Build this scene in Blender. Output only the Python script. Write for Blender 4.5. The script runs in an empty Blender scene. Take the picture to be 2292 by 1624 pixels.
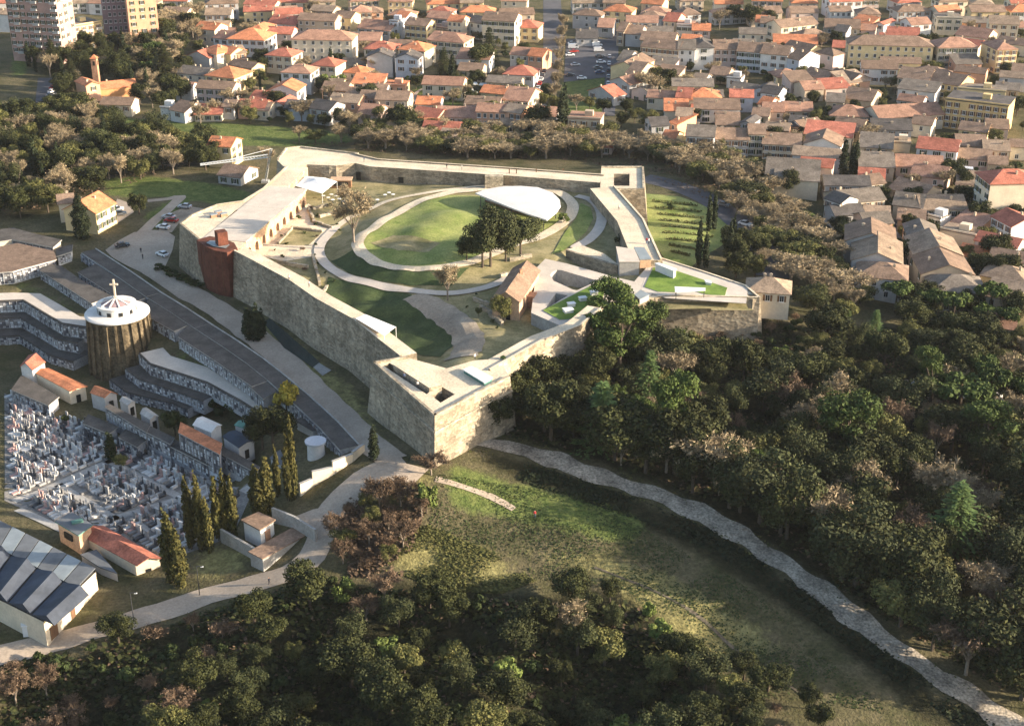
import bpy, bmesh, math, random
import numpy as np
from mathutils import Vector, Matrix, Quaternion
from mathutils.geometry import tessellate_polygon

R = random.Random(11)
rad = math.radians
scn = bpy.context.scene
col = scn.collection

# ------------------------------------------------------------------ camera, sky, sun, exposure
CH, PITCH, F, CX, CY = 141.0, 25.0, 3200.0, 1146.0, 812.0     # height m, tilt deg, focal length in photo-view pixels
cam = bpy.data.cameras.new('camera'); camo = bpy.data.objects.new('camera', cam); col.objects.link(camo)
camo.location = (0, 0, CH); camo.rotation_euler = (rad(90 - PITCH), 0, 0)
cam.sensor_width = 36; cam.lens = 36 * F / 2292.0; cam.clip_start = 1; cam.clip_end = 6000
scn.camera = camo
SUN_EL, SUN_AZ = 15.5, -8.0       # degrees above horizon; degrees from +X
wd = bpy.data.worlds.new('World'); scn.world = wd; wd.use_nodes = True
nt = wd.node_tree; nt.nodes.clear()
sky = nt.nodes.new('ShaderNodeTexSky'); sky.sky_type = 'NISHITA'; sky.sun_disc = False
sky.sun_elevation = rad(SUN_EL); sky.sun_rotation = rad(90 - SUN_AZ); sky.air_density = 1.0; sky.dust_density = 2.2
bg = nt.nodes.new('ShaderNodeBackground'); bg.inputs[1].default_value = 0.118
wo = nt.nodes.new('ShaderNodeOutputWorld'); nt.links.new(sky.outputs[0], bg.inputs[0]); nt.links.new(bg.outputs[0], wo.inputs[0])
sl = bpy.data.lights.new('sun', 'SUN'); sl.energy = 5.0; sl.angle = rad(0.6); sl.color = (1.0, 0.85, 0.66)
so = bpy.data.objects.new('sun', sl); col.objects.link(so)
sdir = Vector((math.cos(rad(SUN_AZ)) * math.cos(rad(SUN_EL)), math.sin(rad(SUN_AZ)) * math.cos(rad(SUN_EL)), math.sin(rad(SUN_EL))))
so.rotation_euler = sdir.to_track_quat('Z', 'Y').to_euler(); so.location = (200, 300, 200)
vs = scn.view_settings; vs.view_transform = 'Standard'; vs.look = 'None'; vs.gamma = 1; vs.use_curve_mapping = False
vs.exposure = 1.52
scn.cycles.max_bounces = 4; scn.cycles.diffuse_bounces = 2; scn.cycles.transparent_max_bounces = 4

# ------------------------------------------------------------------ pixel -> place helpers
ct, st = math.cos(rad(PITCH)), math.sin(rad(PITCH))
def ray(px, py):
    u, v = (px - CX) / F, (py - CY) / F
    return Vector((u, ct - v * st, -st - v * ct))
def P(px, py, z=0.0):                      # point seen at a pixel, on the level plane z
    d = ray(px, py); t = (z - CH) / d.z
    return Vector((d.x * t, d.y * t, z))
# photo crops: origin in photo-view pixels and pixels per crop pixel
ZM = {'a': (0, 0, .258), 'b': (563.2, 0, .258), 'c': (1126.4, 0, .258), 'd': (1702.7, 0, .258), 'e': (0, 392.9, .258),
      'f': (563.2, 327.4, .258), 'g': (1126.4, 327.4, .258), 'h': (1702.7, 392.9, .258), 'i': (0, 785.9, .258),
      'j': (563.2, 720.4, .258), 'k': (1126.4, 589.4, .258), 'l': (1702.7, 785.9, .258), 'm': (0, 1178.8, .258),
      'n': (26.2, 576.3, .1451), 'q': (1362.1, 510.8, .2), 'D': (0, 0, 1)}
def zp(r, x, y):
    o = ZM[r]; return (o[0] + x * o[2], o[1] + y * o[2])

class HF:                                   # a height field blended from control points
    def __init__(s, pts, x0, x1, y0, y1, step, power=3.2, soft=3.0):
        s.x0, s.y0, s.st = x0, y0, step
        s.nx, s.ny = int((x1 - x0) / step) + 1, int((y1 - y0) / step) + 1
        xs = x0 + np.arange(s.nx) * step; ys = y0 + np.arange(s.ny) * step
        X, Y = np.meshgrid(xs, ys, indexing='ij')
        num = np.zeros_like(X); den = np.zeros_like(X)
        for p in pts:
            w = 1.0 / ((X - p[0]) ** 2 + (Y - p[1]) ** 2 + soft) ** (power / 2)
            num += w * p[2]; den += w
        s.X, s.Y, s.Z = X, Y, num / den
    def h(s, x, y):
        fx = min(max((x - s.x0) / s.st, 0), s.nx - 1.001); fy = min(max((y - s.y0) / s.st, 0), s.ny - 1.001)
        i, j = int(fx), int(fy); a, b = fx - i, fy - j; Z = s.Z
        return float(Z[i, j] * (1 - a) * (1 - b) + Z[i + 1, j] * a * (1 - b) + Z[i, j + 1] * (1 - a) * b + Z[i + 1, j + 1] * a * b)
    def hit(s, px, py, zmax=14.0):          # where the pixel's ray first meets the surface
        d = ray(px, py); t = (zmax - CH) / d.z; dt = 2.0
        while t < 2500:
            q = d * t
            if CH + q.z < s.h(q.x, q.y):
                lo, hi = t - dt, t
                for _ in range(12):
                    m = (lo + hi) / 2; q = d * m
                    if CH + q.z < s.h(q.x, q.y): hi = m
                    else: lo = m
                q = d * hi
                return Vector((q.x, q.y, s.h(q.x, q.y)))
            t += dt
        return P(px, py, -10)

def pts_of(lst):
    out = []
    for (px, py, z) in lst:
        q = P(px, py, z); out.append((q.x, q.y, z))
    return out
def line_pts(pl, zs, n=6):                  # control points along a pixel polyline
    out = []
    for i in range(len(pl) - 1):
        for k in range(n):
            t = k / n
            out.append((pl[i][0] * (1 - t) + pl[i + 1][0] * t, pl[i][1] * (1 - t) + pl[i + 1][1] * t, zs[i] * (1 - t) + zs[i + 1] * t))
    out.append((pl[-1][0], pl[-1][1], zs[-1])); return out

# ------------------------------------------------------------------ materials
MATS = {}
def mat(name, c, rough=.9, var=.25, scale=.25, bump=0, c2=None, rnd=0, fine=0, spec=.25, bscale=None, metal=0):
    m = bpy.data.materials.new(name); m.use_nodes = True; n = m.node_tree; n.nodes.clear(); L = n.links.new
    o = n.nodes.new('ShaderNodeOutputMaterial'); b = n.nodes.new('ShaderNodeBsdfPrincipled'); L(b.outputs[0], o.inputs[0])
    b.inputs['Roughness'].default_value = rough; b.inputs['Specular IOR Level'].default_value = spec; b.inputs['Metallic'].default_value = metal
    g = n.nodes.new('ShaderNodeNewGeometry'); tx = n.nodes.new('ShaderNodeTexNoise'); L(g.outputs['Position'], tx.inputs['Vector'])
    tx.inputs['Scale'].default_value = scale; tx.inputs['Detail'].default_value = 6; tx.inputs['Roughness'].default_value = .65
    rp = n.nodes.new('ShaderNodeValToRGB'); L(tx.outputs[0], rp.inputs[0])
    rp.color_ramp.elements[0].position = .33; rp.color_ramp.elements[1].position = .67
    lo = tuple(x * (1 - var) for x in c); hi = tuple(min(1, x * (1 + var)) for x in c) if c2 is None else c2
    rp.color_ramp.elements[0].color = (*lo, 1); rp.color_ramp.elements[1].color = (*hi, 1)
    out = rp.outputs[0]
    if fine:
        t2 = n.nodes.new('ShaderNodeTexNoise'); L(g.outputs['Position'], t2.inputs['Vector']); t2.inputs['Scale'].default_value = 2.2; t2.inputs['Detail'].default_value = 3
        mr = n.nodes.new('ShaderNodeMapRange'); L(t2.outputs[0], mr.inputs[0]); mr.inputs[1].default_value = .3; mr.inputs[2].default_value = .7
        mr.inputs[3].default_value = 1 - fine; mr.inputs[4].default_value = 1 + fine
        mx = n.nodes.new('ShaderNodeVectorMath'); mx.operation = 'SCALE'; L(out, mx.inputs[0]); L(mr.outputs[0], mx.inputs['Scale']); out = mx.outputs[0]
    if rnd:
        oi = n.nodes.new('ShaderNodeObjectInfo'); mr = n.nodes.new('ShaderNodeMapRange'); L(oi.outputs['Random'], mr.inputs[0])
        mr.inputs[3].default_value = 1 - rnd; mr.inputs[4].default_value = 1 + rnd
        mx = n.nodes.new('ShaderNodeVectorMath'); mx.operation = 'SCALE'; L(out, mx.inputs[0]); L(mr.outputs[0], mx.inputs['Scale']); out = mx.outputs[0]
    L(out, b.inputs['Base Color'])
    if bump:
        t3 = n.nodes.new('ShaderNodeTexNoise'); L(g.outputs['Position'], t3.inputs['Vector']); t3.inputs['Scale'].default_value = bscale or 1.5; t3.inputs['Detail'].default_value = 4
        bp = n.nodes.new('ShaderNodeBump'); bp.inputs['Strength'].default_value = bump; bp.inputs['Distance'].default_value = .3
        L(t3.outputs[0], bp.inputs['Height']); L(bp.outputs[0], b.inputs['Normal'])
    MATS[name] = m; return m
def M(x): return MATS[x]


def masonry(name, c, blk=.9):
    """Weathered rubble wall: big tonal patches, vertical damp streaks, uneven blocks in courses."""
    m = bpy.data.materials.new(name); m.use_nodes = True; n = m.node_tree; L = n.links.new; b = n.nodes['Principled BSDF']; b.inputs['Roughness'].default_value = .95; b.inputs['Specular IOR Level'].default_value = .15
    g = n.nodes.new('ShaderNodeNewGeometry')
    def nz(sc, dt, rng, lo, hi):
        mp = n.nodes.new('ShaderNodeMapping'); mp.inputs['Scale'].default_value = sc; L(g.outputs['Position'], mp.inputs[0]); t = n.nodes.new('ShaderNodeTexNoise'); t.inputs['Scale'].default_value = 1; t.inputs['Detail'].default_value = dt; t.inputs['Roughness'].default_value = .7; L(mp.outputs[0], t.inputs['Vector'])
        r = n.nodes.new('ShaderNodeMapRange'); L(t.outputs[0], r.inputs[0]); r.inputs[1].default_value, r.inputs[2].default_value = rng; r.inputs[3].default_value, r.inputs[4].default_value = lo, hi; return r.outputs[0], t.outputs[0]
    big, _ = nz((.07, .07, .12), 6, (.35, .65), .62, 1.3); strk, _ = nz((.55, .55, .05), 4, (.35, .68), .82, 1.1); fin, ft = nz((2.2, 2.2, 3.0), 4, (.3, .7), .7, 1.3)
    mp = n.nodes.new('ShaderNodeMapping'); mp.inputs['Scale'].default_value = (blk, blk, blk * 2.0); L(g.outputs['Position'], mp.inputs[0]); vo = n.nodes.new('ShaderNodeTexVoronoi'); vo.inputs['Scale'].default_value = 1; L(mp.outputs[0], vo.inputs['Vector'])
    sp = n.nodes.new('ShaderNodeSeparateColor'); L(vo.outputs['Color'], sp.inputs[0]); br = n.nodes.new('ShaderNodeMapRange'); L(sp.outputs[0], br.inputs[0]); br.inputs[3].default_value = .72; br.inputs[4].default_value = 1.28
    out = None
    for f in (big, strk, fin, br.outputs[0]):
        if out is None: out = f; continue
        q = n.nodes.new('ShaderNodeMath'); q.operation = 'MULTIPLY'; L(out, q.inputs[0]); L(f, q.inputs[1]); out = q.outputs[0]
    mx = n.nodes.new('ShaderNodeMix'); mx.data_type = 'RGBA'; L(sp.outputs[1], mx.inputs[0]); mx.inputs[6].default_value = (*c, 1); mx.inputs[7].default_value = (c[0] * .92, c[1] * .97, c[2] * 1.02, 1)
    v = n.nodes.new('ShaderNodeVectorMath'); v.operation = 'SCALE'; L(mx.outputs[2], v.inputs[0]); L(out, v.inputs['Scale']); L(v.outputs[0], b.inputs['Base Color'])
    bp = n.nodes.new('ShaderNodeBump'); bp.inputs['Strength'].default_value = .35; bp.inputs['Distance'].default_value = .2; L(vo.outputs['Distance'], bp.inputs['Height']); L(bp.outputs[0], b.inputs['Normal']); MATS[name] = m
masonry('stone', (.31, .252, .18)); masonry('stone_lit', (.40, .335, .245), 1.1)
mat('walk', (.62, .52, .38), var=.2, scale=.16, fine=.2, bump=.25)
mat('gravel', (.38, .31, .24), var=.16, scale=.12, fine=.14)
mat('dirt', (.30, .25, .19), var=.3, scale=.12, fine=.2)
mat('stony', (.34, .29, .225), var=.5, scale=.22, fine=.5, bump=.6)
mat('tower_stone', (.11, .085, .052), var=.55, scale=.45, fine=.45, bump=.8)
mat('trail', (.12, .10, .07), var=.3, scale=.4, fine=.3)
mat('asphalt', (.085, .083, .09), var=.25, scale=.15, fine=.12)
mat('paving', (.52, .46, .39), var=.12, scale=.2, fine=.08)
mat('lawn', (.14, .20, .04), var=.22, scale=.11, c2=(.29, .30, .10), fine=.28, bump=.3)
mat('lawn_bright', (.115, .205, .03), var=.3, scale=.2, c2=(.19, .27, .05), fine=.18)
mat('lawn_dry', (.20, .19, .075), var=.35, scale=.15, c2=(.36, .30, .16), fine=.22)
mat('lawn_shaded', (.035, .065, .02), var=.4, scale=.2, c2=(.06, .085, .03), fine=.3)  # grass with the shade of the ring and ditch banks put into its colour
mat('white_fabric', (.80, .79, .77), var=.03, scale=.3, rough=.7)
mat('canopy_white', (.62, .585, .56), var=.08, scale=.25, fine=.05, rough=.7)
mat('white_metal', (.70, .70, .68), var=.06, scale=.4, rough=.5)
mat('glass_roof', (.24, .27, .28), var=.15, scale=.5, rough=.4, spec=.5)
mat('grey_panel', (.13, .14, .15), var=.2, scale=.3, rough=.75, spec=.2)
mat('blue_panel', (.05, .06, .08), var=.3, scale=.25, rough=.75, spec=.2)
mat('rust', (.115, .04, .025), var=.35, scale=.5, fine=.25, bump=.3)
mat('brick', (.36, .20, .125), var=.25, scale=.4, fine=.25, bump=.2)
mat('brick_light', (.50, .33, .21), var=.2, scale=.4, fine=.2)
mat('timber', (.16, .09, .05), var=.3, scale=.6)
mat('dark', (.012, .013, .014), var=.4, scale=.5, rough=.4, spec=.4)
mat('iron', (.05, .05, .052), var=.2, scale=1, rough=.5)
mat('tomb_ground', (.19, .18, .165), var=.3, scale=.3, fine=.25)
mat('concrete', (.34, .325, .30), var=.2, scale=.25, fine=.15)
mat('dark_roof', (.085, .076, .068), var=.3, scale=.3, fine=.2)
mat('niche_frame', (.36, .36, .37), var=.2, scale=.5, fine=.25)
mat('niche_dark', (.10, .10, .115), var=.5, scale=1.2, fine=.3)
mat('niche_light', (.52, .54, .56), var=.3, scale=1.5, fine=.3)
mat('pool', (.012, .035, .04), var=.3, scale=.1, rough=.12, spec=.5)
mat('copper', (.09, .20, .17), var=.25, scale=.5)
for nm, c in {'white': (.62, .60, .57), 'cream': (.62, .53, .40), 'tan': (.46, .37, .27), 'grey': (.40, .39, .38), 'yellow': (.66, .52, .29), 'ochre': (.58, .42, .20),
              'salmon': (.60, .34, .22), 'pink': (.42, .27, .23), 'mauve': (.28, .20, .205), 'bluewhite': (.50, .52, .56), 'rose': (.55, .42, .36), 'orange': (.60, .30, .13)}.items():
    mat('wall_' + nm, c, var=.12, scale=.3, fine=.07, rnd=.06)
for nm, c in {'orange': (.48, .185, .09), 'red': (.37, .13, .085), 'pink': (.31, .175, .12), 'brown': (.21, .142, .10), 'grey': (.165, .138, .112), 'dark': (.09, .08, .074), 'tan': (.265, .195, .138)}.items():
    mat('roof_' + nm, c, var=.3, scale=.35, fine=.25, rnd=.14, bump=.25)
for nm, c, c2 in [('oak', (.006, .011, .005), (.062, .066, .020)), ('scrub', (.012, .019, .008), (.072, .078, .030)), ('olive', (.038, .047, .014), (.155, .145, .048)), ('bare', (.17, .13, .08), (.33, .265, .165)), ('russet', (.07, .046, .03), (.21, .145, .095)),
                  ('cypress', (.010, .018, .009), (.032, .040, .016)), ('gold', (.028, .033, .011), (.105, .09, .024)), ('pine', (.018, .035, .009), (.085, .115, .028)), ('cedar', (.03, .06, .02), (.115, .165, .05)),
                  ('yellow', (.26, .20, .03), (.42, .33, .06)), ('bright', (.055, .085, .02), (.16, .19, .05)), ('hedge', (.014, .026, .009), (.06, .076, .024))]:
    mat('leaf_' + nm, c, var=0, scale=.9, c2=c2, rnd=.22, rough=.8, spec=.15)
mat('bark', (.085, .065, .048), var=.3, scale=2)
mat('bark_pale', (.22, .18, .14), var=.3, scale=2)
for nm, c in {'white': (.75, .75, .74), 'silver': (.42, .43, .45), 'dark': (.035, .04, .05), 'blue': (.05, .08, .16), 'red': (.35, .03, .02), 'grey': (.14, .145, .15)}.items():
    mat('car_' + nm, c, var=.03, rough=.25, spec=.5)
mat('tyre', (.02, .02, .02), var=.2); mat('lamp', (.7, .68, .6), var=.05, rough=.2); mat('tail', (.4, .02, .02), var=.05, rough=.3)
mat('grave_white', (.50, .49, .47), var=.15, scale=.8, rnd=.2); mat('grave_grey', (.24, .235, .23), var=.2, scale=.8, rnd=.25)
mat('grave_dark', (.06, .06, .065), var=.3, scale=.8, rough=.35, rnd=.3); mat('grave_rose', (.42, .27, .24), var=.2, scale=.8, rnd=.2)
mat('skin', (.45, .27, .19), var=.05); mat('cloth_dark', (.025, .027, .035), var=.2); mat('cloth_blue', (.07, .10, .18), var=.2); mat('cloth_light', (.6, .58, .55), var=.1); mat('cloth_red', (.45, .05, .05), var=.1)

# ------------------------------------------------------------------ object helpers
def tag(o, label=None, cat=None, group=None, kind=None):
    if label: o['label'] = label
    if cat: o['category'] = cat
    if group: o['group'] = group
    if kind: o['kind'] = kind
    return o
def link(name, me, parent=None, loc=None, rz=0, scale=None):
    o = bpy.data.objects.new(name, me); col.objects.link(o)
    if parent: o.parent = parent
    if loc is not None: o.location = loc
    if rz: o.rotation_euler = (0, 0, rz)
    if scale: o.scale = scale
    return o
def mk(name, V, Fc, mats, parent=None, mi=None, smooth=False, loc=None, rz=0, fix=True):
    me = bpy.data.meshes.new(name); me.from_pydata([tuple(v) for v in V], [], Fc)
    for m in (mats if isinstance(mats, (list, tuple)) else [mats]): me.materials.append(M(m))
    if mi: me.polygons.foreach_set('material_index', mi)
    if fix:
        bm = bmesh.new(); bm.from_mesh(me); bmesh.ops.recalc_face_normals(bm, faces=bm.faces); bm.to_mesh(me); bm.free()
    if smooth: me.polygons.foreach_set('use_smooth', [True] * len(me.polygons))
    me.update(); return link(name, me, parent, loc, rz)
def empty(name, loc=(0, 0, 0), rz=0): return link(name, None, None, loc, rz)
def structure(o): o['kind'] = 'structure'; return o

class MB:                                   # collects simple solids into one mesh
    def __init__(s): s.V, s.F, s.I = [], [], []
    def add(s, V, Fc, i=0):
        n = len(s.V); s.V += [tuple(v) for v in V]; s.F += [tuple(k + n for k in f) for f in Fc]; s.I += [i] * len(Fc); return s
    def box(s, c, d, rz=0, i=0):            # centre of the base, full dimensions
        co, sn = math.cos(rz), math.sin(rz); V = []
        for z in (0, d[2]):
            for (x, y) in ((-1, -1), (1, -1), (1, 1), (-1, 1)):
                a, b = x * d[0] / 2, y * d[1] / 2; V.append((c[0] + a * co - b * sn, c[1] + a * sn + b * co, c[2] + z))
        return s.add(V, [(3, 2, 1, 0), (4, 5, 6, 7), (0, 1, 5, 4), (1, 2, 6, 5), (2, 3, 7, 6), (3, 0, 4, 7)], i)
    def cyl(s, c, r0, r1, h, n=12, i=0, cap=True):
        V = []
        for (r, z) in ((r0, 0), (r1, h)):
            for k in range(n):
                a = 2 * math.pi * k / n; V.append((c[0] + r * math.cos(a), c[1] + r * math.sin(a), c[2] + z))
        Fc = [(k, (k + 1) % n, n + (k + 1) % n, n + k) for k in range(n)]
        if cap: Fc += [tuple(range(n - 1, -1, -1)), tuple(range(n, 2 * n))]
        return s.add(V, Fc, i)
    def bar(s, a, b, w, i=0):
        a, b = Vector(a), Vector(b); d = (b - a)
        if d.length < 1e-6: return s
        q = d.to_track_quat('Z', 'Y'); V = []
        for z in (0, d.length):
            for (x, y) in ((-1, -1), (1, -1), (1, 1), (-1, 1)): V.append(a + q @ Vector((x * w / 2, y * w / 2, z)))
        return s.add(V, [(3, 2, 1, 0), (4, 5, 6, 7), (0, 1, 5, 4), (1, 2, 6, 5), (2, 3, 7, 6), (3, 0, 4, 7)], i)
    def build(s, name, mats, parent=None, loc=None, rz=0, smooth=False, fix=True): return mk(name, s.V, s.F, mats, parent, s.I, smooth, loc, rz, fix)

def ccw(poly):
    a = sum(poly[i][0] * poly[(i + 1) % len(poly)][1] - poly[(i + 1) % len(poly)][0] * poly[i][1] for i in range(len(poly)))
    return poly if a > 0 else poly[::-1]
def offset(poly, d):                        # move a closed polygon's sides outward by d
    n = len(poly); out = []
    for i in range(n):
        p0, p1, p2 = (Vector((q[0], q[1])) for q in (poly[i - 1], poly[i], poly[(i + 1) % n]))
        e1, e2 = (p1 - p0).normalized(), (p2 - p1).normalized()
        n1, n2 = Vector((e1.y, -e1.x)), Vector((e2.y, -e2.x)); b = n1 + n2
        k = b.length_squared
        b = b * (2 / k) if k > .25 else b
        if b.length > 2.5: b = b * (2.5 / b.length)
        out.append((p1.x + b.x * d, p1.y + b.y * d))
    return out
def inside(x, y, poly):
    r = False; n = len(poly); j = n - 1
    for i in range(n):
        if (poly[i][1] > y) != (poly[j][1] > y) and x < (poly[j][0] - poly[i][0]) * (y - poly[i][1]) / (poly[j][1] - poly[i][1]) + poly[i][0]: r = not r
        j = i
    return r
def solid(name, poly, z1, z0, wall, top, parent=None, batter=0, holes=(), zfun=None):
    """A block of masonry: flat top polygon (with sunk pits), battered sides down to z0."""
    poly = ccw([(p[0], p[1]) for p in poly]); n = len(poly)
    bot = offset(poly, batter * (z1 - z0)) if batter else poly
    V = [(x, y, z1) for x, y in poly] + [(x, y, z0 if zfun is None else zfun(x, y)) for x, y in bot]
    Fc = [(i, n + i, n + (i + 1) % n, (i + 1) % n) for i in range(n)]; mi = [0] * n
    loops = [[Vector((x, y, 0)) for x, y in poly]]; idx = list(range(n))
    for (hp, dep) in holes:
        hp = ccw([(p[0], p[1]) for p in hp]); k = len(hp); b = len(V)
        V += [(x, y, z1) for x, y in hp] + [(x, y, z1 - dep) for x, y in hp]
        Fc += [(b + i, b + (i + 1) % k, b + k + (i + 1) % k, b + k + i) for i in range(k)] + [tuple(range(b + k, b + 2 * k))]; mi += [0] * (k + 1)
        loops.append([Vector((x, y, 0)) for x, y in hp[::-1]]); idx += list(range(b + k - 1, b - 1, -1))
    for t in tessellate_polygon(loops):
        Fc.append(tuple(idx[a] for a in t)); mi.append(1)
    o = mk(name, V, Fc, [wall, top], parent, mi, fix=False)
    bm = bmesh.new(); bm.from_mesh(o.data); bmesh.ops.recalc_face_normals(bm, faces=bm.faces); bm.to_mesh(o.data); bm.free()
    return o
def shell(V, Fc, t):                        # thicken roof planes downward
    n = len(V); V2 = list(V) + [(v[0], v[1], v[2] - t) for v in V]; F2 = list(Fc) + [tuple(k + n for k in f[::-1]) for f in Fc]
    ed = {}
    for f in Fc:
        for a, b in zip(f, f[1:] + f[:1]): ed[(a, b)] = 1
    for (a, b) in list(ed):
        if (b, a) not in ed: F2.append((b, a, a + n, b + n))
    return V2, F2
def ribbon(name, pts, w, zf, m, off=.05, step=2.0, close=False, parent=None, w1=None, wob=0):
    """A path: strip of width w along world points, draped on zf."""
    pts = [Vector((p[0], p[1])) for p in pts]
    if close: pts = pts + [pts[0]]
    # Catmull-Rom smoothing
    sm = []; n = len(pts)
    for i in range(n - 1):
        p0 = pts[i - 1] if i > 0 else (pts[-2] if close else pts[0]); p1, p2 = pts[i], pts[i + 1]; p3 = pts[i + 2] if i + 2 < n else (pts[1] if close else pts[-1])
        k = max(2, int((p2 - p1).length / step))
        for j in range(k):
            t = j / k
            sm.append(.5 * ((2 * p1) + (p2 - p0) * t + (2 * p0 - 5 * p1 + 4 * p2 - p3) * t * t + (3 * p1 - p0 - 3 * p2 + p3) * t ** 3))
    sm.append(pts[-1]); V, Fc = [], []; NC = 5; N = len(sm)
    for i, p in enumerate(sm):
        d = (sm[min(i + 1, N - 1)] - sm[max(i - 1, 0)]); d = d.normalized() if d.length else Vector((1, 0)); nn = Vector((-d.y, d.x))
        ww = w if w1 is None else w + (w1 - w) * i / (N - 1)
        for c in range(NC):
            jit = wob * (math.sin(i * 1.3 + c * 2) + .8 * math.sin(i * .41 + c) + R.uniform(-.5, .5)) * .6 if c in (0, NC - 1) else 0
            q = p + nn * (ww * (c / (NC - 1) - .5) + jit); V.append((q.x, q.y, zf(q.x, q.y) + off))
    for i in range(N - 1):
        for c in range(NC - 1): a = i * NC + c; Fc.append((a, a + 1, a + NC + 1, a + NC))
    return mk(name, V, Fc, m, parent)
def patch(name, poly, zf, m, off=.03, cell=3.0, parent=None):
    """A flat-ish area draped on zf."""
    poly = ccw([(p[0], p[1]) for p in poly]); bm = bmesh.new()
    ring = []
    for i in range(len(poly)):
        a, b = Vector(poly[i]), Vector(poly[(i + 1) % len(poly)]); k = max(1, int((b - a).length / cell))
        for j in range(k): ring.append(a.lerp(b, j / k))
    vv = [bm.verts.new((p.x, p.y, 0)) for p in ring]; loops = [[Vector((p.x, p.y, 0)) for p in ring]]
    for t in tessellate_polygon(loops):
        try: bm.faces.new([vv[k] for k in t])
        except ValueError: pass
    for _ in range(5):
        e = [e for e in bm.edges if e.calc_length() > cell * 1.6]
        if not e: break
        bmesh.ops.subdivide_edges(bm, edges=e, cuts=1); bmesh.ops.triangulate(bm, faces=bm.faces)
    for v in bm.verts: v.co.z = zf(v.co.x, v.co.y) + off
    bmesh.ops.recalc_face_normals(bm, faces=bm.faces)
    if sum(f.normal.z for f in bm.faces) < 0: bmesh.ops.reverse_faces(bm, faces=bm.faces)
    me = bpy.data.meshes.new(name); bm.to_mesh(me); bm.free(); me.materials.append(M(m)); return link(name, me, parent)

# ------------------------------------------------------------------ terrain
TRACK = [(1050, 985), (1180, 1012), (1300, 1052), (1450, 1102), (1600, 1166), (1750, 1262), (1900, 1372), (2050, 1482), (2230, 1600), (2400, 1720)]
TRZ = [.6, -.5, -2, -3.2, -4.6, -6.5, -8.8, -11, -13.5, -15.5]
SWROAD = [(905, 1032), (850, 1048), (790, 1085), (745, 1130), (722, 1185), (700, 1245), (640, 1285), (560, 1308), (470, 1332), (380, 1362), (250, 1402), (120, 1437), (-80, 1480)]
SWZ = [1, .4, -1.2, -3, -5.2, -7.6, -9.2, -10.2, -11.2, -12.2, -13.2, -14, -14.6]
WROAD = [(330, 596), (420, 652), (500, 700), (600, 776), (680, 850), (760, 928), (830, 994), (880, 1030)]
WRZ = [-1.5, -1.4, -1.1, -.6, -.1, .4, .9, 1]
ctrl = [(320, 560, -1.5), (400, 470, -1.5), (250, 540, -1.5), (380, 640, -1.5), (960, 1045, 1), (1000, 1035, .6),
        (60, 560, -3), (430, 748, -4), (200, 650, -3.7), (120, 620, -3.6), (330, 720, -3.8), (20, 610, -3.4),
        (60, 950, -12.5), (150, 1000, -12.5), (300, 1000, -12), (400, 1080, -11.8), (200, 1150, -12.8), (100, 1120, -12.8), (450, 1130, -11.5), (250, 900, -12.5), (80, 850, -12.5), (330, 905, -12), (160, 880, -12.6), (30, 1050, -12.8), (450, 960, -11), (520, 1010, -10.5),
        (600, 960, -8.5), (660, 1010, -7), (700, 1020, -5.5), (640, 1070, -8), (560, 1060, -10), (500, 1100, -11),
        (100, 1300, -13.5), (250, 1330, -13), (30, 1380, -13.8), (330, 1250, -12.8), (450, 1260, -11.6), (580, 1230, -9.6), (520, 1180, -10.5), (660, 1180, -7.4), (620, 1130, -8),
        (100, 1560, -20), (400, 1500, -18), (700, 1500, -17), (1000, 1500, -17), (1400, 1580, -19), (800, 1350, -11.5), (1000, 1380, -12), (1250, 1360, -12), (700, 1700, -24), (1300, 1700, -24), (200, 1700, -25),
        (980, 1130, -2.5), (900, 1180, -4), (1050, 1230, -7), (1150, 1280, -9), (1200, 1140, -6), (1400, 1230, -9), (1500, 1300, -11), (1800, 1500, -16), (1650, 1500, -16.5), (960, 1240, -6.5),
        (1400, 820, -1), (1700, 800, -4), (2000, 800, -6), (2200, 800, -8), (1500, 1000, -2.4), (1900, 1000, -7), (2200, 1000, -10), (2250, 1300, -14), (1900, 1200, -8), (1250, 900, 0), (2300, 1560, -15), (1300, 980, -.8), (1650, 1110, -4),
        (1500, 450, .3), (1600, 500, -1), (1540, 570, .3), (1640, 620, -1), (1720, 700, .5), (1620, 740, -2), (1450, 460, .7), (1480, 520, .6), (1800, 720, -3),
        (1550, 440, -1.5), (1700, 560, -3), (1460, 405, -1), (700, 310, -5.5), (1000, 330, -5.5), (1300, 340, -5), (500, 430, -3.5), (560, 470, -3), (850, 330, -5), (1150, 340, -5.5),
        (100, 350, -5), (300, 400, -3.5), (250, 320, -6), (420, 340, -5), (60, 450, -3.5), (180, 500, -2),
        (100, 200, -8), (400, 200, -8), (800, 200, -9), (1200, 200, -9), (1600, 200, -9), (2000, 200, -9), (2250, 400, -8), (1900, 500, -5), (2100, 650, -6.5), (500, 50, -10), (1500, 50, -10), (2100, 50, -10), (900, 90, -9.5), (1800, 350, -7), (1600, 330, -6), (2050, 480, -6.5), (2250, 560, -7.5),
        (900, 600, 0), (1100, 500, 0), (1200, 600, 0), (1000, 420, 0), (600, 520, 0), (700, 450, 0), (1400, 500, 0), (900, 760, .3), (1000, 880, .6), (1350, 620, 0), (1500, 620, 0), (1146, -60, -11), (0, -60, -11), (2292, -60, -11), (-200, 300, -6), (2500, 300, -8), (-200, 1000, -13), (2500, 900, -12)]
ctrl += line_pts(TRACK, TRZ) + line_pts(SWROAD, SWZ, 4) + line_pts(WROAD, WRZ, 4)
ctrl += line_pts([(x - 14, y + 40) for x, y in TRACK[1:]], [z - 4.6 for z in TRZ[1:]])          # the bank below the track
ctrl += line_pts([(x + 16, y - 24) for x, y in TRACK[1:]], [z + .3 for z in TRZ[1:]], 4)
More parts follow.
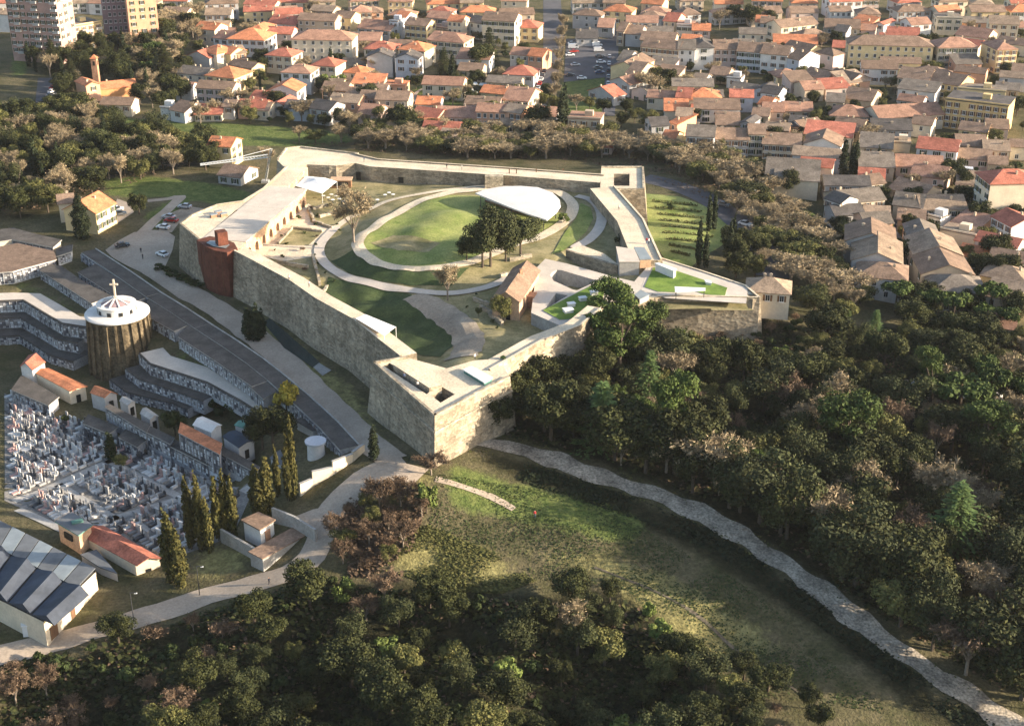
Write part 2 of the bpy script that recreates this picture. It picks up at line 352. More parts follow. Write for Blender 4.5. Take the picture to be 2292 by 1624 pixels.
ctrl += line_pts([(214, 575), (330, 660), (430, 728), (560, 815), (640, 878), (720, 960), (770, 1010)], [-3.5, -3.6, -3.8, -4, -4.4, -4.8, -3.6], 5)  # cemetery yard below the road
T = HF(pts_of(ctrl), -320, 330, 120, 960, 2.0, 3.2, 40.0)
from_noise = np.sin(T.X * .31 + 1.3 * np.sin(T.Y * .17)) * np.cos(T.Y * .27 + np.sin(T.X * .13)) * .12
T.Z += from_noise
for _ in range(3):
    T.Z[1:-1, 1:-1] = (T.Z[1:-1, 1:-1] * 2 + T.Z[:-2, 1:-1] + T.Z[2:, 1:-1] + T.Z[1:-1, :-2] + T.Z[1:-1, 2:]) / 6
CEM = [P(x, y, -3.5) for x, y in ((-60, 658), (20, 656), (56, 655), (140, 706), (195, 716), (230, 690))] + [P(x, y, -4.2) for x, y in ((300, 760), (345, 798), (410, 820), (475, 842), (545, 880), (580, 902))] + [P(x, y, -12.5) for x, y in ((600, 1010), (560, 1090), (470, 1190), (250, 1190), (20, 1100), (-90, 1000))]
def mask_poly(hf, pl):
    w = [(p.x, p.y) for p in pl]; X, Y = hf.X, hf.Y; r = np.zeros(X.shape, bool); n = len(w); j = n - 1
    for i in range(n):
        (xi, yi), (xj, yj) = w[i], w[j]
        c = ((yi > Y) != (yj > Y)) & (X < (xj - xi) * (Y - yi) / ((yj - yi) or 1e-9) + xi); r ^= c; j = i
    return r.astype(float)
_lo = np.minimum(T.Z, -12.5 + np.clip((T.X + 62) / 14, 0, 1) * 5.5); T.Z = np.where(mask_poly(T, CEM) > .5, _lo, T.Z)     # the cemetery bowl below the niche tiers
def G(px, py): return T.hit(px, py, 12.0)
th = T.h
def world(pl): return [G(x, y) for x, y in pl]

def blur(a, k):
    for _ in range(k):
        b = a.copy(); b[1:-1, 1:-1] = (a[1:-1, 1:-1] * 2 + a[:-2, 1:-1] + a[2:, 1:-1] + a[1:-1, :-2] + a[1:-1, 2:]) / 6; a = b
    return a
GREEN = [[(250, 262), (560, 280), (760, 295), (800, 320), (640, 330), (420, 322), (260, 305)], [(230, 400), (330, 395), (470, 410), (560, 430), (550, 470), (480, 460), (420, 440), (330, 440), (240, 440)],
         [(28, 120), (60, 130), (60, 165), (28, 175)], [(1262, 182), (1372, 172), (1366, 255), (1240, 262)], [(925, 190), (1010, 200), (1040, 240), (930, 235)],
         [(1010, 1040), (1180, 1090), (1330, 1110), (1460, 1180), (1400, 1220), (1200, 1170), (1000, 1130)], [(365, 765), (470, 820), (520, 860), (450, 830), (390, 800)], [(40, 620), (180, 700), (150, 703), (30, 640)],
         [(330, 480), (420, 430), (440, 445), (350, 520), (330, 520)]]
LIGHT = [[(900, 1195), (960, 1180), (1080, 1230), (1190, 1300), (1120, 1320), (960, 1300), (870, 1280)], [(260, 290), (540, 300), (520, 345), (300, 340)], [(440, 1220), (570, 1230), (540, 1280), (430, 1290)],  # first patch paints the meadow's sunlit spot as paler grass
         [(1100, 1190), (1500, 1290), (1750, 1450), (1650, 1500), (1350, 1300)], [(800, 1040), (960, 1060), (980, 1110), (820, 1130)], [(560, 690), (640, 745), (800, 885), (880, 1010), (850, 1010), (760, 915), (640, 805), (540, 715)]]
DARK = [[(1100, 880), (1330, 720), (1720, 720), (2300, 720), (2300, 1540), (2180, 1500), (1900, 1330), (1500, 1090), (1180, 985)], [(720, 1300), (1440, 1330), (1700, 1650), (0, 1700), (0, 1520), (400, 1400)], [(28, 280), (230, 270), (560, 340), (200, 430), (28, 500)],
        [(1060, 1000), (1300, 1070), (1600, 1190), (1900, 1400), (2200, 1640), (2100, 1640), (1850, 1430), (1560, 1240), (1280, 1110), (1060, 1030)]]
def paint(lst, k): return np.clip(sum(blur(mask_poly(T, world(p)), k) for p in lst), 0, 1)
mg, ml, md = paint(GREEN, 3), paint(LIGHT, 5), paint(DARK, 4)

def terrain_mesh():
    nx, ny = T.nx, T.ny
    V = np.stack([T.X, T.Y, T.Z], -1).reshape(-1, 3); ix = np.arange(nx * ny).reshape(nx, ny)
    Fq = np.stack([ix[:-1, :-1], ix[1:, :-1], ix[1:, 1:], ix[:-1, 1:]], -1).reshape(-1, 4)
    ring = list(ix[:, 0]) + list(ix[-1, 1:]) + list(ix[-2::-1, -1]) + list(ix[0, -2:0:-1]); c = np.array([0, 540, 0.]); n0 = len(V)
    ext = (V[ring] - c) * 9 + c; ext[:, 2] = -14; V = np.vstack([V, ext]); k = len(ring)
    Fx = np.array([(ring[i], ring[(i + 1) % k], n0 + (i + 1) % k, n0 + i) for i in range(k)])[:, ::-1]
    Fq = np.vstack([Fq, Fx])
    me = bpy.data.meshes.new('terrain'); me.from_pydata(V.tolist(), [], Fq.tolist())
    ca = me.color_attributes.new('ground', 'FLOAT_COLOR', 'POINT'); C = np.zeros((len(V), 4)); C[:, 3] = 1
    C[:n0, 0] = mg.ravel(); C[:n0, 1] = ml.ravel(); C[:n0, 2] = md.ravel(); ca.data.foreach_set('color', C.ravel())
    me.polygons.foreach_set('use_smooth', [True] * len(me.polygons))
    m = bpy.data.materials.new('ground'); m.use_nodes = True; n = m.node_tree; L = n.links.new; b = n.nodes['Principled BSDF']; b.inputs['Roughness'].default_value = .95; b.inputs['Specular IOR Level'].default_value = .1
    g = n.nodes.new('ShaderNodeNewGeometry'); at = n.nodes.new('ShaderNodeAttribute'); at.attribute_name = 'ground'; sp = n.nodes.new('ShaderNodeSeparateColor'); L(at.outputs['Color'], sp.inputs[0])
    def noise(s, d=6):
        t = n.nodes.new('ShaderNodeTexNoise'); t.inputs['Scale'].default_value = s; t.inputs['Detail'].default_value = d; t.inputs['Roughness'].default_value = .7; L(g.outputs['Position'], t.inputs['Vector']); return t.outputs[0]
    def ramp(f, c0, c1):
        r = n.nodes.new('ShaderNodeValToRGB'); L(f, r.inputs[0]); r.color_ramp.elements[0].position = .36; r.color_ramp.elements[1].position = .64; r.color_ramp.elements[0].color = (*c0, 1); r.color_ramp.elements[1].color = (*c1, 1); return r.outputs[0]
    na, nb, nc = noise(.11), noise(.5), noise(1.6, 3)
    def edge(fac, nz):                      # soften a region's border with noise
        a = n.nodes.new('ShaderNodeMath'); a.operation = 'ADD'; L(fac, a.inputs[0]); L(nz, a.inputs[1]); r = n.nodes.new('ShaderNodeMapRange'); L(a.outputs[0], r.inputs[0]); r.inputs[1].default_value = .82; r.inputs[2].default_value = 1.18; return r.outputs[0]
    def mix(f, a, b2):
        x = n.nodes.new('ShaderNodeMix'); x.data_type = 'RGBA'; L(f, x.inputs[0]); L(a, x.inputs[6]); L(b2, x.inputs[7]); return x.outputs[2]
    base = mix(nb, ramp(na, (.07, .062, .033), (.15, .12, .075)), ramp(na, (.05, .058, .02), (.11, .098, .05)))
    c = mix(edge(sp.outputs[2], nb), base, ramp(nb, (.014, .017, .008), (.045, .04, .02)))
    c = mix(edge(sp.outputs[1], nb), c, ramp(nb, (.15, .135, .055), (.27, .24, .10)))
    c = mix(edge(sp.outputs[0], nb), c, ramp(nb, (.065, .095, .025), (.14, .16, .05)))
    mr = n.nodes.new('ShaderNodeMapRange'); L(nc, mr.inputs[0]); mr.inputs[1].default_value = .3; mr.inputs[2].default_value = .7; mr.inputs[3].default_value = .65; mr.inputs[4].default_value = 1.35
    sc_ = n.nodes.new('ShaderNodeVectorMath'); sc_.operation = 'SCALE'; L(c, sc_.inputs[0]); L(mr.outputs[0], sc_.inputs['Scale']); L(sc_.outputs[0], b.inputs['Base Color'])
    bp = n.nodes.new('ShaderNodeBump'); bp.inputs['Strength'].default_value = .6; bp.inputs['Distance'].default_value = .5; L(nc, bp.inputs['Height']); L(bp.outputs[0], b.inputs['Normal'])
    me.materials.append(m); return link('terrain', me)
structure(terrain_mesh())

# roads, paths and hard ground outside the fortress
structure(ribbon('wall_road', world(WROAD), 6.8, th, 'gravel', .16, wob=.25))
structure(ribbon('cemetery_road', world(SWROAD), 5.4, th, 'gravel', .12, wob=.3))
structure(ribbon('stony_track', world(TRACK), 5.0, th, 'stony', .18, wob=.8))
structure(ribbon('meadow_path', world([(975, 1072), (1040, 1090), (1100, 1112), (1150, 1140)]), 1.8, th, 'gravel', .10, wob=.2))
structure(ribbon('meadow_trail', world([(1330, 1270), (1480, 1330), (1620, 1430), (1700, 1490), (1800, 1560)]), .6, th, 'trail', .10, wob=.2))
structure(patch('plaza', world([(236, 560), (300, 520), (345, 515), (372, 516), (392, 530), (386, 560), (372, 592), (362, 612), (430, 650), (400, 668), (320, 612), (250, 575)]), th, 'gravel', .06))
structure(patch('cemetery_forecourt', world([(760, 1130), (800, 1085), (870, 1030), (960, 1050), (930, 1080), (850, 1085), (770, 1160), (730, 1210), (690, 1200), (650, 1160), (700, 1140)]), th, 'gravel', .07))
structure(ribbon('lane', world([(300, 540), (340, 500), (375, 470), (405, 440), (380, 445), (330, 450)]), 3.6, th, 'gravel', .09))
structure(patch('parking_yard', world([(352, 520), (372, 482), (420, 462), (470, 470), (400, 500), (385, 520)]), th, 'dirt', .07))
structure(patch('farmyard', world([(255, 470), (262, 445), (290, 455), (300, 475), (262, 500)]), th, 'gravel', .06))
structure(patch('street', world([(1216, -20), (1253, -20), (1264, 95), (1250, 165), (1232, 240), (1176, 250), (1198, 200), (1216, 110)]), th, 'asphalt', .06))
structure(patch('car_park', world([(1268, 88), (1372, 88), (1368, 172), (1262, 184)]), th, 'asphalt', .07))
structure(ribbon('side_street', world([(1370, 30), (1372, 120), (1366, 190), (1362, 260)]), 5, th, 'asphalt', .08))
structure(patch('approach_road', world([(85, 175), (130, 175), (133, 200), (150, 245), (75, 250)]), th, 'asphalt', .07))
structure(ribbon('ring_road', world([(1440, 398), (1500, 412), (1560, 435), (1620, 470), (1670, 515), (1710, 570), (1730, 620)]), 9, th, 'asphalt', .08))
structure(patch('vineyard', world([(1444, 434), (1520, 440), (1600, 472), (1642, 496), (1640, 525), (1600, 560), (1545, 600), (1490, 585), (1452, 520)]), th, 'lawn', .07))
structure(ribbon('garden_path', world([(925, 237), (928, 215), (945, 200), (990, 190)]), 1.6, th, 'gravel', .1))
structure(patch('lower_square', world([(2000, 850), (2040, 850), (2110, 900), (2200, 930), (2180, 960), (2100, 940)]), th, 'dirt', .08))
structure(ribbon('alley', world([(2000, 480), (2010, 540), (2035, 610), (2060, 680), (2050, 720)]), 5, th, 'asphalt', .1))

# ------------------------------------------------------------------ the fortress
WT = 10.0
FO = [(402, 503), (447, 540), (526, 562), (563, 583), (648, 629), (707, 670), (787, 714), (888, 793), (834, 813), (973, 934), (1087, 873), (1140, 848), (1110, 822), (1217, 762), (1300, 730), (1345, 692), (1485, 664),
      (1690, 668), (1670, 640), (1480, 580), (1441, 492), (1380, 425), (1443, 425), (1441, 375), (1346, 375), (1340, 398), (1152, 378), (847, 358), (803, 345), (674, 330), (640, 333), (620, 352), (641, 376), (589, 423), (542, 452), (482, 462)]
FOW = [P(x, y, WT) for x, y in FO]
RING_IN = [(1066, 426), (1002, 434), (924, 460), (860, 493), (815, 523), (800, 547), (817, 572), (848, 591), (899, 601), (963, 601), (1028, 593), (1079, 578), (1152, 549), (1204, 534), (1255, 505), (1280, 477), (1277, 452), (1240, 428), (1160, 414)]
RING_OUT = [(752, 510), (720, 545), (716, 572), (739, 601), (782, 624), (847, 640), (924, 652), (1002, 658), (1066, 650), (1112, 636), (1140, 622)]
ictl = [(x, y, 7.6) for x, y in RING_IN[3:12]] + [(x, y, 6.6) for x, y in RING_IN[:3]] + [(x, y, 6.6) for x, y in RING_IN[12:]]
ictl += line_pts(RING_OUT, [4.6, 4.4, 4.2, 4, 4, 4, 4.2, 4.6, 5.2, 6, 6.6], 3)
ictl += [(950, 510, 9), (1000, 480, 9), (900, 550, 8.6), (1050, 540, 8.6), (1100, 500, 8), (1000, 560, 8.6), (1150, 480, 6.6), (960, 455, 7.6),
         (600, 545, 4.6), (650, 520, 4.6), (640, 560, 4.4), (700, 470, 4.8), (690, 430, 5), (720, 415, 5), (760, 430, 5), (780, 480, 5), (900, 418, 5), (1050, 408, 5.2), (1200, 405, 5.4), (1300, 410, 6),
         (620, 590, 4), (680, 605, 3.6), (720, 650, 2.2), (770, 690, .8), (830, 725, .6), (880, 760, .8), (930, 790, 1.2), (850, 680, 1.4), (920, 730, 1.2), (970, 760, 1.5), (760, 650, 2.0), (1000, 775, 2.4),
         (1000, 690, 4.6), (1040, 720, 5.6), (1060, 760, 7), (1070, 800, 9), (1100, 690, 5.5), (1150, 700, 5.5), (1130, 750, 6), (1180, 740, 5), (1240, 730, 5),
         (1330, 450, 6.4), (1350, 490, 6.4), (1330, 525, 6.4), (1290, 550, 7.2), (1300, 490, 6), (1380, 540, 5.4), (1340, 560, 7.4), (1400, 590, 4), (1300, 590, 3.8), (1340, 605, 3.8), (1240, 570, 7.4), (1200, 570, 7.4), (1180, 590, 6.8),
         (1270, 630, 4), (1250, 665, 4), (1420, 620, 7.4), (1470, 640, 7.4), (1550, 640, 7.2), (1620, 655, 7), (1440, 570, 7.6)]
II = HF(pts_of(ictl), FOW[0].x - 4, 75, 255, 450, 1.0, power=3.0, soft=6.0)
for _ in range(4): II.Z[1:-1, 1:-1] = (II.Z[1:-1, 1:-1] * 2 + II.Z[:-2, 1:-1] + II.Z[2:, 1:-1] + II.Z[1:-1, :-2] + II.Z[1:-1, 2:]) / 6
ih = II.h
def GI(px, py): return II.hit(px, py, 13.0)
def iw(pl): return [GI(x, y) for x, y in pl]
def courtyard():
    poly = [(p.x, p.y) for p in FOW]; nx, ny = II.nx, II.ny; m = mask_poly(II, FOW) > .5
    used, V, Fc = {}, [], []
    def v(i, j):
        if (i, j) not in used: used[(i, j)] = len(V); V.append((II.X[i, j], II.Y[i, j], II.Z[i, j]))
        return used[(i, j)]
    for i in range(nx - 1):
        for j in range(ny - 1):
            if m[i, j] and m[i + 1, j] and m[i, j + 1] and m[i + 1, j + 1]: Fc.append((v(i, j), v(i + 1, j), v(i + 1, j + 1), v(i, j + 1)))
    o = mk('courtyard', V, Fc, 'lawn_dry', smooth=True, fix=False); return o
structure(courtyard())
structure(patch('round_lawn', iw([(x + (960 - x) * .03, y + (515 - y) * .04) for x, y in RING_IN[1:16]] + [(1200, 470), (1130, 455), (1075, 440)]), ih, 'lawn', .16, 1.2))
structure(patch('lawn_bare_patch', iw([(830, 545), (880, 528), (930, 530), (985, 545), (960, 565), (890, 562)]), ih, 'lawn_dry', .22, 1.2))
structure(patch('ring_bank', iw([(740, 585), (790, 560), (800, 575), (850, 598), (960, 608), (1050, 600), (1010, 640), (920, 640), (840, 628), (780, 612)]), ih, 'lawn_shaded', .14, 1.2))
structure(patch('ditch_bank', iw([(735, 620), (840, 642), (920, 660), (960, 690), (1010, 730), (1025, 765), (985, 800), (930, 790), (880, 765), (830, 725), (770, 690), (722, 662)]), ih, 'lawn_shaded', .14, 1.2))
structure(ribbon('ring_path', iw(RING_IN), 3.4, ih, 'walk', .34, 1.2, close=True))
structure(ribbon('outer_ring_path', iw(RING_OUT), 2.8, ih, 'paving', .3, 1.2))
structure(ribbon('upper_path', iw([(752, 510), (790, 485), (831, 468), (873, 450), (950, 434), (1053, 420), (1110, 413)]), 2.2, ih, 'walk', .26, 1.2))
structure(ribbon('east_loop_path', iw([(1290, 440), (1320, 448), (1340, 466), (1347, 490), (1337, 518), (1312, 542), (1286, 558)]), 3.0, ih, 'paving', .28, 1.2))
structure(patch('east_loop_green', iw([(1300, 455), (1322, 466), (1328, 490), (1312, 520), (1280, 548), (1235, 570), (1262, 525), (1290, 490)]), ih, 'lawn', .16, 1.2))
structure(ribbon('dirt_path', iw([(925, 662), (985, 695), (1035, 730), (1050, 765), (1030, 800)]), 6.5, ih, 'dirt', .22, 1.2, w1=7.5, wob=.4))
structure(patch('arcade_terrace', iw([(548, 560), (690, 456), (712, 470), (700, 500), (745, 515), (718, 545), (700, 575), (640, 585), (590, 575)]), ih, 'walk', .07, 2.0))
structure(patch('garden_square', iw([(622, 548), (655, 512), (722, 520), (690, 550)]), ih, 'lawn_dry', .11, 2.0))
structure(patch('upper_garden', iw([(690, 470), (760, 450), (790, 470), (745, 510), (695, 498)]), ih, 'lawn_dry', .11, 2.0))

fort = empty('fortress', P(950, 600, 0)); bpy.context.view_layer.update()
tag(fort, 'low star-shaped stone fortress with bastions and a lawn courtyard', 'fortress')
fort.location = (0, 0, 0)
FC = Vector((sum(p.x for p in FOW) / len(FOW), sum(p.y for p in FOW) / len(FOW)))
def zlow(x, y): return th(x, y) - 1.0
def curtain(pl, w, zt=WT, batter=.13, name='curtain_wall', zin=-1.0):
    a = [P(x, y, zt) for x, y in pl]; n = len(a); V = []
    for i, p in enumerate(a):
        d = (a[min(i + 1, n - 1)] - a[max(i - 1, 0)]).to_2d().normalized(); nn = Vector((-d.y, d.x))
        if nn.dot(FC - p.to_2d()) < 0: nn = -nn
        o0 = p.to_2d() - nn * batter * (zt - th(p.x, p.y)); i0 = p.to_2d() + nn * w; c = p.to_2d() + nn * .55
        V += [(o0.x, o0.y, th(o0.x, o0.y) - .8), (p.x, p.y, zt + .45), (c.x, c.y, zt + .45), (c.x, c.y, zt), (i0.x, i0.y, zt), (i0.x, i0.y, zin)]
    Fc, mi = [], []
    for i in range(n - 1):
        for k in range(6):
            b = i * 6; Fc.append((b + k, b + (k + 1) % 6, b + 6 + (k + 1) % 6, b + 6 + k)); mi.append(1 if k in (1, 3) else 0)
    Fc += [tuple(range(6)), tuple(range((n - 1) * 6, n * 6))]; mi += [0, 0]
    return mk(name, V, Fc, ['stone', 'walk'], fort, mi)
curtain([(520, 562), (563, 584), (648, 630), (707, 671), (787, 715), (895, 799)], 4.2)
curtain([(643, 372), (589, 423), (542, 452), (484, 460)], 6.5)
curtain([(1352, 393), (1152, 378), (847, 358), (796, 346)], 7.0)
curtain([(1376, 418), (1441, 492), (1482, 582)], 7.5)
curtain([(1098, 830), (1217, 763), (1300, 731), (1350, 690)], 4.0)
curtain([(1352, 688), (1485, 665), (1600, 666), (1700, 669)], 2.6, 8.0)
curtain([(1482, 580), (1580, 611), (1670, 641), (1702, 668)], 2.0, 8.0)
def bastion(pl, zt=WT, holes=(), name='bastion', batter=.13):
    hw = [([P(x, y, zt) for x, y in h], d) for h, d in holes]
    pw = [P(x, y, zt + .012) for x, y in pl]
    return solid(name, pw, zt + .012, 0, 'stone', 'walk', fort, batter, hw, zlow)
BS = [(834, 813), (973, 934), (1087, 873), (1142, 846), (1118, 803), (1061, 806), (1000, 824), (912, 800)]
b_s = bastion(BS, holes=[([(858, 818), (872, 812), (972, 868), (955, 882)], 2.6), ([(964, 884), (990, 866), (1018, 882), (986, 901)], 3.4)])
b_w = bastion([(402, 503), (425, 522), (447, 541), (486, 558), (528, 563), (548, 542), (494, 500), (548, 452), (482, 461), (430, 482)])
b_n = bastion([(620, 358), (640, 333), (674, 330), (803, 345), (835, 359), (752, 371), (687, 368), (641, 379)])
b_e = bastion([(1346, 375), (1441, 375), (1443, 426), (1380, 426), (1343, 428)], holes=[([(1374, 389), (1409, 389), (1409, 416), (1374, 416)], 3)])
def trim(poly_px, i0, i1, zt, down, par, batter=.13, name='cordon', sz=.32):         # projecting string course round a bastion
    pw = ccw([(q.x, q.y) for q in (P(x, y, zt) for x, y in poly_px)]); off_ = offset(pw, batter * down + .06); mb = MB()
    src = [P(x, y, zt) for x, y in poly_px]
    for i in range(i0, i1):
        a, b = src[i], src[i + 1]
        ka = min(range(len(pw)), key=lambda k: (pw[k][0] - a.x) ** 2 + (pw[k][1] - a.y) ** 2); kb = min(range(len(pw)), key=lambda k: (pw[k][0] - b.x) ** 2 + (pw[k][1] - b.y) ** 2)
        mb.bar((*off_[ka], zt - down), (*off_[kb], zt - down), sz)
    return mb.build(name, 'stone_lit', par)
trim(BS, 0, 3, WT, 2.9, b_s)
def parapet(pl, zt, par, h=.5, w=.6, name='parapet', m='stone_lit', inward=None):
    a = [P(x, y, zt) for x, y in pl]; c = Vector((sum(p.x for p in a) / len(a), sum(p.y for p in a) / len(a))) if inward is None else inward
    mb = MB()
    for p, q in zip(a, a[1:]):
        d = (q - p).to_2d(); L = d.length; nn = Vector((-d.y, d.x)).normalized()
        if nn.dot(c - p.to_2d()) < 0: nn = -nn
        mid = (p + q).to_2d() / 2 + nn * w / 2; mb.box((mid.x, mid.y, zt - .01), (L - .02, w, h), math.atan2(d.y, d.x))
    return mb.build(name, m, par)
parapet(BS[:4], WT, b_s, inward=P(1000, 850, WT).to_2d()); parapet([(912, 800), (834, 813)], WT, b_s, inward=P(1000, 850, WT).to_2d())
parapet([(482, 461), (430, 482), (402, 503), (447, 541)], WT, b_w, inward=P(490, 500, WT).to_2d())
parapet([(620, 358), (640, 333), (674, 330), (803, 345)], WT, b_n, inward=P(690, 352, WT).to_2d())
parapet([(1346, 375), (1441, 375), (1443, 426), (1380, 426)], WT, b_e, inward=P(1390, 400, WT).to_2d())
# openings in the inner face of the long far curtain
for (x, y, w, h) in ((806, 391, 1.5, 2.6), (904, 394, 1.6, 1.8), (1046, 400, .7, .7)):
    a = P(x, y, 6.6); q = P(847, 358, WT); r = P(1152, 378, WT); d = (r - q).to_2d().normalized(); nn = Vector((d.y, -d.x)); base = q.to_2d() + nn * 7.03
    s = (a.to_2d() - base).dot(d); c = base + d * s
    mb = MB(); mb.box((c.x, c.y, 5.4), (w, .16, h), math.atan2(d.y, d.x)); mb.cyl((c.x, c.y, 5.4 + h - .1), .01, .01, .1, 6)
    mb.build('embrasure', 'dark', fort)
# buttress walls and corner piers in the courtyard
for (x, y, l, w, h) in ((747, 382, 5, 2.0, 5.2), (1106, 404, 2.2, 5.5, 4.6)):
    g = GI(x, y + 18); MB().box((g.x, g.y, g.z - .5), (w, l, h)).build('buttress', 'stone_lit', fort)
for x in (1140, 1156, 1200, 1260):
    g = GI(x, 413); MB().box((g.x, g.y, g.z), (.3, .3, 5)).build('post', 'timber', fort)
# arcade building along the north-west wall
arc = tag(empty('arcade_building'), 'long flat-roofed building with a sunlit row of arches in the courtyard', 'building')
def arcade():
    a, b = P(548, 541, WT), P(684, 424, WT); e = P(496, 500, WT); d = (b - a).to_2d(); L = d.length; d.normalize(); nn = Vector((-d.y, d.x))
    if nn.dot((e - a).to_2d()) < 0: nn = -nn
    D = (e - a).to_2d().dot(nn); n = 9; z0 = 4.0; pit = L / n; V, Fc = [], []; aw, ah = pit * .46, 2.3
    mb = MB()
    for k in range(n):                      # piers and arch heads, built as fans round each opening
        c = k * pit + pit / 2; K = 8
        arch = [(c - aw / 2, z0)] + [(c - aw / 2 * math.cos(math.pi * j / K), z0 + ah + aw / 2 * math.sin(math.pi * j / K)) for j in range(K + 1)] + [(c + aw / 2, z0)]
        lo, hi = k * pit, (k + 1) * pit; zt = WT - .25
        outl = [(lo, z0)] + [(lo + (hi - lo) * j / K, zt) for j in range(K + 1)] + [(hi, z0)]
        for j in range(len(arch) - 1):
            q = [arch[j], arch[j + 1], outl[j + 1], outl[j]]
            W = [(a.x + d.x * s, a.y + d.y * s, z) for s, z in q]; W2 = [(a.x + d.x * s + nn.x * .9, a.y + d.y * s + nn.y * .9, z) for s, z in q]
            mb.add(W + W2, [(0, 1, 2, 3), (0, 4, 5, 1), (3, 2, 6, 7)])
    mb.build('facade', 'brick_light', arc)
    c1 = a.to_2d() + nn * 2.6; c2 = b.to_2d() + nn * 2.6
    MB().box(((c1 + c2).x / 2, (c1 + c2).y / 2, z0 - .3), (L - .1, .4, WT - z0 - .2), math.atan2(d.y, d.x)).build('back_wall', 'brick', arc)
    for p in (a, b):
        m = p.to_2d() + nn * D / 2 + d * (.3 if p is a else -.3); MB().box((m.x, m.y, z0 - .5), (D - .1, .6, WT - z0 + .2), math.atan2(nn.y, nn.x)).build('end_wall', 'brick_light', arc)
    for k in range(5):
        l0, l1 = L * k / 5 - (.3 if k == 0 else 0) + .02, L * (k + 1) / 5 + (.3 if k == 4 else 0) - .02; q = [a.to_2d() + d * s + nn * t for s, t in ((l0, -.35), (l1, -.35), (l1, D), (l0, D))]
        solid('roof_slab', q, WT + .12 + .01 * (k % 2), WT - .3, 'stone_lit', 'paving', arc)
arcade()
# rust-clad lift tower breaching the bastion
lt = tag(empty('lift_tower'), 'rust-coloured steel lift tower set in a gash of the bastion', 'tower')
pol = [P(x, y, WT) for x, y in [(446, 541), (462, 553), (484, 563), (508, 567), (527, 560), (520, 548), (500, 540), (470, 534)]]
solid('cladding', offset(ccw([(p.x, p.y) for p in pol]), .55), WT + .5, -2.2, 'rust', 'rust', lt)
solid('glass_deck', [P(x, y, WT + .5) for x, y in [(462, 545), (478, 553), (505, 557), (514, 549), (492, 541), (470, 540)]], WT + .75, WT + .4, 'iron', 'glass_roof', lt)
q = P(497, 546, WT + .75); MB().box((q.x, q.y, q.z - .1), (2.7, 2.7, 3.7), .5).build('lift_head', 'rust', lt)
for k in range(9):                          # seams between the steel sheets
    a = ccw([(p.x, p.y) for p in pol]); a = offset(a, .58); i = k % len(a); p0, p1 = Vector(a[i]), Vector(a[(i + 1) % len(a)]); m = p0.lerp(p1, .5)
    MB().box((m.x, m.y, -1), (.07, .07, WT + 1.4)).build('seam', 'timber', lt)
# small glazed boxes on the western bastion
for i, (x, y) in enumerate(((479, 486), (489, 479), (501, 484))):
    g = P(x, y, WT); o = empty('roof_light', g); MB().box((0, 0, 0), (1.9, 1.1, .8), .6).build('brick_kerb', 'brick', o); MB().box((0, 0, .8), (2.1, 1.25, .16), .6).build('cover', 'glass_roof', o)
    tag(o, 'small brick roof light with pale cover on the bastion beside the arcade', 'roof light', 'roof lights on the western bastion')

# stage canopy: lens-shaped white roof on thin columns
cano = tag(empty('stage_canopy'), 'large white lens-shaped canopy roof at the edge of the round lawn', 'canopy')
CAN = [(1064, 432), (1085, 424), (1107, 420), (1126, 417), (1165, 416), (1204, 419), (1237, 431), (1253, 447), (1255, 460), (1246, 474), (1224, 492), (1180, 478), (1142, 464), (1105, 449)]
cw = [P(x, y, 10.6) for x, y in CAN]
def canopy():
    c = sum((Vector((p.x, p.y)) for p in cw), Vector((0, 0))) / len(cw); V, Fc, n = [], [], len(cw)
    for k, s in enumerate((1, .66, .33)):
        for p in cw: q = c.lerp(p.to_2d(), s); V.append((q.x, q.y, 10.6 + .22 * (1 - s * s)))
    V.append((c.x, c.y, 10.82))
    for k in range(2):
        for i in range(n): j = (i + 1) % n; Fc.append((k * n + i, k * n + j, (k + 1) * n + j, (k + 1) * n + i))
    for i in range(n): Fc.append((2 * n + i, 2 * n + (i + 1) % n, 3 * n))
    if (Vector(V[1]) - Vector(V[0])).cross(Vector(V[n]) - Vector(V[0])).z < 0: Fc = [f[::-1] for f in Fc]
    V, Fc = shell(V, Fc, .35); mk('roof', V, Fc, 'canopy_white', cano)
canopy()
for i in range(0, len(cw), 2):
    c = P(1165, 455, 10.6); p = cw[i].lerp(c, .12); z = ih(p.x, p.y); MB().cyl((p.x, p.y, z - .2), .13, .1, 10.35 - z + .2, 8).build('column', 'iron', cano)
g = GI(1165, 492); solid('stage_deck', [P(x, y, g.z + .5) for x, y in [(1085, 448), (1140, 432), (1220, 440), (1240, 465), (1222, 490), (1150, 472)]], g.z + .7, g.z - .5, 'timber', 'paving', cano)

def tent(pl, zs, label, nm='white_marquee'):
    o = empty(nm); w = [P(x, y, z) for (x, y), z in zip(pl, zs)]; n = len(w); c = sum(w, Vector()) / n; c.z = max(zs) + (.9 if max(zs) < 10 else .15)
    V, Fc = [], []
    for k, s in enumerate((1, .7, .35)):
        for p in w:
            q = c.lerp(p, s); q.z = p.z + (c.z - p.z) * (1 - s) ** 1.5; V.append(q)
    V.append(c)
    for k in range(2):
        for i in range(n): j = (i + 1) % n; Fc.append((k * n + i, k * n + j, (k + 1) * n + j, (k + 1) * n + i))
    for i in range(n): Fc.append((2 * n + i, 2 * n + (i + 1) % n, 3 * n))
    if (Vector(V[1]) - Vector(V[0])).cross(Vector(V[n]) - Vector(V[0])).z < 0: Fc = [f[::-1] for f in Fc]
    V, Fc = shell([tuple(v) for v in V], Fc, .06); mk('fabric_roof', V, Fc, 'white_fabric', o, smooth=False)
    for p in w: z = ih(p.x, p.y); MB().cyl((p.x, p.y, z - .1), .07, .07, p.z - z + .05, 6).build('pole', 'white_metal', o)
    tag(o, label, 'marquee'); return o
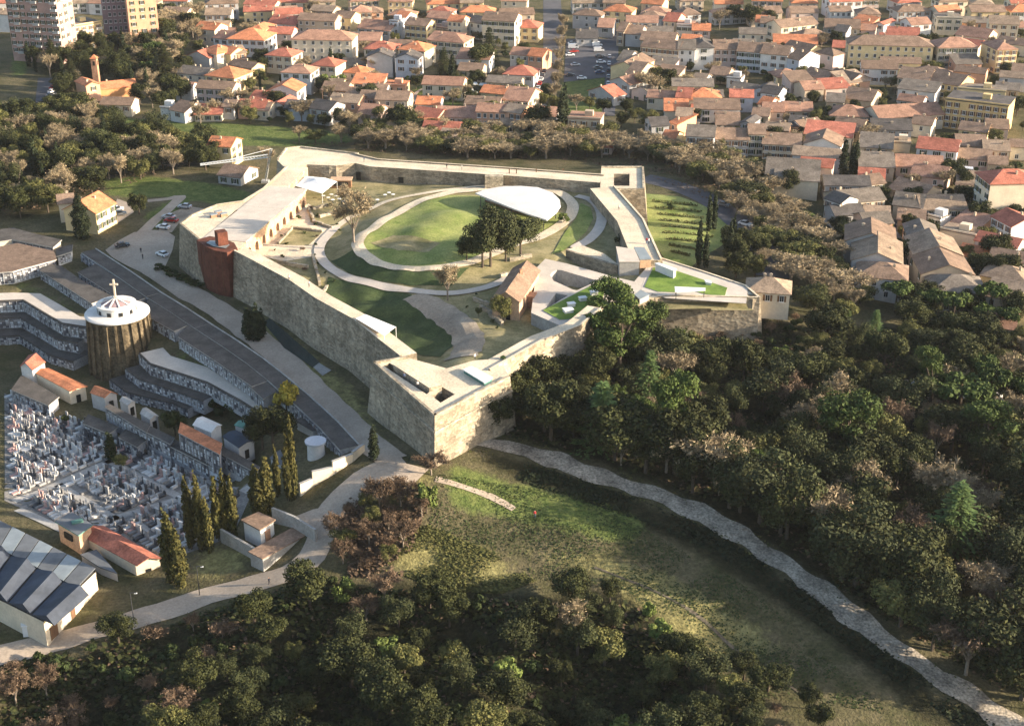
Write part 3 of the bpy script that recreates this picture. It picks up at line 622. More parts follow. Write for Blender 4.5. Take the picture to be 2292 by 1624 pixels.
tent([(661, 416), (684, 394), (728, 398), (754, 406), (721, 433)], [8.2, 8.6, 8.4, 8.2, 8.0], 'big white pointed marquee in the corner beside the arcade building')
tent([(796, 712), (818, 703), (886, 731), (860, 751)], [11.1, 11.0, 10.9, 11.0], 'white marquee in the dark grass ditch behind the long curtain wall')
# kiosk by the marquee
k = empty('wooden_kiosk', GI(765, 418)); MB().box((0, 0, 0), (6, 3, 2.4)).build('cabin', 'timber', k); MB().box((0, 0, 2.4), (6.6, 3.6, .25)).build('roof', 'brick_light', k); MB().box((0, -1.53, .8), (4.4, .06, 1.1)).build('counter_opening', 'dark', k)
tag(k, 'low wooden kiosk with pale flat roof next to the pointed marquee', 'kiosk')

# brick chapel inside the walls
ch = empty('brick_chapel'); tag(ch, 'old brick chapel with brown tiled roof beside the paved plaza', 'chapel')
def chapel():
    e0, e1 = P(1162, 674, 10.4), P(1207, 604, 10.4)          # right-hand eave
    d = (e1 - e0).to_2d(); L = d.length; d.normalize(); nn = Vector((-d.y, d.x))
    if nn.x > 0: nn = -nn
    W = 6.6; z0 = 4.2; rz = 2.1
    q = lambda s, t, z: (e0.x + d.x * s + nn.x * t, e0.y + d.y * s + nn.y * t, z)
    V = [q(0, 0, z0), q(L, 0, z0), q(L, W, z0), q(0, W, z0), q(0, 0, 10.4), q(L, 0, 10.4), q(L, W, 10.4), q(0, W, 10.4), q(0, W / 2, 10.4 + rz), q(L, W / 2, 10.4 + rz)]
    mk('wall', V, [(0, 1, 5, 4), (2, 3, 7, 6), (1, 2, 6, 9, 5), (3, 0, 4, 8, 7)], 'brick_light', ch)
    ov = .35; s = rz / (W / 2)
    Vr = [q(-ov, -ov, 10.45 - s * ov), q(L + ov, -ov, 10.45 - s * ov), q(L + ov, W / 2, 10.5 + rz), q(-ov, W / 2, 10.5 + rz), q(L + ov, W + ov, 10.45 - s * ov), q(-ov, W + ov, 10.45 - s * ov)]
    Vr, Fr = shell(Vr, [(0, 1, 2, 3), (3, 2, 4, 5)], .18); rf = mk('roof', Vr, Fr, 'roof_brown', ch)
    for f, h, w in ((.22, 2.6, 1.4), (.5, 1.2, 1.0), (.75, 1.2, 1.0)):
        c = q(L * f, -.03, 6.2 if h < 2 else 6.8); MB().box(c, (w, .12, h), math.atan2(d.y, d.x)).build('window', 'dark', ch)
    c = q(-.03, W * .5, 0); mb = MB(); mb.box((c[0], c[1], 4.2), (2.2, .14, 5.4), math.atan2(nn.y, nn.x)); mb.build('portal', 'dark', ch)
    c = q(L * .45, -.9, 6); MB().box((c[0], c[1], 4.3), (3.2, 1.8, 4.2), math.atan2(d.y, d.x)).build('side_porch', 'brick', ch)
    c = q(L * .62, W * .42, 10.4 + rz * .75); MB().box(c, (.7, .7, 1.4), .4).build('chimney', 'brick', rf)
chapel()

# eastern plaza: raised paving with sunk planting pits, roof gardens and skylights
zt = 8.2
t3 = lambda x, y: (1680 / 1.527 + x * .14513, 820 / 1.527 + y * .14513)
pl3 = lambda l: [P(*t3(x, y), zt) for x, y in l]
plaza = solid('plaza_deck', pl3([(610, 1120), (700, 420), (830, 290), (1150, 360), (1900, 570), (2200, 640), (2500, 300), (2700, 400), (2560, 700), (2420, 900), (2060, 960), (1640, 1150), (1080, 1330)]), zt, 3.0, 'concrete', 'paving', None, 0,
    [(pl3([(905, 540), (940, 490), (1010, 460), (1080, 465), (1640, 630), (1320, 775), (1260, 765), (960, 630)]), 3.6), (pl3([(990, 820), (1180, 850), (810, 1080), (920, 920)]), 3.0)])
structure(plaza)
def gplate(name, l, m, up, f=pl3): o = solid(name, f(l), zt + up, zt - .1, 'concrete', m); structure(o); return o
gplate('roof_garden', [(790, 1090), (1600, 680), (1760, 760), (1700, 960), (1660, 1050), (1180, 1230), (1050, 1235)], 'lawn_bright', .16)
gplate('bright_lawn', [(1640, 640), (1830, 590), (2120, 700), (2060, 850), (1780, 780)], 'lawn_bright', .12)
for (x, y, s) in ((1180, 1110, 1.4), (1230, 1020, 1.1), (1405, 930, 1.1), (1580, 840, 1.1), (1735, 765, 1.1)):
    p = P(*t3(x, y), zt + .16); o = empty('skylight', p); MB().box((0, 0, 0), (1.5 * s, 1.1 * s, .75), .35).build('kerb', 'white_metal', o); MB().box((0, 0, .75), (1.75 * s, 1.3 * s, .14), .35).build('lid', 'white_fabric', o)
    tag(o, 'white boxy skylight standing in the grass roof beside the chapel', 'skylight', 'skylights on the grass roof')
pq = lambda l: [P(*zp('q', x, y), zt) for x, y in l]
gplate('east_lawn', [(500, 440), (760, 480), (1330, 670), (1300, 770), (1080, 740), (940, 700), (740, 720), (560, 715), (400, 660)], 'lawn_bright', .14, pq)
gplate('east_deck', [(460, 380), (560, 330), (1560, 660), (1540, 840), (640, 780), (360, 690)], 'paving', .02, pq)
def box_px(name, quad, z1, z0, label, cat, m='white_metal', f=None, legs=0, top=None):
    o = empty(name); w = [P(x, y, z1) for x, y in quad]
    if legs:
        solid('roof', w, z1, z1 - .25, m, top or m, o); c = sum(w, Vector()) / len(w)
        for p in w: q2 = p.lerp(c, .08); MB().cyl((q2.x, q2.y, z0), .09, .09, z1 - .25 - z0, 6).build('post', 'iron', o)
    else:
        solid('body', w, z1 - .2, z0, m, m, o); solid('roof', offset(ccw([(p.x, p.y) for p in w]), .15), z1, z1 - .2, top or m, top or m, o)
    tag(o, label, cat); return o
Q = lambda l: [zp('q', x, y) for x, y in l]
box_px('long_pavilion', Q([(525, 390), (560, 385), (755, 450), (730, 475)]), 10.4, 8.1, 'long narrow white pavilion along the outer edge of the green lawn', 'pavilion')
box_px('pergola', Q([(740, 650), (1085, 665), (1085, 690), (745, 710)]), 10.2, 8.1, 'long white pergola roof standing at the lower rim of the green lawn', 'pergola', legs=1)
box_px('glass_pavilion', Q([(290, 210), (395, 215), (475, 340), (355, 345)]), 10.6, 8.1, 'pale glass-roofed pavilion next to the grey concrete block', 'pavilion', 'brick_light', top='glass_roof')
box_px('concrete_block', Q([(90, 205), (285, 235), (345, 370), (125, 370)]), 11.0, 4.0, 'grey flat-roofed concrete block above the planted trench', 'building', 'concrete', top='paving')
box_px('vent_box', Q([(1080, 575), (1140, 585), (1150, 610), (1095, 600)]), 9.0, 8.1, 'small white ventilation box on the green lawn', 'box')
box_px('hatch_house', Q([(295, 740), (360, 690), (450, 740), (350, 790)]), 9.6, 8.1, 'small pale tilted hatch roof at the plaza corner above the trees', 'hatch', 'concrete', top='glass_roof')
# trench wall below the eastern garden
mb = MB(); a, b = P(*t3(1160, 150), 8.2), P(*t3(1950, 390), 8.2); d = (b - a); mb.box(((a.x + b.x) / 2, (a.y + b.y) / 2, 2.5), (d.to_2d().length, .8, 5.7), math.atan2(d.y, d.x))
tag(mb.build('retaining_wall', 'stone'), 'dark stone retaining wall behind the planted trench near the plaza', 'wall')
structure(patch('garden_terrace', [P(*t3(x, y), 8.25) for x, y in [(1160, 140), (1400, 80), (1740, 210), (1960, 380)]], lambda x, y: 8.22, 'walk', 0))
# parts on the near bastion
box_px('skylight_deck', [zp('j', *p) for p in ((1840, 410), (1910, 385), (2085, 480), (2020, 520))], 10.9, 10.0, 'long white skylight with green side on the near bastion', 'skylight', 'copper', top='white_fabric')
o = solid('inner_block', [P(*zp('j', x, y), 11.0) for x, y in ((1230, 370), (1340, 340), (1650, 545), (1540, 570))], 11.0, 9.0, 'stone_lit', 'walk', b_s)
# low ruined garden walls in the courtyard
for i, l in enumerate([((622, 548), (655, 512)), ((655, 512), (722, 520)), ((700, 498), (745, 512)), ((690, 470), (705, 500)), ((620, 590), (690, 600)), ((700, 575), (716, 640)), ((1075, 690), (1130, 720)), ((1060, 672), (1110, 690)), ((1095, 706), (1125, 728)), ((700, 470), (735, 462)), ((715, 488), (745, 480)), ((733, 640), (716, 668)), ((890, 790), (930, 800)), ((1140, 585), (1190, 575)), ((1120, 622), (1150, 612))]):
    a, b = GI(*l[0]), GI(*l[1]); d = (b - a).to_2d(); n = max(2, int(d.length / 3)); wl = empty('ruin_wall')
    for k in range(n):
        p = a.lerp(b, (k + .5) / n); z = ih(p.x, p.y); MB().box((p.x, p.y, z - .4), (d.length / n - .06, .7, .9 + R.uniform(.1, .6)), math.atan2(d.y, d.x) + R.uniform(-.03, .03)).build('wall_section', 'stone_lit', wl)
    tag(wl, ['low ruined stone wall beside the arcade terrace', 'low stone garden wall near the chapel in the courtyard'][l[0][0] > 860], 'ruin wall', 'ruined walls in the courtyard')

# ------------------------------------------------------------------ town houses
def unit_window(shut):
    mb = MB(); mb.box((0, -.02, 0), (1, .10, 1), 0, 0); mb.box((0, -.075, .06), (.8, .02, .88), 0, 1)
    mb.box((0, -.10, -.10), (1.15, .24, .09), 0, 0); mb.box((0, -.095, .06), (.06, .03, .88), 0, 0)
    if shut:
        for s in (-1, 1): mb.box((s * .72, -.06, .02), (.42, .08, .96), 0, 2)
    o = mb.build('window', ['wall_white', 'dark', 'timber' if shut == 1 else 'leaf_hedge']); me = o.data; bpy.data.objects.remove(o); return me
WIN = [unit_window(0), unit_window(1), unit_window(2)]
def unit_chimney():
    mb = MB(); mb.box((0, 0, -.6), (.6, .45, 1.5)); mb.box((0, 0, .9), (.8, .62, .12)); mb.box((0, 0, 1.02), (.4, .3, .22)); o = mb.build('chimney', ['wall_tan']); me = o.data; bpy.data.objects.remove(o); return me
CHIM = unit_chimney()
def unit_balcony():
    mb = MB(); mb.box((0, -.65, -.18), (1, 1.3, .16)); mb.box((0, -1.27, 0), (1, .06, .9), 0, 1)
    for s in (-1, 1): mb.box((s * .485, -.66, 0), (.03, 1.16, .9), 0, 1)
    o = mb.build('balcony', ['wall_white', 'wall_grey']); me = o.data; bpy.data.objects.remove(o); return me
BALC = unit_balcony()
WALLW = {'white': 'white', 'cream': 'cream', 'tan': 'tan', 'grey': 'grey', 'yellow': 'yellow', 'ochre': 'ochre', 'salmon': 'salmon-pink', 'pink': 'dusky pink', 'mauve': 'mauve', 'bluewhite': 'bluish white', 'rose': 'pale rose', 'orange': 'orange'}
ROOFW = {'orange': 'bright orange', 'red': 'red', 'pink': 'dull pink', 'brown': 'brown', 'grey': 'grey-brown', 'dark': 'dark', 'tan': 'tan'}
SHAPE = {'g': 'gabled', 'h': 'hipped', 'p': 'end-gabled', 'f': 'flat', 's': 'lean-to'}
NUM = ['no', 'one', 'two', 'three', 'four', 'five', 'six', 'seven', 'eight', 'nine', 'ten']
used_labels = {}
FOOT = []                                   # house footprints: centre, half sizes, axis
def house(reg, x1, y1, x2, y2, H, D, rt, wc, rc, cols, rows, zone, extra='', rise=None, balc=0, zb=None, name='house', cat='house'):
    p1, p2 = zp(reg, x1, y1), zp(reg, x2, y2)
    if zone in (Z2, Z3, Z4, Z6) and D < 14: D *= 1.22
    z = -8.0 if zb is None else zb
    for _ in range(8):
        a, b = P(*p1, z + H), P(*p2, z + H)
        if zb is None: z = .5 * z + .5 * th((a.x + b.x) / 2, (a.y + b.y) / 2)
    d = (b - a).to_2d(); W = d.length; rz = math.atan2(d.y, d.x)
    root = empty(name, (a.x, a.y, z), rz); base = -2.5
    ux = Vector((math.cos(rz), math.sin(rz))); uy = Vector((-ux.y, ux.x)); FOOT.append((Vector((a.x, a.y)) + ux * W / 2 + uy * D / 2, W / 2, D / 2, ux, uy))
    wm, rm = 'wall_' + wc, 'roof_' + rc; ov = .45
    r = rise if rise is not None else {'g': D * .2, 'h': min(W, D) * .22, 'p': W * .2, 'f': 0, 's': D * .22}[rt]
    V = [(0, 0, base), (W, 0, base), (W, D, base), (0, D, base), (0, 0, H), (W, 0, H), (W, D, H), (0, D, H)]
    Fc = [(0, 1, 5, 4), (1, 2, 6, 5), (2, 3, 7, 6), (3, 0, 4, 7)]
    if rt == 'g':
        V += [(0, D / 2, H + r), (W, D / 2, H + r)]; Fc += [(5, 6, 9), (7, 4, 8)]; s = r / (D / 2)
        RV = [(-ov, -ov, H - s * ov), (W + ov, -ov, H - s * ov), (W + ov, D / 2, H + r), (-ov, D / 2, H + r), (W + ov, D + ov, H - s * ov), (-ov, D + ov, H - s * ov)]; RF = [(0, 1, 2, 3), (3, 2, 4, 5)]
    elif rt == 'p':
        V += [(W / 2, 0, H + r), (W / 2, D, H + r)]; Fc += [(4, 5, 8), (6, 7, 9)]; s = r / (W / 2)
        RV = [(-ov, -ov, H - s * ov), (W / 2, -ov, H + r), (W / 2, D + ov, H + r), (-ov, D + ov, H - s * ov), (W + ov, -ov, H - s * ov), (W + ov, D + ov, H - s * ov)]; RF = [(0, 1, 2, 3), (1, 4, 5, 2)]
    elif rt == 'h':
        k = min(W, D) / 2 + ov; s = r / (min(W, D) / 2); lo = H - s * ov
        if W >= D: r1, r2 = (k - ov, D / 2), (W - k + ov, D / 2)
        else: r1, r2 = (W / 2, k - ov), (W / 2, D - k + ov)
        RV = [(-ov, -ov, lo), (W + ov, -ov, lo), (W + ov, D + ov, lo), (-ov, D + ov, lo), (*r1, H + r), (*r2, H + r)]
        RF = [(0, 1, 5, 4), (1, 2, 5), (2, 3, 4, 5), (3, 0, 4)] if W >= D else [(0, 1, 4), (1, 2, 5, 4), (2, 3, 5), (3, 0, 4, 5)]
    elif rt == 's':
        RV = [(-ov, -ov, H - .1), (W + ov, -ov, H - .1), (W + ov, D + ov, H + r), (-ov, D + ov, H + r)]; RF = [(0, 1, 2, 3)]; V[6] = (W, D, H + r - .15); V[7] = (0, D, H + r - .15)
    else:
        RV = [(-.2, -.2, H + .25), (W + .2, -.2, H + .25), (W + .2, D + .2, H + .25), (-.2, D + .2, H + .25)]; RF = [(0, 1, 2, 3)]
    mk('wall', V, Fc, wm, root, fix=False)
    RV = [(v[0], v[1], v[2] + .14) for v in RV]; RV, RF = shell(RV, RF, .22); rf = mk('roof', RV, RF, rm, root, fix=False)
    rr = random.Random(int(x1 * 7 + y1 * 13 + x2))
    wt = rr.randrange(3)
    ww, whh = 1.25, 1.65
    if cols:
        sh = min(3.2, (H - .6) / max(rows, 1))
        for j in range(rows):
            zc = H - .7 - whh - j * sh
            if zc < -.5: continue
            for i in range(cols):
                xc = W * (i + .5) / cols + rr.uniform(-.15, .15)
                if rr.random() < .06: continue
                if balc and j < rows and i % balc == 1: link('balcony', BALC, root, (xc, 0, zc - .3), 0, (min(3.0, W / cols * .9), 1, 1))
                link('window', WIN[wt], root, (xc, -.04, zc), 0, (ww * rr.uniform(.9, 1.15), 1, whh))
        nd = max(1, int(D / 4.5))
        for j in range(rows):
            zc = H - .8 - whh - j * sh
            if zc < -.5: continue
            for i in range(nd):
                if rr.random() < .3: continue
                yc = D * (i + .5) / nd
                side = 0 if a.x > 0 else 1      # the flank the street in view shows
                link('window', WIN[wt], root, (W + .04 if side else -.04, yc, zc), math.pi / 2 if side else -math.pi / 2, (ww, 1, whh))
    if rt != 'f':
        for i in range(rr.choice([0, 1, 1, 2]) if W > 8 else rr.choice([0, 1])):
            fx, fy = rr.uniform(.15, .85), rr.uniform(.25, .75)
            zz = H + {'g': r * (1 - abs(fy - .5) * 2), 'p': r * (1 - abs(fx - .5) * 2), 's': r * fy, 'h': r * min(1, 2 * min(fx * W, (1 - fx) * W, fy * D, (1 - fy) * D) / min(W, D))}[rt]
            link('chimney', CHIM, rf, (W * fx, D * fy, zz), 0, (rr.uniform(.8, 1.3), 1, rr.uniform(.7, 1.1)))
    else:
        MB().box((W / 2, .1, H + .39), (W + .4, .25, .5)).build('parapet', wm, rf)
        MB().box((W * .6, D * .5, H + .39), (3, 2.6, 1.8)).build('stair_head', wm, rf)
    lab = extra or f"{NUM[cols] + '-window' if cols else 'blank'} {WALLW[wc]} {name.replace('_', ' ')} with {ROOFW[rc]} {SHAPE[rt]} roof {zone}"
    tag(root, lab, cat, None); used_labels.setdefault(lab, []).append(root); return root
Z1 = 'beside the apartment towers'
Z2 = 'in the blocks above the moat'
Z3 = 'in the street row near the car park'
Z4 = 'in the dense old quarter'
Z5 = 'by the downhill alley'
Z6 = 'behind the long pale row'
HS = [
 # upper-left
 ('a', 40, -40, 480, -20, 29, 14, 'f', 'pink', 'dark', 8, 8, Z1, 'tall dusky pink apartment tower with stacked balconies', None, 3),
 ('a', 630, 235, 880, 195, 11.5, 15, 'f', 'yellow', 'grey', 4, 4, Z1, 'sunlit yellow apartment block with white balconies and flat grey roof', None, 2),
 ('a', 505, 290, 640, 235, 11.5, 3, 'f', 'mauve', 'grey', 2, 4, Z1, 'narrow mauve stair block joined to the sunlit yellow apartment block', None, 2),
 ('a', 870, -20, 1085, -30, 22, 12, 'f', 'mauve', 'dark', 5, 6, Z1, 'mauve apartment tower behind leafless trees'),
 ('a', 1090, -60, 1345, -75, 26, 14, 'f', 'salmon', 'dark', 3, 7, Z1, 'sunlit salmon-pink apartment tower with three columns of windows'),
 ('a', 870, 775, 1185, 742, 4.5, 9, 'g', 'orange', 'orange', 0, 0, Z1, 'long low church nave with orange tiled roof among dark trees'),
 ('a', 745, 745, 865, 725, 7, 10, 'p', 'salmon', 'orange', 1, 1, Z1, 'brick church front with gable joined to the orange-roofed nave'),
 ('a', 870, 905, 1135, 912, 4.6, 9, 'g', 'cream', 'brown', 3, 1, Z1, 'low cream farmhouse with brown roof below the brick church'),
 ('a', 1620, 480, 1815, 505, 6.5, 10, 'p', 'grey', 'red', 0, 0, Z2, 'blank grey gable wall under a red roof beside a tall dark tree'),
 ('a', 1740, 440, 1880, 470, 8, 9, 'h', 'cream', 'orange', 2, 1, Z2), ('a', 1880, 450, 2000, 470, 7.5, 8, 'g', 'yellow', 'orange', 2, 1, Z2), ('a', 2005, 470, 2135, 455, 7, 9, 'g', 'salmon', 'tan', 2, 1, Z2),
 ('a', 1780, 650, 2030, 680, 7, 11, 'h', 'yellow', 'orange', 3, 2, Z2), ('a', 1700, 762, 2010, 778, 6.4, 8, 'g', 'rose', 'brown', 4, 2, Z2), ('a', 1520, 765, 1650, 772, 5, 7, 'g', 'white', 'pink', 2, 1, Z2),
 ('a', 1390, 940, 1470, 945, 4.5, 6, 'f', 'white', 'grey', 1, 1, Z2), ('a', 1475, 950, 1600, 975, 4.5, 10, 'g', 'white', 'brown', 1, 1, Z2), ('a', 1690, 990, 1920, 990, 3, 10, 'g', 'cream', 'red', 3, 1, Z2), ('a', 1930, 925, 2025, 930, 5, 7, 'g', 'grey', 'brown', 1, 1, Z2),
 ('a', 2060, 930, 2290, 940, 4.5, 8, 'g', 'salmon', 'red', 3, 1, Z2), ('a', 1970, 335, 2290, 350, 8, 13, 'h', 'white', 'orange', 5, 2, Z2, 'large white house with wide orange hipped roof above the terraced blocks'), ('a', 1850, 325, 1975, 345, 7, 10, 'g', 'white', 'pink', 2, 2, Z2),
 ('a', 1690, 245, 1860, 262, 8, 9, 'g', 'cream', 'orange', 3, 2, Z2), ('a', 2165, 862, 2290, 872, 5, 8, 'g', 'grey', 'red', 1, 1, Z2), ('a', 1800, 1262, 2000, 1275, 7.5, 8, 'g', 'yellow', 'orange', 2, 2, Z2, 'lone house with orange roof and sunlit yellow end beside the moat'),
 ('a', 1890, 1515, 2085, 1540, 3, 9, 'g', 'grey', 'brown', 2, 1, Z2, 'low grey shed with brown roof under the white boom'), ('e', 508, 245, 640, 232, 6, 8, 'g', 'cream', 'brown', 0, 0, Z1, 'blank cream house end behind the big dark conifer'),
 # centre-left town
 ('b', 345, 340, 870, 350, 10.6, 11, 'h', 'cream', 'pink', 7, 3, Z2, 'broad cream apartment house of three storeys with paired shuttered windows'), ('b', 120, 475, 345, 492, 8, 9, 'h', 'cream', 'red', 3, 2, Z2), ('b', 255, 625, 508, 638, 8.6, 9, 'h', 'white', 'pink', 3, 1, Z2), ('b', 515, 562, 725, 578, 8, 9, 'h', 'cream', 'red', 3, 2, Z2),
 ('b', 795, 620, 950, 640, 4.5, 8, 'h', 'rose', 'orange', 1, 1, Z2), ('b', 975, 422, 1225, 432, 8, 9, 'h', 'cream', 'red', 3, 2, Z2), ('b', 1270, 425, 1500, 445, 8, 10, 'h', 'cream', 'orange', 3, 2, Z2), ('b', 1000, 492, 1220, 495, 9, 7, 'p', 'grey', 'dark', 0, 0, Z2, 'tall blank grey gable wall among cream houses'),
 ('b', 1245, 502, 1440, 512, 8.5, 7, 'p', 'bluewhite', 'dark', 2, 2, Z2), ('b', 1560, 350, 1840, 372, 8.6, 10, 'h', 'cream', 'pink', 5, 2, Z2), ('b', 920, 240, 1195, 268, 6, 12, 'g', 'grey', 'pink', 4, 1, Z2), ('b', 1195, 188, 1268, 192, 9.5, 8, 'f', 'bluewhite', 'grey', 2, 3, Z2, 'narrow bluish white tower house with flat roof'),
 ('b', 1332, 212, 1515, 228, 9, 9, 'g', 'yellow', 'brown', 4, 2, Z2), ('b', 1545, 235, 1705, 252, 6, 8, 'f', 'rose', 'pink', 3, 1, Z2), ('b', 1825, 180, 1995, 205, 8, 9, 'g', 'white', 'dark', 3, 2, Z2), ('b', 2000, 172, 2280, 188, 12, 11, 'g', 'cream', 'brown', 6, 3, Z2), ('b', 1700, 180, 1820, 190, 10, 8, 'g', 'cream', 'orange', 3, 2, Z2),
 ('b', 140, 195, 380, 218, 6, 11, 'g', 'white', 'red', 4, 1, Z2), ('b', 110, 290, 345, 296, 5.5, 9, 'g', 'rose', 'red', 2, 1, Z2), ('b', -40, 260, 100, 268, 7, 12, 'h', 'cream', 'orange', 2, 1, Z2), ('b', 150, 780, 392, 792, 5, 9, 'p', 'white', 'orange', 1, 1, Z2, 'white house with bright orange curved-looking roof and sunlit flank'), ('b', 400, 170, 720, 185, 9, 9, 'g', 'tan', 'brown', 6, 2, Z2), ('b', 730, 150, 860, 160, 9, 9, 'g', 'yellow', 'brown', 3, 2, Z2),
 ('b', 1520, 150, 1700, 165, 9, 9, 'g', 'rose', 'pink', 4, 2, Z2), ('b', 420, 690, 505, 700, 3, 7, 'g', 'tan', 'brown', 0, 0, Z2), ('b', 1240, 150, 1330, 160, 8, 9, 'g', 'white', 'orange', 2, 2, Z2),
 ('b', 0, 850, 165, 862, 4, 8, 'g', 'salmon', 'red', 1, 1, Z2), ('b', 0, 950, 140, 960, 4, 8, 'g', 'cream', 'brown', 2, 1, Z2), ('b', 165, 905, 285, 915, 4.5, 9, 'p', 'white', 'red', 1, 1, Z2), ('b', 285, 935, 490, 945, 5, 8, 'g', 'bluewhite', 'dark', 2, 1, Z2), ('b', 500, 935, 668, 960, 6, 9, 'g', 'grey', 'dark', 2, 1, Z2), ('b', 672, 875, 920, 895, 6, 8, 'g', 'salmon', 'tan', 3, 1, Z2),
 ('b', 920, 985, 1080, 998, 4, 10, 'g', 'rose', 'pink', 1, 1, Z2), ('b', 1075, 862, 1350, 872, 7, 9, 'g', 'tan', 'brown', 4, 1, Z2), ('b', 930, 850, 1070, 858, 6, 8, 'g', 'rose', 'brown', 2, 1, Z2), ('b', 1385, 1000, 1600, 1030, 3.5, 9, 'g', 'tan', 'red', 2, 1, Z2), ('b', 1600, 1010, 1940, 1022, 3.5, 10, 'g', 'rose', 'pink', 4, 1, Z2), ('b', 1950, 965, 2255, 978, 6.5, 8, 'g', 'salmon', 'pink', 6, 2, Z2), ('b', 1850, 900, 2140, 915, 5, 8, 'g', 'rose', 'brown', 2, 1, Z2),
 ('b', 1475, 1140, 1780, 1155, 4, 10, 'g', 'rose', 'red', 2, 1, Z2), ('b', 1620, 1185, 1760, 1195, 4, 5, 's', 'cream', 'tan', 1, 1, Z2), ('b', 1150, 745, 1330, 752, 4.5, 7, 'f', 'salmon', 'orange', 2, 1, Z2), ('b', 1430, 1075, 1600, 1085, 4, 6, 'g', 'white', 'orange', 2, 1, Z2), ('b', 820, 812, 930, 818, 5, 7, 'g', 'tan', 'brown', 1, 1, Z2), ('b', 1790, 610, 1990, 620, 4.5, 9, 'g', 'tan', 'brown', 2, 1, Z2),
 # street rows
 ('c', 80, 235, 302, 245, 7, 10, 'h', 'yellow', 'red', 3, 2, Z3), ('c', -10, 205, 75, 212, 9, 10, 'g', 'cream', 'orange', 2, 3, Z3), ('c', 215, 480, 340, 492, 7, 9, 'g', 'salmon', 'orange', 2, 1, Z3), ('c', 60, 470, 212, 482, 6, 9, 'g', 'grey', 'pink', 3, 1, Z3), ('c', 0, 640, 262, 655, 5, 10, 'h', 'white', 'red', 3, 1, Z3), ('c', 0, 860, 215, 880, 6, 16, 'g', 'tan', 'pink', 3, 1, Z3), ('c', 0, 962, 150, 985, 7, 8, 'g', 'salmon', 'tan', 3, 2, Z3),
 ('c', 0, 1092, 142, 1085, 3, 7, 'g', 'yellow', 'tan', 1, 1, Z3), ('c', 195, 1000, 458, 1012, 5.5, 9, 'g', 'white', 'pink', 3, 1, Z3), ('c', 560, 1030, 842, 1045, 6.5, 8, 'f', 'tan', 'pink', 3, 1, Z3, 'plain tan house with flat pinkish roof below the car park lawn'), ('c', 1060, 640, 1165, 655, 6, 18, 'g', 'tan', 'brown', 2, 1, Z3), ('c', 1165, 600, 1310, 520, 7, 10, 'g', 'yellow', 'brown', 2, 1, Z3, 'brown-roofed house with a brightly sunlit yellow end wall'),
 ('c', 985, 270, 1045, 275, 7, 12, 'g', 'tan', 'brown', 1, 2, Z3), ('c', 960, 840, 1060, 815, 4, 14, 'g', 'grey', 'red', 1, 1, Z3), ('c', 990, 520, 1075, 530, 5, 12, 'g', 'grey', 'grey', 1, 1, Z3),
 ('c', 1200, 402, 1520, 432, 9, 10, 'g', 'cream', 'brown', 7, 3, Z3), ('c', 1520, 428, 1662, 432, 9.5, 12, 'g', 'white', 'grey', 2, 2, Z3), ('c', 1662, 412, 1828, 412, 10, 13, 'h', 'white', 'dark', 1, 2, Z3, 'tall white house with dark hipped roof in the long pale row'), ('c', 1830, 425, 2030, 428, 9, 11, 'g', 'rose', 'brown', 3, 2, Z3), ('c', 2030, 442, 2290, 460, 9, 11, 'g', 'bluewhite', 'brown', 5, 3, Z3),
 ('c', 1060, 292, 1190, 300, 6, 14, 'g', 'grey', 'brown', 2, 1, Z6), ('c', 1190, 345, 1480, 362, 5.5, 11, 'g', 'tan', 'brown', 5, 1, Z6), ('c', 1070, 192, 1340, 198, 7, 9, 'g', 'white', 'pink', 4, 1, Z6), ('c', 1505, 222, 1650, 228, 5.5, 9, 'f', 'white', 'pink', 3, 1, Z6), ('c', 1642, 262, 1795, 266, 4.5, 9, 'g', 'rose', 'orange', 2, 1, Z6), ('c', 1390, 180, 1500, 190, 6, 12, 'g', 'tan', 'red', 2, 1, Z6), ('c', 820, 235, 950, 240, 5, 12, 'g', 'grey', 'pink', 1, 1, Z6), ('c', 640, 330, 820, 330, 4, 14, 'g', 'grey', 'dark', 2, 1, Z6), ('c', 2190, 190, 2300, 195, 6, 9, 'g', 'cream', 'orange', 2, 1, Z6),
 ('c', 1580, 862, 1895, 866, 5.6, 11, 'h', 'cream', 'orange', 5, 1, Z4, 'villa with layered orange hipped roof in the garden quarter'), ('c', 1500, 842, 1620, 850, 6, 10, 'g', 'grey', 'red', 1, 1, Z4), ('c', 1970, 842, 2168, 848, 6, 8, 'g', 'bluewhite', 'red', 1, 1, Z4), ('c', 1500, 1005, 1632, 1012, 6.5, 8, 'g', 'orange', 'tan', 2, 2, Z4), ('c', 1590, 1178, 1828, 1190, 8, 10, 'g', 'white', 'grey', 3, 3, Z4), ('c', 1840, 1205, 2132, 1212, 6, 10, 'g', 'grey', 'brown', 4, 2, Z4),
 ('c', 2135, 1162, 2272, 1165, 8, 9, 'g', 'cream', 'brown', 2, 3, Z4), ('c', 2058, 1062, 2152, 1075, 5, 8, 'p', 'grey', 'dark', 1, 1, Z4), ('c', 1290, 1092, 1440, 1085, 5, 8, 'g', 'grey', 'dark', 1, 1, Z4), ('c', 1445, 1060, 1510, 1080, 5, 8, 's', 'salmon', 'orange', 1, 1, Z4), ('c', 1640, 690, 1745, 702, 3.5, 8, 'g', 'grey', 'tan', 0, 0, Z4), ('c', 1790, 640, 1945, 655, 4, 9, 'g', 'tan', 'brown', 1, 1, Z4), ('c', 1940, 680, 2060, 690, 4, 7, 'f', 'white', 'grey', 1, 1, Z4), ('c', 1640, 960, 1880, 965, 2.4, 6, 's', 'salmon', 'red', 0, 0, Z4),
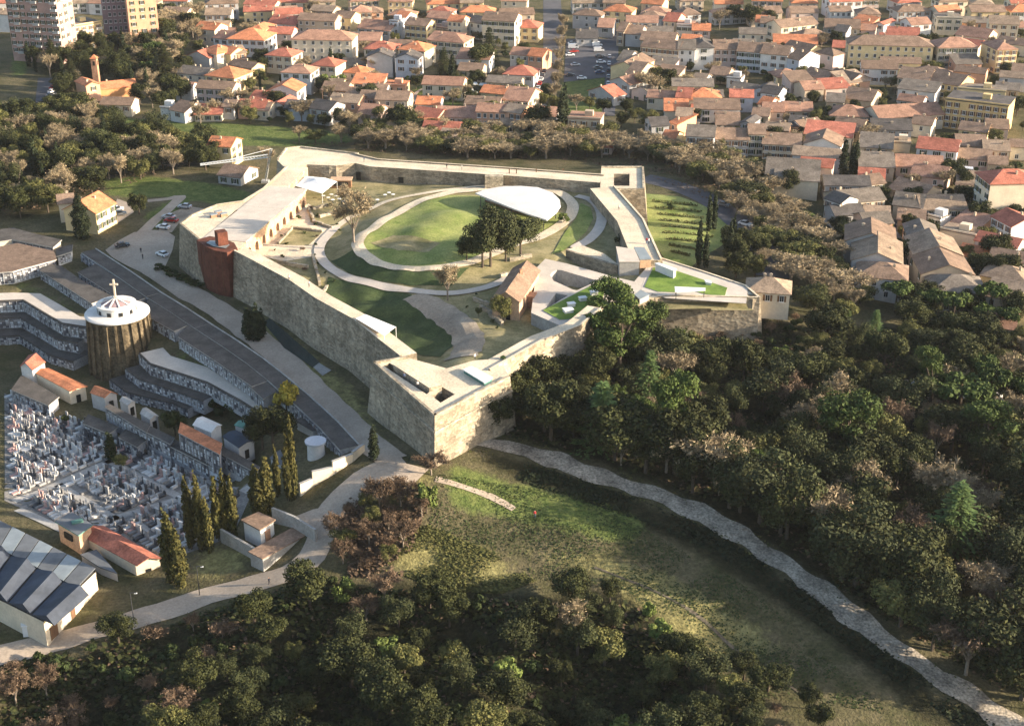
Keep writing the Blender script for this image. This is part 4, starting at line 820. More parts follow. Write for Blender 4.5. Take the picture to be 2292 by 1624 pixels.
 ('c', 1370, 1200, 1480, 1215, 4, 8, 'g', 'yellow', 'orange', 1, 1, Z4), ('c', 850, 1270, 940, 1275, 3, 6, 'g', 'rose', 'red', 1, 1, Z4), ('c', 1850, 1080, 2050, 1085, 4, 12, 'g', 'tan', 'brown', 2, 1, Z4), ('c', 2160, 780, 2300, 800, 5, 9, 'p', 'bluewhite', 'dark', 1, 1, Z4), ('c', 2210, 900, 2300, 915, 5, 8, 'g', 'rose', 'orange', 1, 2, Z4), ('c', 2160, 1000, 2300, 1010, 4, 8, 'g', 'tan', 'brown', 1, 1, Z4),
 # right-hand town
 ('d', 0, 462, 232, 482, 9, 11, 'g', 'white', 'brown', 3, 2, Z3), ('d', 232, 500, 335, 522, 8, 12, 'g', 'bluewhite', 'brown', 1, 2, Z3), ('d', 180, 240, 500, 205, 7, 10, 'g', 'cream', 'brown', 4, 2, Z6), ('d', 115, 375, 490, 385, 3.5, 8, 's', 'salmon', 'orange', 3, 1, Z6), ('d', 765, 385, 1500, 405, 10.5, 11, 'h', 'yellow', 'brown', 11, 3, Z6, 'very long yellow apartment house with brown hipped roof'), ('d', 1545, 412, 1888, 408, 10, 11, 'h', 'cream', 'pink', 6, 3, Z6, 'cream apartment house with shallow pink hipped roof and balconies', None, 5),
 ('d', 2055, 432, 2230, 425, 10.5, 15, 'h', 'yellow', 'pink', 3, 4, Z6), ('d', 1000, 205, 1070, 215, 6, 10, 'p', 'white', 'red', 1, 1, Z6), ('d', 1095, 310, 1370, 325, 5, 12, 'g', 'white', 'red', 4, 1, Z6), ('d', 1310, 215, 1482, 205, 6.5, 9, 'g', 'white', 'pink', 2, 1, Z6), ('d', 1690, 300, 1960, 335, 6, 12, 'g', 'cream', 'pink', 3, 1, Z6), ('d', 1990, 205, 2240, 215, 9, 11, 'g', 'cream', 'tan', 3, 2, Z6), ('d', 1530, 160, 1750, 165, 8, 10, 'f', 'cream', 'grey', 3, 2, Z6), ('d', 560, 240, 860, 250, 6, 12, 'g', 'tan', 'brown', 4, 1, Z6), ('d', 640, 270, 740, 280, 6, 9, 'g', 'grey', 'dark', 1, 2, Z6), ('d', 870, 260, 990, 268, 5, 8, 'g', 'rose', 'pink', 1, 1, Z6), ('d', 0, 200, 110, 205, 7, 9, 'g', 'grey', 'brown', 1, 1, Z6),
 ('d', 880, 592, 1190, 602, 7, 9, 'g', 'white', 'brown', 4, 2, Z4), ('d', 1190, 670, 1455, 700, 7.5, 12, 'g', 'tan', 'brown', 4, 2, Z4), ('d', 1455, 700, 1718, 745, 7, 12, 'g', 'ochre', 'brown', 5, 2, Z4), ('d', 1605, 865, 2150, 928, 11, 12, 'f', 'ochre', 'dark', 8, 4, Z4, 'big ochre house of four storeys with flat roof behind an umbrella pine'), ('d', 1715, 772, 2125, 805, 6, 8, 'f', 'yellow', 'grey', 4, 1, Z4, 'long yellow flat-roofed annex above the ochre house'), ('d', 1030, 1025, 1590, 990, 5.5, 14, 'g', 'cream', 'pink', 8, 1, Z4, 'long cream hall with wide pink tiled roof'),
 ('d', 602, 1000, 932, 1012, 5, 10, 'h', 'cream', 'pink', 4, 1, Z4), ('d', 372, 1245, 692, 1272, 6.5, 10, 'p', 'white', 'brown', 3, 2, Z4, 'white house with wide low gable facing the wooded moat'), ('d', 20, 1245, 345, 1262, 6, 10, 'g', 'cream', 'brown', 5, 2, Z4), ('d', 40, 1120, 240, 1135, 5, 7, 'g', 'salmon', 'tan', 2, 1, Z4), ('d', 1355, 1280, 1702, 1315, 7, 10, 'g', 'white', 'red', 3, 2, Z4), ('d', 45, 1505, 500, 1535, 6.5, 13, 'g', 'cream', 'grey', 2, 1, Z4, 'long cream house with grey-brown roof above the ivy wall'),
 ('h', 1870, -30, 1995, 70, 12.5, 16, 'h', 'cream', 'red', 4, 4, Z5, 'tall cream corner house with red roof and many shuttered windows'), ('h', 2005, 350, 2180, 440, 7.5, 10, 'g', 'white', 'red', 3, 3, Z5), ('d', 740, 725, 950, 700, 4.5, 9, 's', 'salmon', 'tan', 1, 1, Z4), ('d', 360, 640, 560, 690, 4, 9, 'g', 'rose', 'brown', 2, 1, Z4), ('d', 560, 670, 760, 720, 4, 14, 'g', 'rose', 'brown', 3, 1, Z4), ('d', 385, 780, 550, 770, 5, 9, 'g', 'tan', 'pink', 1, 1, Z4), ('d', 570, 880, 720, 890, 4, 9, 'g', 'tan', 'grey', 1, 1, Z4), ('d', 720, 850, 960, 880, 4, 12, 'g', 'tan', 'brown', 1, 1, Z4), ('d', 0, 800, 150, 820, 5, 8, 'g', 'bluewhite', 'dark', 1, 1, Z4), ('d', 20, 965, 200, 972, 4, 9, 'g', 'rose', 'pink', 2, 1, Z4), ('d', 205, 960, 450, 965, 4, 9, 'g', 'tan', 'pink', 2, 1, Z4),
 ('d', 240, 1090, 365, 1100, 4, 10, 'g', 'tan', 'dark', 1, 1, Z4), ('d', 365, 1110, 545, 1080, 4, 7, 'g', 'white', 'brown', 1, 1, Z4), ('d', 620, 1120, 860, 1150, 4, 12, 'g', 'tan', 'brown', 2, 1, Z4), ('d', 970, 1120, 1310, 1130, 4, 10, 'g', 'grey', 'dark', 3, 1, Z4), ('d', 860, 1270, 1140, 1290, 4, 16, 'g', 'tan', 'grey', 2, 1, Z4), ('d', 1140, 1240, 1300, 1250, 3.5, 6, 'f', 'cream', 'tan', 1, 1, Z4), ('d', 1310, 1070, 1480, 1090, 5, 8, 'g', 'cream', 'brown', 1, 1, Z4), ('d', 1720, 1120, 1960, 1150, 4, 8, 'g', 'yellow', 'brown', 2, 1, Z4), ('d', 1960, 1110, 2150, 1120, 4.5, 9, 'g', 'rose', 'brown', 1, 1, Z4), ('d', 1705, 1260, 1960, 1270, 4.5, 10, 'g', 'tan', 'brown', 2, 1, Z4), ('d', 1940, 1300, 2160, 1310, 5, 9, 'g', 'cream', 'tan', 2, 1, Z4), ('d', 1700, 1370, 2000, 1390, 4, 9, 'g', 'rose', 'brown', 2, 1, Z4), ('d', 860, 1440, 1160, 1450, 5, 12, 'g', 'tan', 'grey', 2, 1, Z4), ('d', 1180, 1440, 1580, 1460, 4.5, 10, 'g', 'rose', 'pink', 3, 1, Z4), ('d', 850, 1560, 1070, 1575, 5, 10, 'g', 'tan', 'red', 1, 1, Z4), ('d', 1980, 1420, 2140, 1430, 4, 7, 'g', 'tan', 'brown', 1, 1, Z4), ('d', 1720, 1530, 1850, 1540, 3, 6, 'f', 'bluewhite', 'grey', 1, 1, Z4),
 ('h', 690, 238, 1080, 205, 5, 11, 'g', 'cream', 'grey', 4, 1, Z5, 'cream house with sunlit upper wall at the head of the alley'), ('h', 560, 195, 690, 240, 7.5, 8, 'g', 'white', 'dark', 2, 2, Z5), ('h', 905, 335, 1120, 345, 4, 8, 'g', 'bluewhite', 'tan', 1, 1, Z5), ('h', 650, 345, 900, 330, 5, 9, 'g', 'grey', 'dark', 1, 1, Z5), ('h', 830, 868, 1268, 908, 6.5, 11, 'h', 'white', 'brown', 4, 2, Z5, 'white house with brown hipped roof facing the wood at the alley foot'), ('h', 790, 730, 1225, 765, 7.2, 17, 'p', 'grey', 'tan', 2, 2, Z5, 'long tan-roofed house with small skylights behind the white alley house'), ('h', 740, 560, 1170, 590, 7.4, 13, 'p', 'grey', 'brown', 2, 2, Z5, 'brown-roofed house third up the alley from the wood'), ('h', 1480, 1002, 1960, 1022, 6, 12, 'h', 'tan', 'grey', 5, 2, Z5, 'tan house with grey-brown hipped roof across the alley'), ('h', 1400, 850, 1850, 860, 6.8, 16, 'p', 'tan', 'brown', 3, 2, Z5, 'long ridge-roofed brown house second up across the alley'), ('h', 1330, 680, 1750, 690, 7.2, 14, 'p', 'rose', 'tan', 3, 2, Z5, 'tan-roofed house third up across the alley'), ('h', 1290, 540, 1560, 550, 6.5, 12, 'p', 'tan', 'grey', 2, 2, Z5, 'grey-roofed house at the top across the alley'), ('h', 1960, 1040, 2240, 1090, 6, 14, 'g', 'cream', 'tan', 3, 1, Z5),
 ('h', 1560, 470, 1860, 530, 5, 7, 'f', 'cream', 'tan', 0, 0, Z5, 'blank sunlit cream wall block with flat roof above the alley'), ('h', 1400, 292, 1790, 292, 5, 13, 'g', 'cream', 'tan', 5, 1, Z5), ('h', 1110, 110, 1400, 185, 5, 12, 'g', 'tan', 'brown', 2, 1, Z5), ('h', 1150, 250, 1400, 280, 5, 12, 'g', 'tan', 'grey', 1, 1, Z5), ('h', 1960, 1300, 2200, 1335, 4.5, 11, 'g', 'tan', 'pink', 2, 1, Z5), ('h', 1190, 380, 1420, 400, 4, 10, 'g', 'tan', 'brown', 1, 1, Z5), ('h', 1450, 350, 1560, 380, 4, 6, 'f', 'white', 'grey', 1, 1, Z5), ('h', 1300, -10, 1590, 30, 5, 12, 'g', 'rose', 'pink', 2, 1, Z5), ('h', 560, 80, 950, 85, 6, 9, 'g', 'grey', 'dark', 3, 1, Z5), ('h', 940, 75, 1080, 60, 6, 9, 'g', 'tan', 'brown', 2, 1, Z5), ('h', 120, 25, 500, 50, 6, 9, 'g', 'cream', 'grey', 2, 1, Z5),
]
for spec in HS: house(*spec)
# a second rank of roofs along the upper edge of the view
rr = random.Random(5)
for i in range(29):
    x = -40 + i * 82 + rr.uniform(-14, 14)
    if 1130 < x < 1262: continue
    for y in (rr.uniform(22, 34), rr.uniform(0, 10)):
        if 28 < x < 340 and y > 15: continue
        w = rr.uniform(45, 78)
        house('D', x, y, x + w, y + rr.uniform(-3, 4), rr.uniform(5, 9), rr.uniform(9, 12), rr.choice('gghg'), rr.choice(['cream', 'white', 'rose', 'tan', 'grey', 'yellow']), rr.choice(['orange', 'red', 'pink', 'brown', 'brown', 'tan']), rr.choice([2, 3, 4]), 2, 'in the farthest rows of town roofs')

def free(x, y, m=1.5):
    for c, w, d, ux, uy in FOOT:
        v = Vector((x, y)) - c
        if abs(v.dot(ux)) < w + m and abs(v.dot(uy)) < d + m: return False
    return True
def infill(poly_px, n, seed, zone):         # smaller houses in the gaps between the ones placed by hand
    rg = random.Random(seed); poly = [(q.x, q.y) for q in world(poly_px)]; xs = [p[0] for p in poly]; ys = [p[1] for p in poly]; k = 0
    for _ in range(n * 60):
        if k >= n: break
        x, y = rg.uniform(min(xs), max(xs)), rg.uniform(min(ys), max(ys))
        if not inside(x, y, poly): continue
        W, D = rg.uniform(8, 17), rg.uniform(8, 11); nb = min(FOOT, key=lambda f: (f[0] - Vector((x, y))).length); ux, uy = nb[3], nb[4]; c = Vector((x, y))
        if not all(free(*(c + ux * W * i / 2 + uy * D * j / 2), .6) for i in (-1, -.5, 0, .5, 1) for j in (-1, 0, 1)): continue
        a = c - ux * W / 2 - uy * D / 2; b = a + ux * W; z = th(x, y); H = rg.uniform(3.4, 6.5)
        def pix(q, zz):
            v = Vector((q.x, q.y, zz - CH)); dz = v.y * ct - v.z * st; return (CX + F * v.x / dz, CY - F * (v.y * st + v.z * ct) / dz)
        p1, p2 = pix(a, z + H), pix(b, z + H)
        house('D', *p1, *p2, H, D, rg.choice('gggghs'), rg.choice(['cream', 'tan', 'rose', 'white', 'grey', 'salmon', 'yellow']), rg.choice(['orange', 'red', 'pink', 'brown', 'brown', 'tan', 'grey']), rg.choice([1, 2, 3]), rg.choice([1, 2]), zone, zb=z); k += 1
infill([(1500, 105), (1800, 75), (2300, 60), (2300, 560), (2160, 440), (1960, 430), (1850, 415), (1740, 375), (1560, 300), (1480, 280), (1420, 200)], 44, 3, 'in the gaps of the old quarter')
infill([(430, 45), (1160, 45), (1150, 270), (960, 262), (760, 255), (520, 245), (430, 215), (440, 120)], 22, 4, 'in the gaps above the moat')
infill([(1385, 40), (1500, 40), (1500, 270), (1400, 230)], 4, 6, 'in the gaps by the side street')
infill([(1850, 440), (2290, 450), (2290, 690), (2100, 650), (1980, 600), (1880, 540)], 14, 7, 'in the gaps along the alley')
# stand-alone houses near the fortress
house('D', 214, 477, 257, 454, 6.6, 11, 'g', 'yellow', 'orange', 4, 2, '', 'tall ochre farmhouse with sunlit window front beside the plaza', 3.0)
house('D', 1671, 650, 1768, 657, 4.6, 8.5, 'h', 'cream', 'tan', 3, 1, '', 'small cream gatehouse with hipped roof at the wall end above the wood', 2.2, zb=3.4)
# bell tower of the brick church
g = G(219, 200); o = empty('bell_tower', g); MB().box((0, 0, 0), (2.4, 2.4, 13)).build('shaft', 'brick', o)
mk('cap', [(-1.5, -1.5, 13), (1.5, -1.5, 13), (1.5, 1.5, 13), (-1.5, 1.5, 13), (0, 0, 14.6)], [(0, 1, 4), (1, 2, 4), (2, 3, 4), (3, 0, 4), (3, 2, 1, 0)], 'roof_orange', o)
for s in (0, 1, 2, 3): a = s * math.pi / 2; MB().box((1.21 * math.sin(a), -1.21 * math.cos(a), 10.2), (.9, .1, 1.8), a).build('bell_opening', 'dark', o)
tag(o, 'slim brick bell tower beside the orange-roofed church nave', 'bell tower')
for lab, lst in used_labels.items():
    if len(lst) > 1:
        for o in lst: o['group'] = 'look-alike houses: ' + lab.split(' with ')[0]
# white awnings in a back yard
for i, (x, y, w) in enumerate(((1040, 187, 9), (1075, 189, 10))):
    g = G(x + 14, y + 14); o = empty('yard_awning', g); MB().box((0, 0, 2.6), (w * .6, 4, .12), .1 + i * -.3).build('cover', 'white_metal', o)
    for sx in (-1, 1):
        for sy in (-1, 1): MB().cyl((sx * w * .25, sy * 1.6, -.2), .06, .06, 2.8, 6).build('post', 'iron', o)
    tag(o, 'white yard awning among the cars behind the terraced houses', 'awning', 'yard awnings')

# ------------------------------------------------------------------ cemetery
def niche_bay_mesh(w, h, rows, cols, seed):
    r = random.Random(seed); mb = MB(); mb.box((0, .05, 0), (w, .1, h), 0, 0); mb.box((-w / 2 + .08, -.12, 0), (.16, .3, h), 0, 1)
    cw_, chh = (w - .24) / cols, (h - .35) / rows
    for i in range(cols):
        for j in range(rows): mb.box((-w / 2 + .2 + cw_ * (i + .5), -.03, .12 + chh * j), (cw_ * .84, .08, chh * .82), 0, r.choice([2, 2, 3, 0, 1]))
    o = mb.build('niche_bay', ['niche_dark', 'niche_frame', 'niche_light', 'grave_grey']); me = o.data; bpy.data.objects.remove(o); return me
BAYS = [niche_bay_mesh(2.4, 3.0, 4, 3, s) for s in range(4)]
def bays(a, b, z0, h, root, out):           # a row of burial-niche bays on the facade a-b
    d = (b - a).to_2d(); L = d.length; n = max(1, int(round(L / 2.4))); d.normalize(); nn = Vector((d.y, -d.x)); rz = math.atan2(d.y, d.x)
    if nn.dot(out) < 0: rz += math.pi
    nn = nn if nn.dot(out) > 0 else -nn
    for k in range(n):
        c = a.to_2d() + d * L * (k + .5) / n + nn * .04
        link('niche_bay', R.choice(BAYS), root, (c.x, c.y, z0 + .1), rz, (L / n / 2.4, 1, (h - .35) / 3.0))
OUT = Vector((-.6, -.8))
def niche_building(pl, z1, z0, label, front, roofm='dark_roof', wallm='niche_frame', group=None, name='niche_building', cat='burial building'):
    o = empty(name); w = [P(x, y, z1) for x, y in pl]
    solid('core', w, z1 - .25, z0 - 1.5, wallm, wallm, o); solid('roof', offset(ccw([(p.x, p.y) for p in w]), .35), z1, z1 - .25, 'concrete', roofm, o)
    for (i, j) in front: bays(w[i], w[j], z0, z1 - .25 - z0, o, OUT)
    tag(o, label, cat, group); return o
# row along the road
RO = [(214, 557), (290, 606), (361, 655), (415, 688), (470, 724), (530, 762), (589, 802), (640, 842), (700, 893), (754, 942), (804, 996)]
for k in range(len(RO) - 1):
    a, b = P(*RO[k], -.5), P(*RO[k + 1], -.5); d = (b - a).to_2d().normalized(); nn = Vector((d.y, -d.x))
    if nn.dot(OUT) < 0: nn = -nn
    o = empty('niche_building'); W = 4.3; q = [a.to_2d(), b.to_2d(), b.to_2d() + nn * W, a.to_2d() + nn * W]; zb = -4.0
    solid('core', q, -.75, zb - 1.5, 'niche_frame', 'niche_frame', o); solid('roof', q, -.5 + .015 * (k % 2), -.75, 'concrete', 'dark_roof', o)
    bays(Vector((*(q[3]), 0)), Vector((*(q[2]), 0)), zb, 3.2, o, OUT); MB().bar((*q[0], -.4), (*q[1], -.4), .3).build('coping', 'concrete', o)
    tag(o, 'section of the long dark-roofed burial-niche row along the fortress road', 'burial building', 'burial-niche row along the fortress road')
niche_building([(91, 604), (206, 677), (246, 662), (190, 634), (134, 595), (113, 592)], -.7, -3.9, 'wide dark-roofed burial house between the tiers and the round tower', [(0, 1)])
niche_building([(177, 609), (258, 661), (299, 674), (328, 664), (213, 592)], -.75, -3.9, 'dark-roofed burial house tucked behind the round tower', [(0, 1)])
niche_building([(331, 676), (336, 662), (436, 719), (390, 739), (331, 706)], -.7, -4.0, 'short dark-roofed burial house on the roadward flank of the round tower', [(3, 4)])
niche_building([(401, 752), (433, 720), (520, 770), (616, 824), (612, 845), (565, 862), (480, 803)], -.7, -4.2, 'long dark-roofed burial house above the curved niche tiers', [(5, 6), (6, 0)])
niche_building([(560, 862), (618, 828), (650, 852), (590, 890)], -.9, -5, 'low dark-roofed burial house by the yellow tree', [(0, 3)])
# stepped tiers, both wings
def tier(front, depth, z1, z0, label, topm):
    o = empty('niche_tier'); a = [P(x, y, z1) for x, y in front]; n = len(a); back = []
    for i, p in enumerate(a):
        d = (a[min(i + 1, n - 1)] - a[max(i - 1, 0)]).to_2d().normalized(); nn = Vector((-d.y, d.x)); nn = nn if nn.dot(OUT) < 0 else -nn; back.append(p.to_2d() + nn * depth)
    solid('terrace', [p.to_2d() for p in a] + back[::-1], z1, z0 - 1.0, 'niche_frame', topm, o)
    for p, q in zip(a, a[1:]): bays(p, q, z0, z1 - z0 - .1, o, OUT); MB().bar((p.x, p.y, z1 - .05), (q.x, q.y, z1 - .05), .34).build('cornice', 'dark_roof', o)
    tag(o, label, 'niche tier'); return o
tier([(-30, 674), (20, 672), (52, 671), (95, 697), (139, 723), (192, 731)], 5.5, -3.5, -7, 'top tier of burial niches under the pale promenade beside the round tower', 'paving')
tier([(-30, 712), (18, 711), (46, 710), (90, 735), (128, 758), (174, 767)], 6.5, -7.02, -10, 'middle tier of burial niches stepping down beside the round tower', 'dark_roof')
tier([(-30, 752), (14, 752), (44, 750), (80, 772), (113, 794), (164, 809)], 6.5, -10.04, -12.9, 'bottom tier of burial niches beside the red-roofed chapel', 'dark_roof')
tier([(312, 790), (335, 813), (400, 834), (464, 855), (537, 895), (572, 917)], 6, -4.2, -7.4, 'curved top tier of burial niches under the pale walkway below the road', 'paving')
tier([(282, 824), (310, 846), (362, 863), (413, 881), (455, 897)], 6.5, -7.42, -10, 'curved middle tier of burial niches between shrubs and walkway', 'dark_roof')
tier([(246, 848), (284, 876), (335, 889), (387, 901), (420, 915)], 6.5, -10.04, -12.6, 'curved bottom tier of burial niches above the marble tombs', 'dark_roof')
# round ossuary tower with white ribbed cap and cross
tw = tag(empty('round_tower'), 'massive round cemetery tower with white rim, ribbed cap and tall cross', 'tower')
c = P(262, 696, 3.0); bz = -13.6
mb = MB(); n = 48
mb.cyl((c.x, c.y, bz), 8.1, 7.1, 3 - bz - .3, n); mb.build('drum', 'tower_stone', tw)
for k in range(22):
    a = 2 * math.pi * (k + R.uniform(-.22, .22)) / 22; x, y = c.x + 7.35 * math.cos(a), c.y + 7.35 * math.sin(a); m2 = MB()
    x0, y0 = c.x + 8.3 * math.cos(a), c.y + 8.3 * math.sin(a); m2.bar((x0, y0, bz), (x, y, R.uniform(1.6, 2.25)), R.uniform(.55, .95)); m2.build('buttress', 'tower_stone', tw)
def lathe(prof, n, cx, cy):
    V, Fc = [], []
    for r, z in prof:
        for k in range(n): a = 2 * math.pi * k / n; V.append((cx + r * math.cos(a), cy + r * math.sin(a), z))
    for j in range(len(prof) - 1):
        for k in range(n): Fc.append((j * n + k, j * n + (k + 1) % n, (j + 1) * n + (k + 1) % n, (j + 1) * n + k))
    return V, Fc
V, Fc = lathe([(7.3, 2.2), (7.9, 2.5), (7.9, 2.8), (7.4, 3.0), (4.7, 3.25), (4.7, 3.0)], 56, c.x, c.y); mk('rim', V, Fc, 'wall_white', tw)
V, Fc = lathe([(4.6, 3.0), (4.6, 4.9), (4.9, 5.0), (4.9, 5.2), (3.6, 5.4)], 48, c.x, c.y); lant = mk('lantern', V, Fc, 'wall_white', tw)
V, Fc = lathe([(3.9, 5.2), (3.0, 5.7), (1.2, 6.2), (.05, 6.35)], 32, c.x, c.y); mk('cap', V, Fc, 'wall_mauve', tw, smooth=True)
for k in range(10):
    a = 2 * math.pi * k / 10 + .15; m2 = MB(); m2.box((c.x + 4.62 * math.cos(a), c.y + 4.62 * math.sin(a), 3.25), (1.0, .16, 1.0), a + math.pi / 2); m2.build('arched_opening', 'dark', lant)
    m2 = MB(); b0 = Vector((c.x, c.y)); m2.bar((c.x + 4.0 * math.cos(a), c.y + 4.0 * math.sin(a), 5.35), (c.x + .5 * math.cos(a), c.y + .5 * math.sin(a), 6.5), .34); m2.build('rib', 'wall_white', tw)
MB().box((c.x, c.y, 6.2), (.42, .42, 5.2)).box((c.x, c.y, 9.9), (2.0, .38, .42)).build('cross', 'wall_cream', tw)
# white drum by the lower wall
dr = tag(empty('white_drum'), 'white cylindrical ossuary drum with wide flat lid beside the lower cemetery wall', 'ossuary')
g = P(706, 986, -.2); MB().cyl((g.x, g.y, -7.5), 2.0, 1.75, 7.0, 32).build('shaft', 'wall_white', dr); MB().cyl((g.x, g.y, -.55), 2.2, 2.25, .4, 32).build('lid', 'wall_bluewhite', dr)
# long niche rows facing the tombs
def row(pl, z1, z0, label, group=None, roofm='dark_roof', wallm='niche_frame'): return niche_building(pl, z1, z0, label, [(0, 1)], roofm, wallm, group)
I = lambda l: [zp('i', x, y) for x, y in l]
row(I([(110, 330), (420, 460), (500, 395), (190, 215)]), -9.4, -12.6, 'grey niche row with dark roof behind the chestful of white tombs below the chapel', roofm='dark_roof')
row(I([(730, 620), (945, 705), (1010, 655), (770, 555)]), -9.4, -12.4, 'pale niche row beside the tall dark cypress in the tomb field')
row(I([(1040, 740), (1190, 820), (1260, 765), (1090, 685)]), -9.4, -12.2, 'short niche row on the far flank of the dark cypress')
row(I([(920, 480), (1265, 690), (1290, 640), (950, 465)]), -7.2, -10.9, 'upper pale niche wall with cracked plaster above the tomb field')
row(I([(1270, 690), (1470, 790), (1500, 750), (1300, 655)]), -7.3, -10.9, 'upper niche wall with blue-grey plaques next to the white slab wall')
row(I([(1470, 810), (1800, 975), (1880, 930), (1520, 775)]), -8.3, -11.6, 'niche row with dark roof reaching the tall golden cypresses')
row(I([(1560, 700), (1900, 880), (1915, 800), (1575, 625)]), -4.2, -10.0, 'tall white slab wall with tiny dark vents', roofm='roof_orange', wallm='wall_bluewhite')
row(I([(1905, 870), (2220, 1040), (2240, 1000), (1920, 825)]), -6.2, -9.8, 'niche row under a narrow orange roof beside the slab wall')
# cemetery chapels and tomb houses
def tombhouse(quad, z1, z0, label, wm='wall_white', rm='roof_orange', rise=1.0, nm='tomb_house'):
    o = empty(nm); w = [P(x, y, z1) for x, y in quad]; w = [Vector((p[0], p[1], z1)) for p in ccw([(p.x, p.y) for p in w])]
    solid('wall', w, z1, z0 - 1, wm, wm, o); c = sum(w, Vector()) / 4; q = [c + (p - c) * 1.1 for p in w]
    e = 0 if (w[1] - w[0]).length > (w[2] - w[1]).length else 1
    m1 = (q[e - 1] + q[e]) / 2 + Vector((0, 0, rise)); m2 = (q[e + 1] + q[(e + 2) % 4]) / 2 + Vector((0, 0, rise))
    V = [tuple(q[e] + Vector((0, 0, .06))), tuple(q[e + 1] + Vector((0, 0, .06))), tuple(q[(e + 2) % 4] + Vector((0, 0, .06))), tuple(q[e - 1] + Vector((0, 0, .06))), tuple(m1), tuple(m2)]
    V, Fc = shell(V, [(0, 1, 5, 4), (2, 3, 4, 5)], .15); mk('roof', V, Fc, rm, o)
    mk('gable', [tuple(w[e]), tuple(w[e - 1]), tuple((w[e] + w[e - 1]) / 2 + Vector((0, 0, rise * .9))), tuple(w[e + 1]), tuple(w[(e + 2) % 4]), tuple((w[e + 1] + w[(e + 2) % 4]) / 2 + Vector((0, 0, rise * .9)))], [(0, 1, 2), (3, 4, 5)], wm, o)
    lo = min(range(4), key=lambda k: (w[k] + w[(k + 1) % 4]).y); m = (w[lo] + w[(lo + 1) % 4]) / 2; d = (w[(lo + 1) % 4] - w[lo]); a = math.atan2(d.y, d.x); nn = Vector((d.y, -d.x)).normalized()
    MB().box((m.x + nn.x * .04, m.y + nn.y * .04, z0), (1.1, .1, 2.1), a).build('door', 'dark', o)
    tag(o, label, 'tomb house'); return o
tombhouse(I([(180, 130), (280, 160), (385, 95), (250, 40)]), -7.5, -12.6, 'white tomb chapel with red roof and round window at the foot of the niche tiers', rm='roof_red', rise=1.6)
tombhouse(I([(300, 180), (600, 340), (740, 300), (430, 155)]), -8.8, -12.6, 'long cream burial hall with a flat orange roof strip', 'wall_cream', 'roof_orange', .4)
tombhouse(I([(790, 360), (905, 400), (1010, 370), (870, 310)]), -8.6, -12, 'grey tomb chapel with rounded terracotta roof', 'wall_grey', 'roof_orange', 1.1)
tombhouse(I([(1680, 640), (1830, 700), (1915, 640), (1760, 570)]), -4.5, -8.5, 'white tomb temple with pale hipped roof behind the slab wall', 'wall_white', 'wall_white', .7)
tombhouse(I([(1040, 430), (1110, 470), (1170, 440), (1090, 395)]), -7.6, -10.6, 'small pale tomb house near the round dark shrub', 'wall_grey', 'concrete', .6)
tombhouse(I([(1220, 540), (1300, 590), (1370, 560), (1270, 490)]), -7.4, -10.4, 'small grey tomb house with weathered roof in front of the round shrub', 'wall_grey', 'concrete', .6)
tombhouse(I([(1940, 740), (2070, 830), (2200, 770), (2050, 690)]), -5.0, -8.6, 'tomb house with slate-blue and white striped roof', 'wall_white', 'blue_panel', .5)
tombhouse(I([(2040, 640), (2190, 690), (2200, 640), (2110, 600)]), -4.6, -7.5, 'low tomb house with green copper roof under the big oak', 'wall_grey', 'copper', .5)
tombhouse([(606, 1025), (640, 1045), (662, 1030), (628, 1008)], -5.0, -8.2, 'low grey tomb house with flat lead roof near the white drum', 'wall_grey', 'grey_panel', .3)
tombhouse([(672, 1072), (700, 1085), (730, 1062), (704, 1050)], -5.2, -8, 'low tomb house with pale green copper roof against the lower wall', 'wall_grey', 'copper', .25)
tombhouse([(730, 1052), (752, 1062), (775, 1046), (752, 1036)], -4.2, -6.5, 'low tomb house with blue-grey roof against the lower wall', 'wall_grey', 'glass_roof', .25)
tombhouse([(664, 940), (700, 962), (752, 946), (720, 920)], -2.0, -6, 'dark-roofed burial court with white grille near the white drum', 'wall_grey', 'dark_roof', .2)
# boundary wall along the cemetery road
bw = empty('boundary_wall'); tag(bw, 'plastered cemetery boundary wall climbing along the curving road', 'wall')
BW = [(672, 1110), (700, 1088), (745, 1062), (790, 1032), (815, 1010)]
for k in range(4):
    a, b = G(*BW[k]), G(*BW[k + 1]); d = b - a; zt = max(a.z, b.z) + 1.8; zl = min(a.z, b.z) - 1
    MB().box(((a.x + b.x) / 2, (a.y + b.y) / 2, zl), (d.to_2d().length - .02, .45, zt - zl), math.atan2(d.y, d.x)).build('wall_section', 'wall_cream', bw)
    MB().box(((a.x + b.x) / 2, (a.y + b.y) / 2, zt), (d.to_2d().length - .02, .65, .12), math.atan2(d.y, d.x)).build('coping', 'concrete', bw)
# gatehouse, long shed, chapel court and glass-roofed workshop near the lower road
gt = empty('gatehouse'); tag(gt, 'brownish cemetery gatehouse tower with copper-green roof', 'gatehouse')
w = [P(x, y, -7.2) for x, y in [(129, 1168), (176, 1196), (203, 1176), (160, 1150)]]; solid('wall', w, -7.2, -14.5, 'brick_light', 'dark_roof', gt); solid('roof', offset(ccw([(p.x, p.y) for p in w]), .4), -6.95, -7.2, 'copper', 'grey_panel', gt)
cc = sum(w, Vector()) / 4; MB().box((cc.x + .5, cc.y + .3, -6.95), (2.2, 1.1, .35), .5).build('skylight', 'copper', gt)
a, b = w[0], w[1]; m = (a + b) / 2; d = b - a; MB().box((m.x - .12, m.y - .2, -9.6), (2.6, .3, 1.3), math.atan2(d.y, d.x)).build('window', 'dark', gt)
tombhouse([(190, 1200), (303, 1262), (357, 1248), (235, 1180)], -9.4, -13.2, 'long cream cemetery shed with red tiled roof beside the gatehouse', 'wall_cream', 'roof_red', 1.2, 'cemetery_shed')
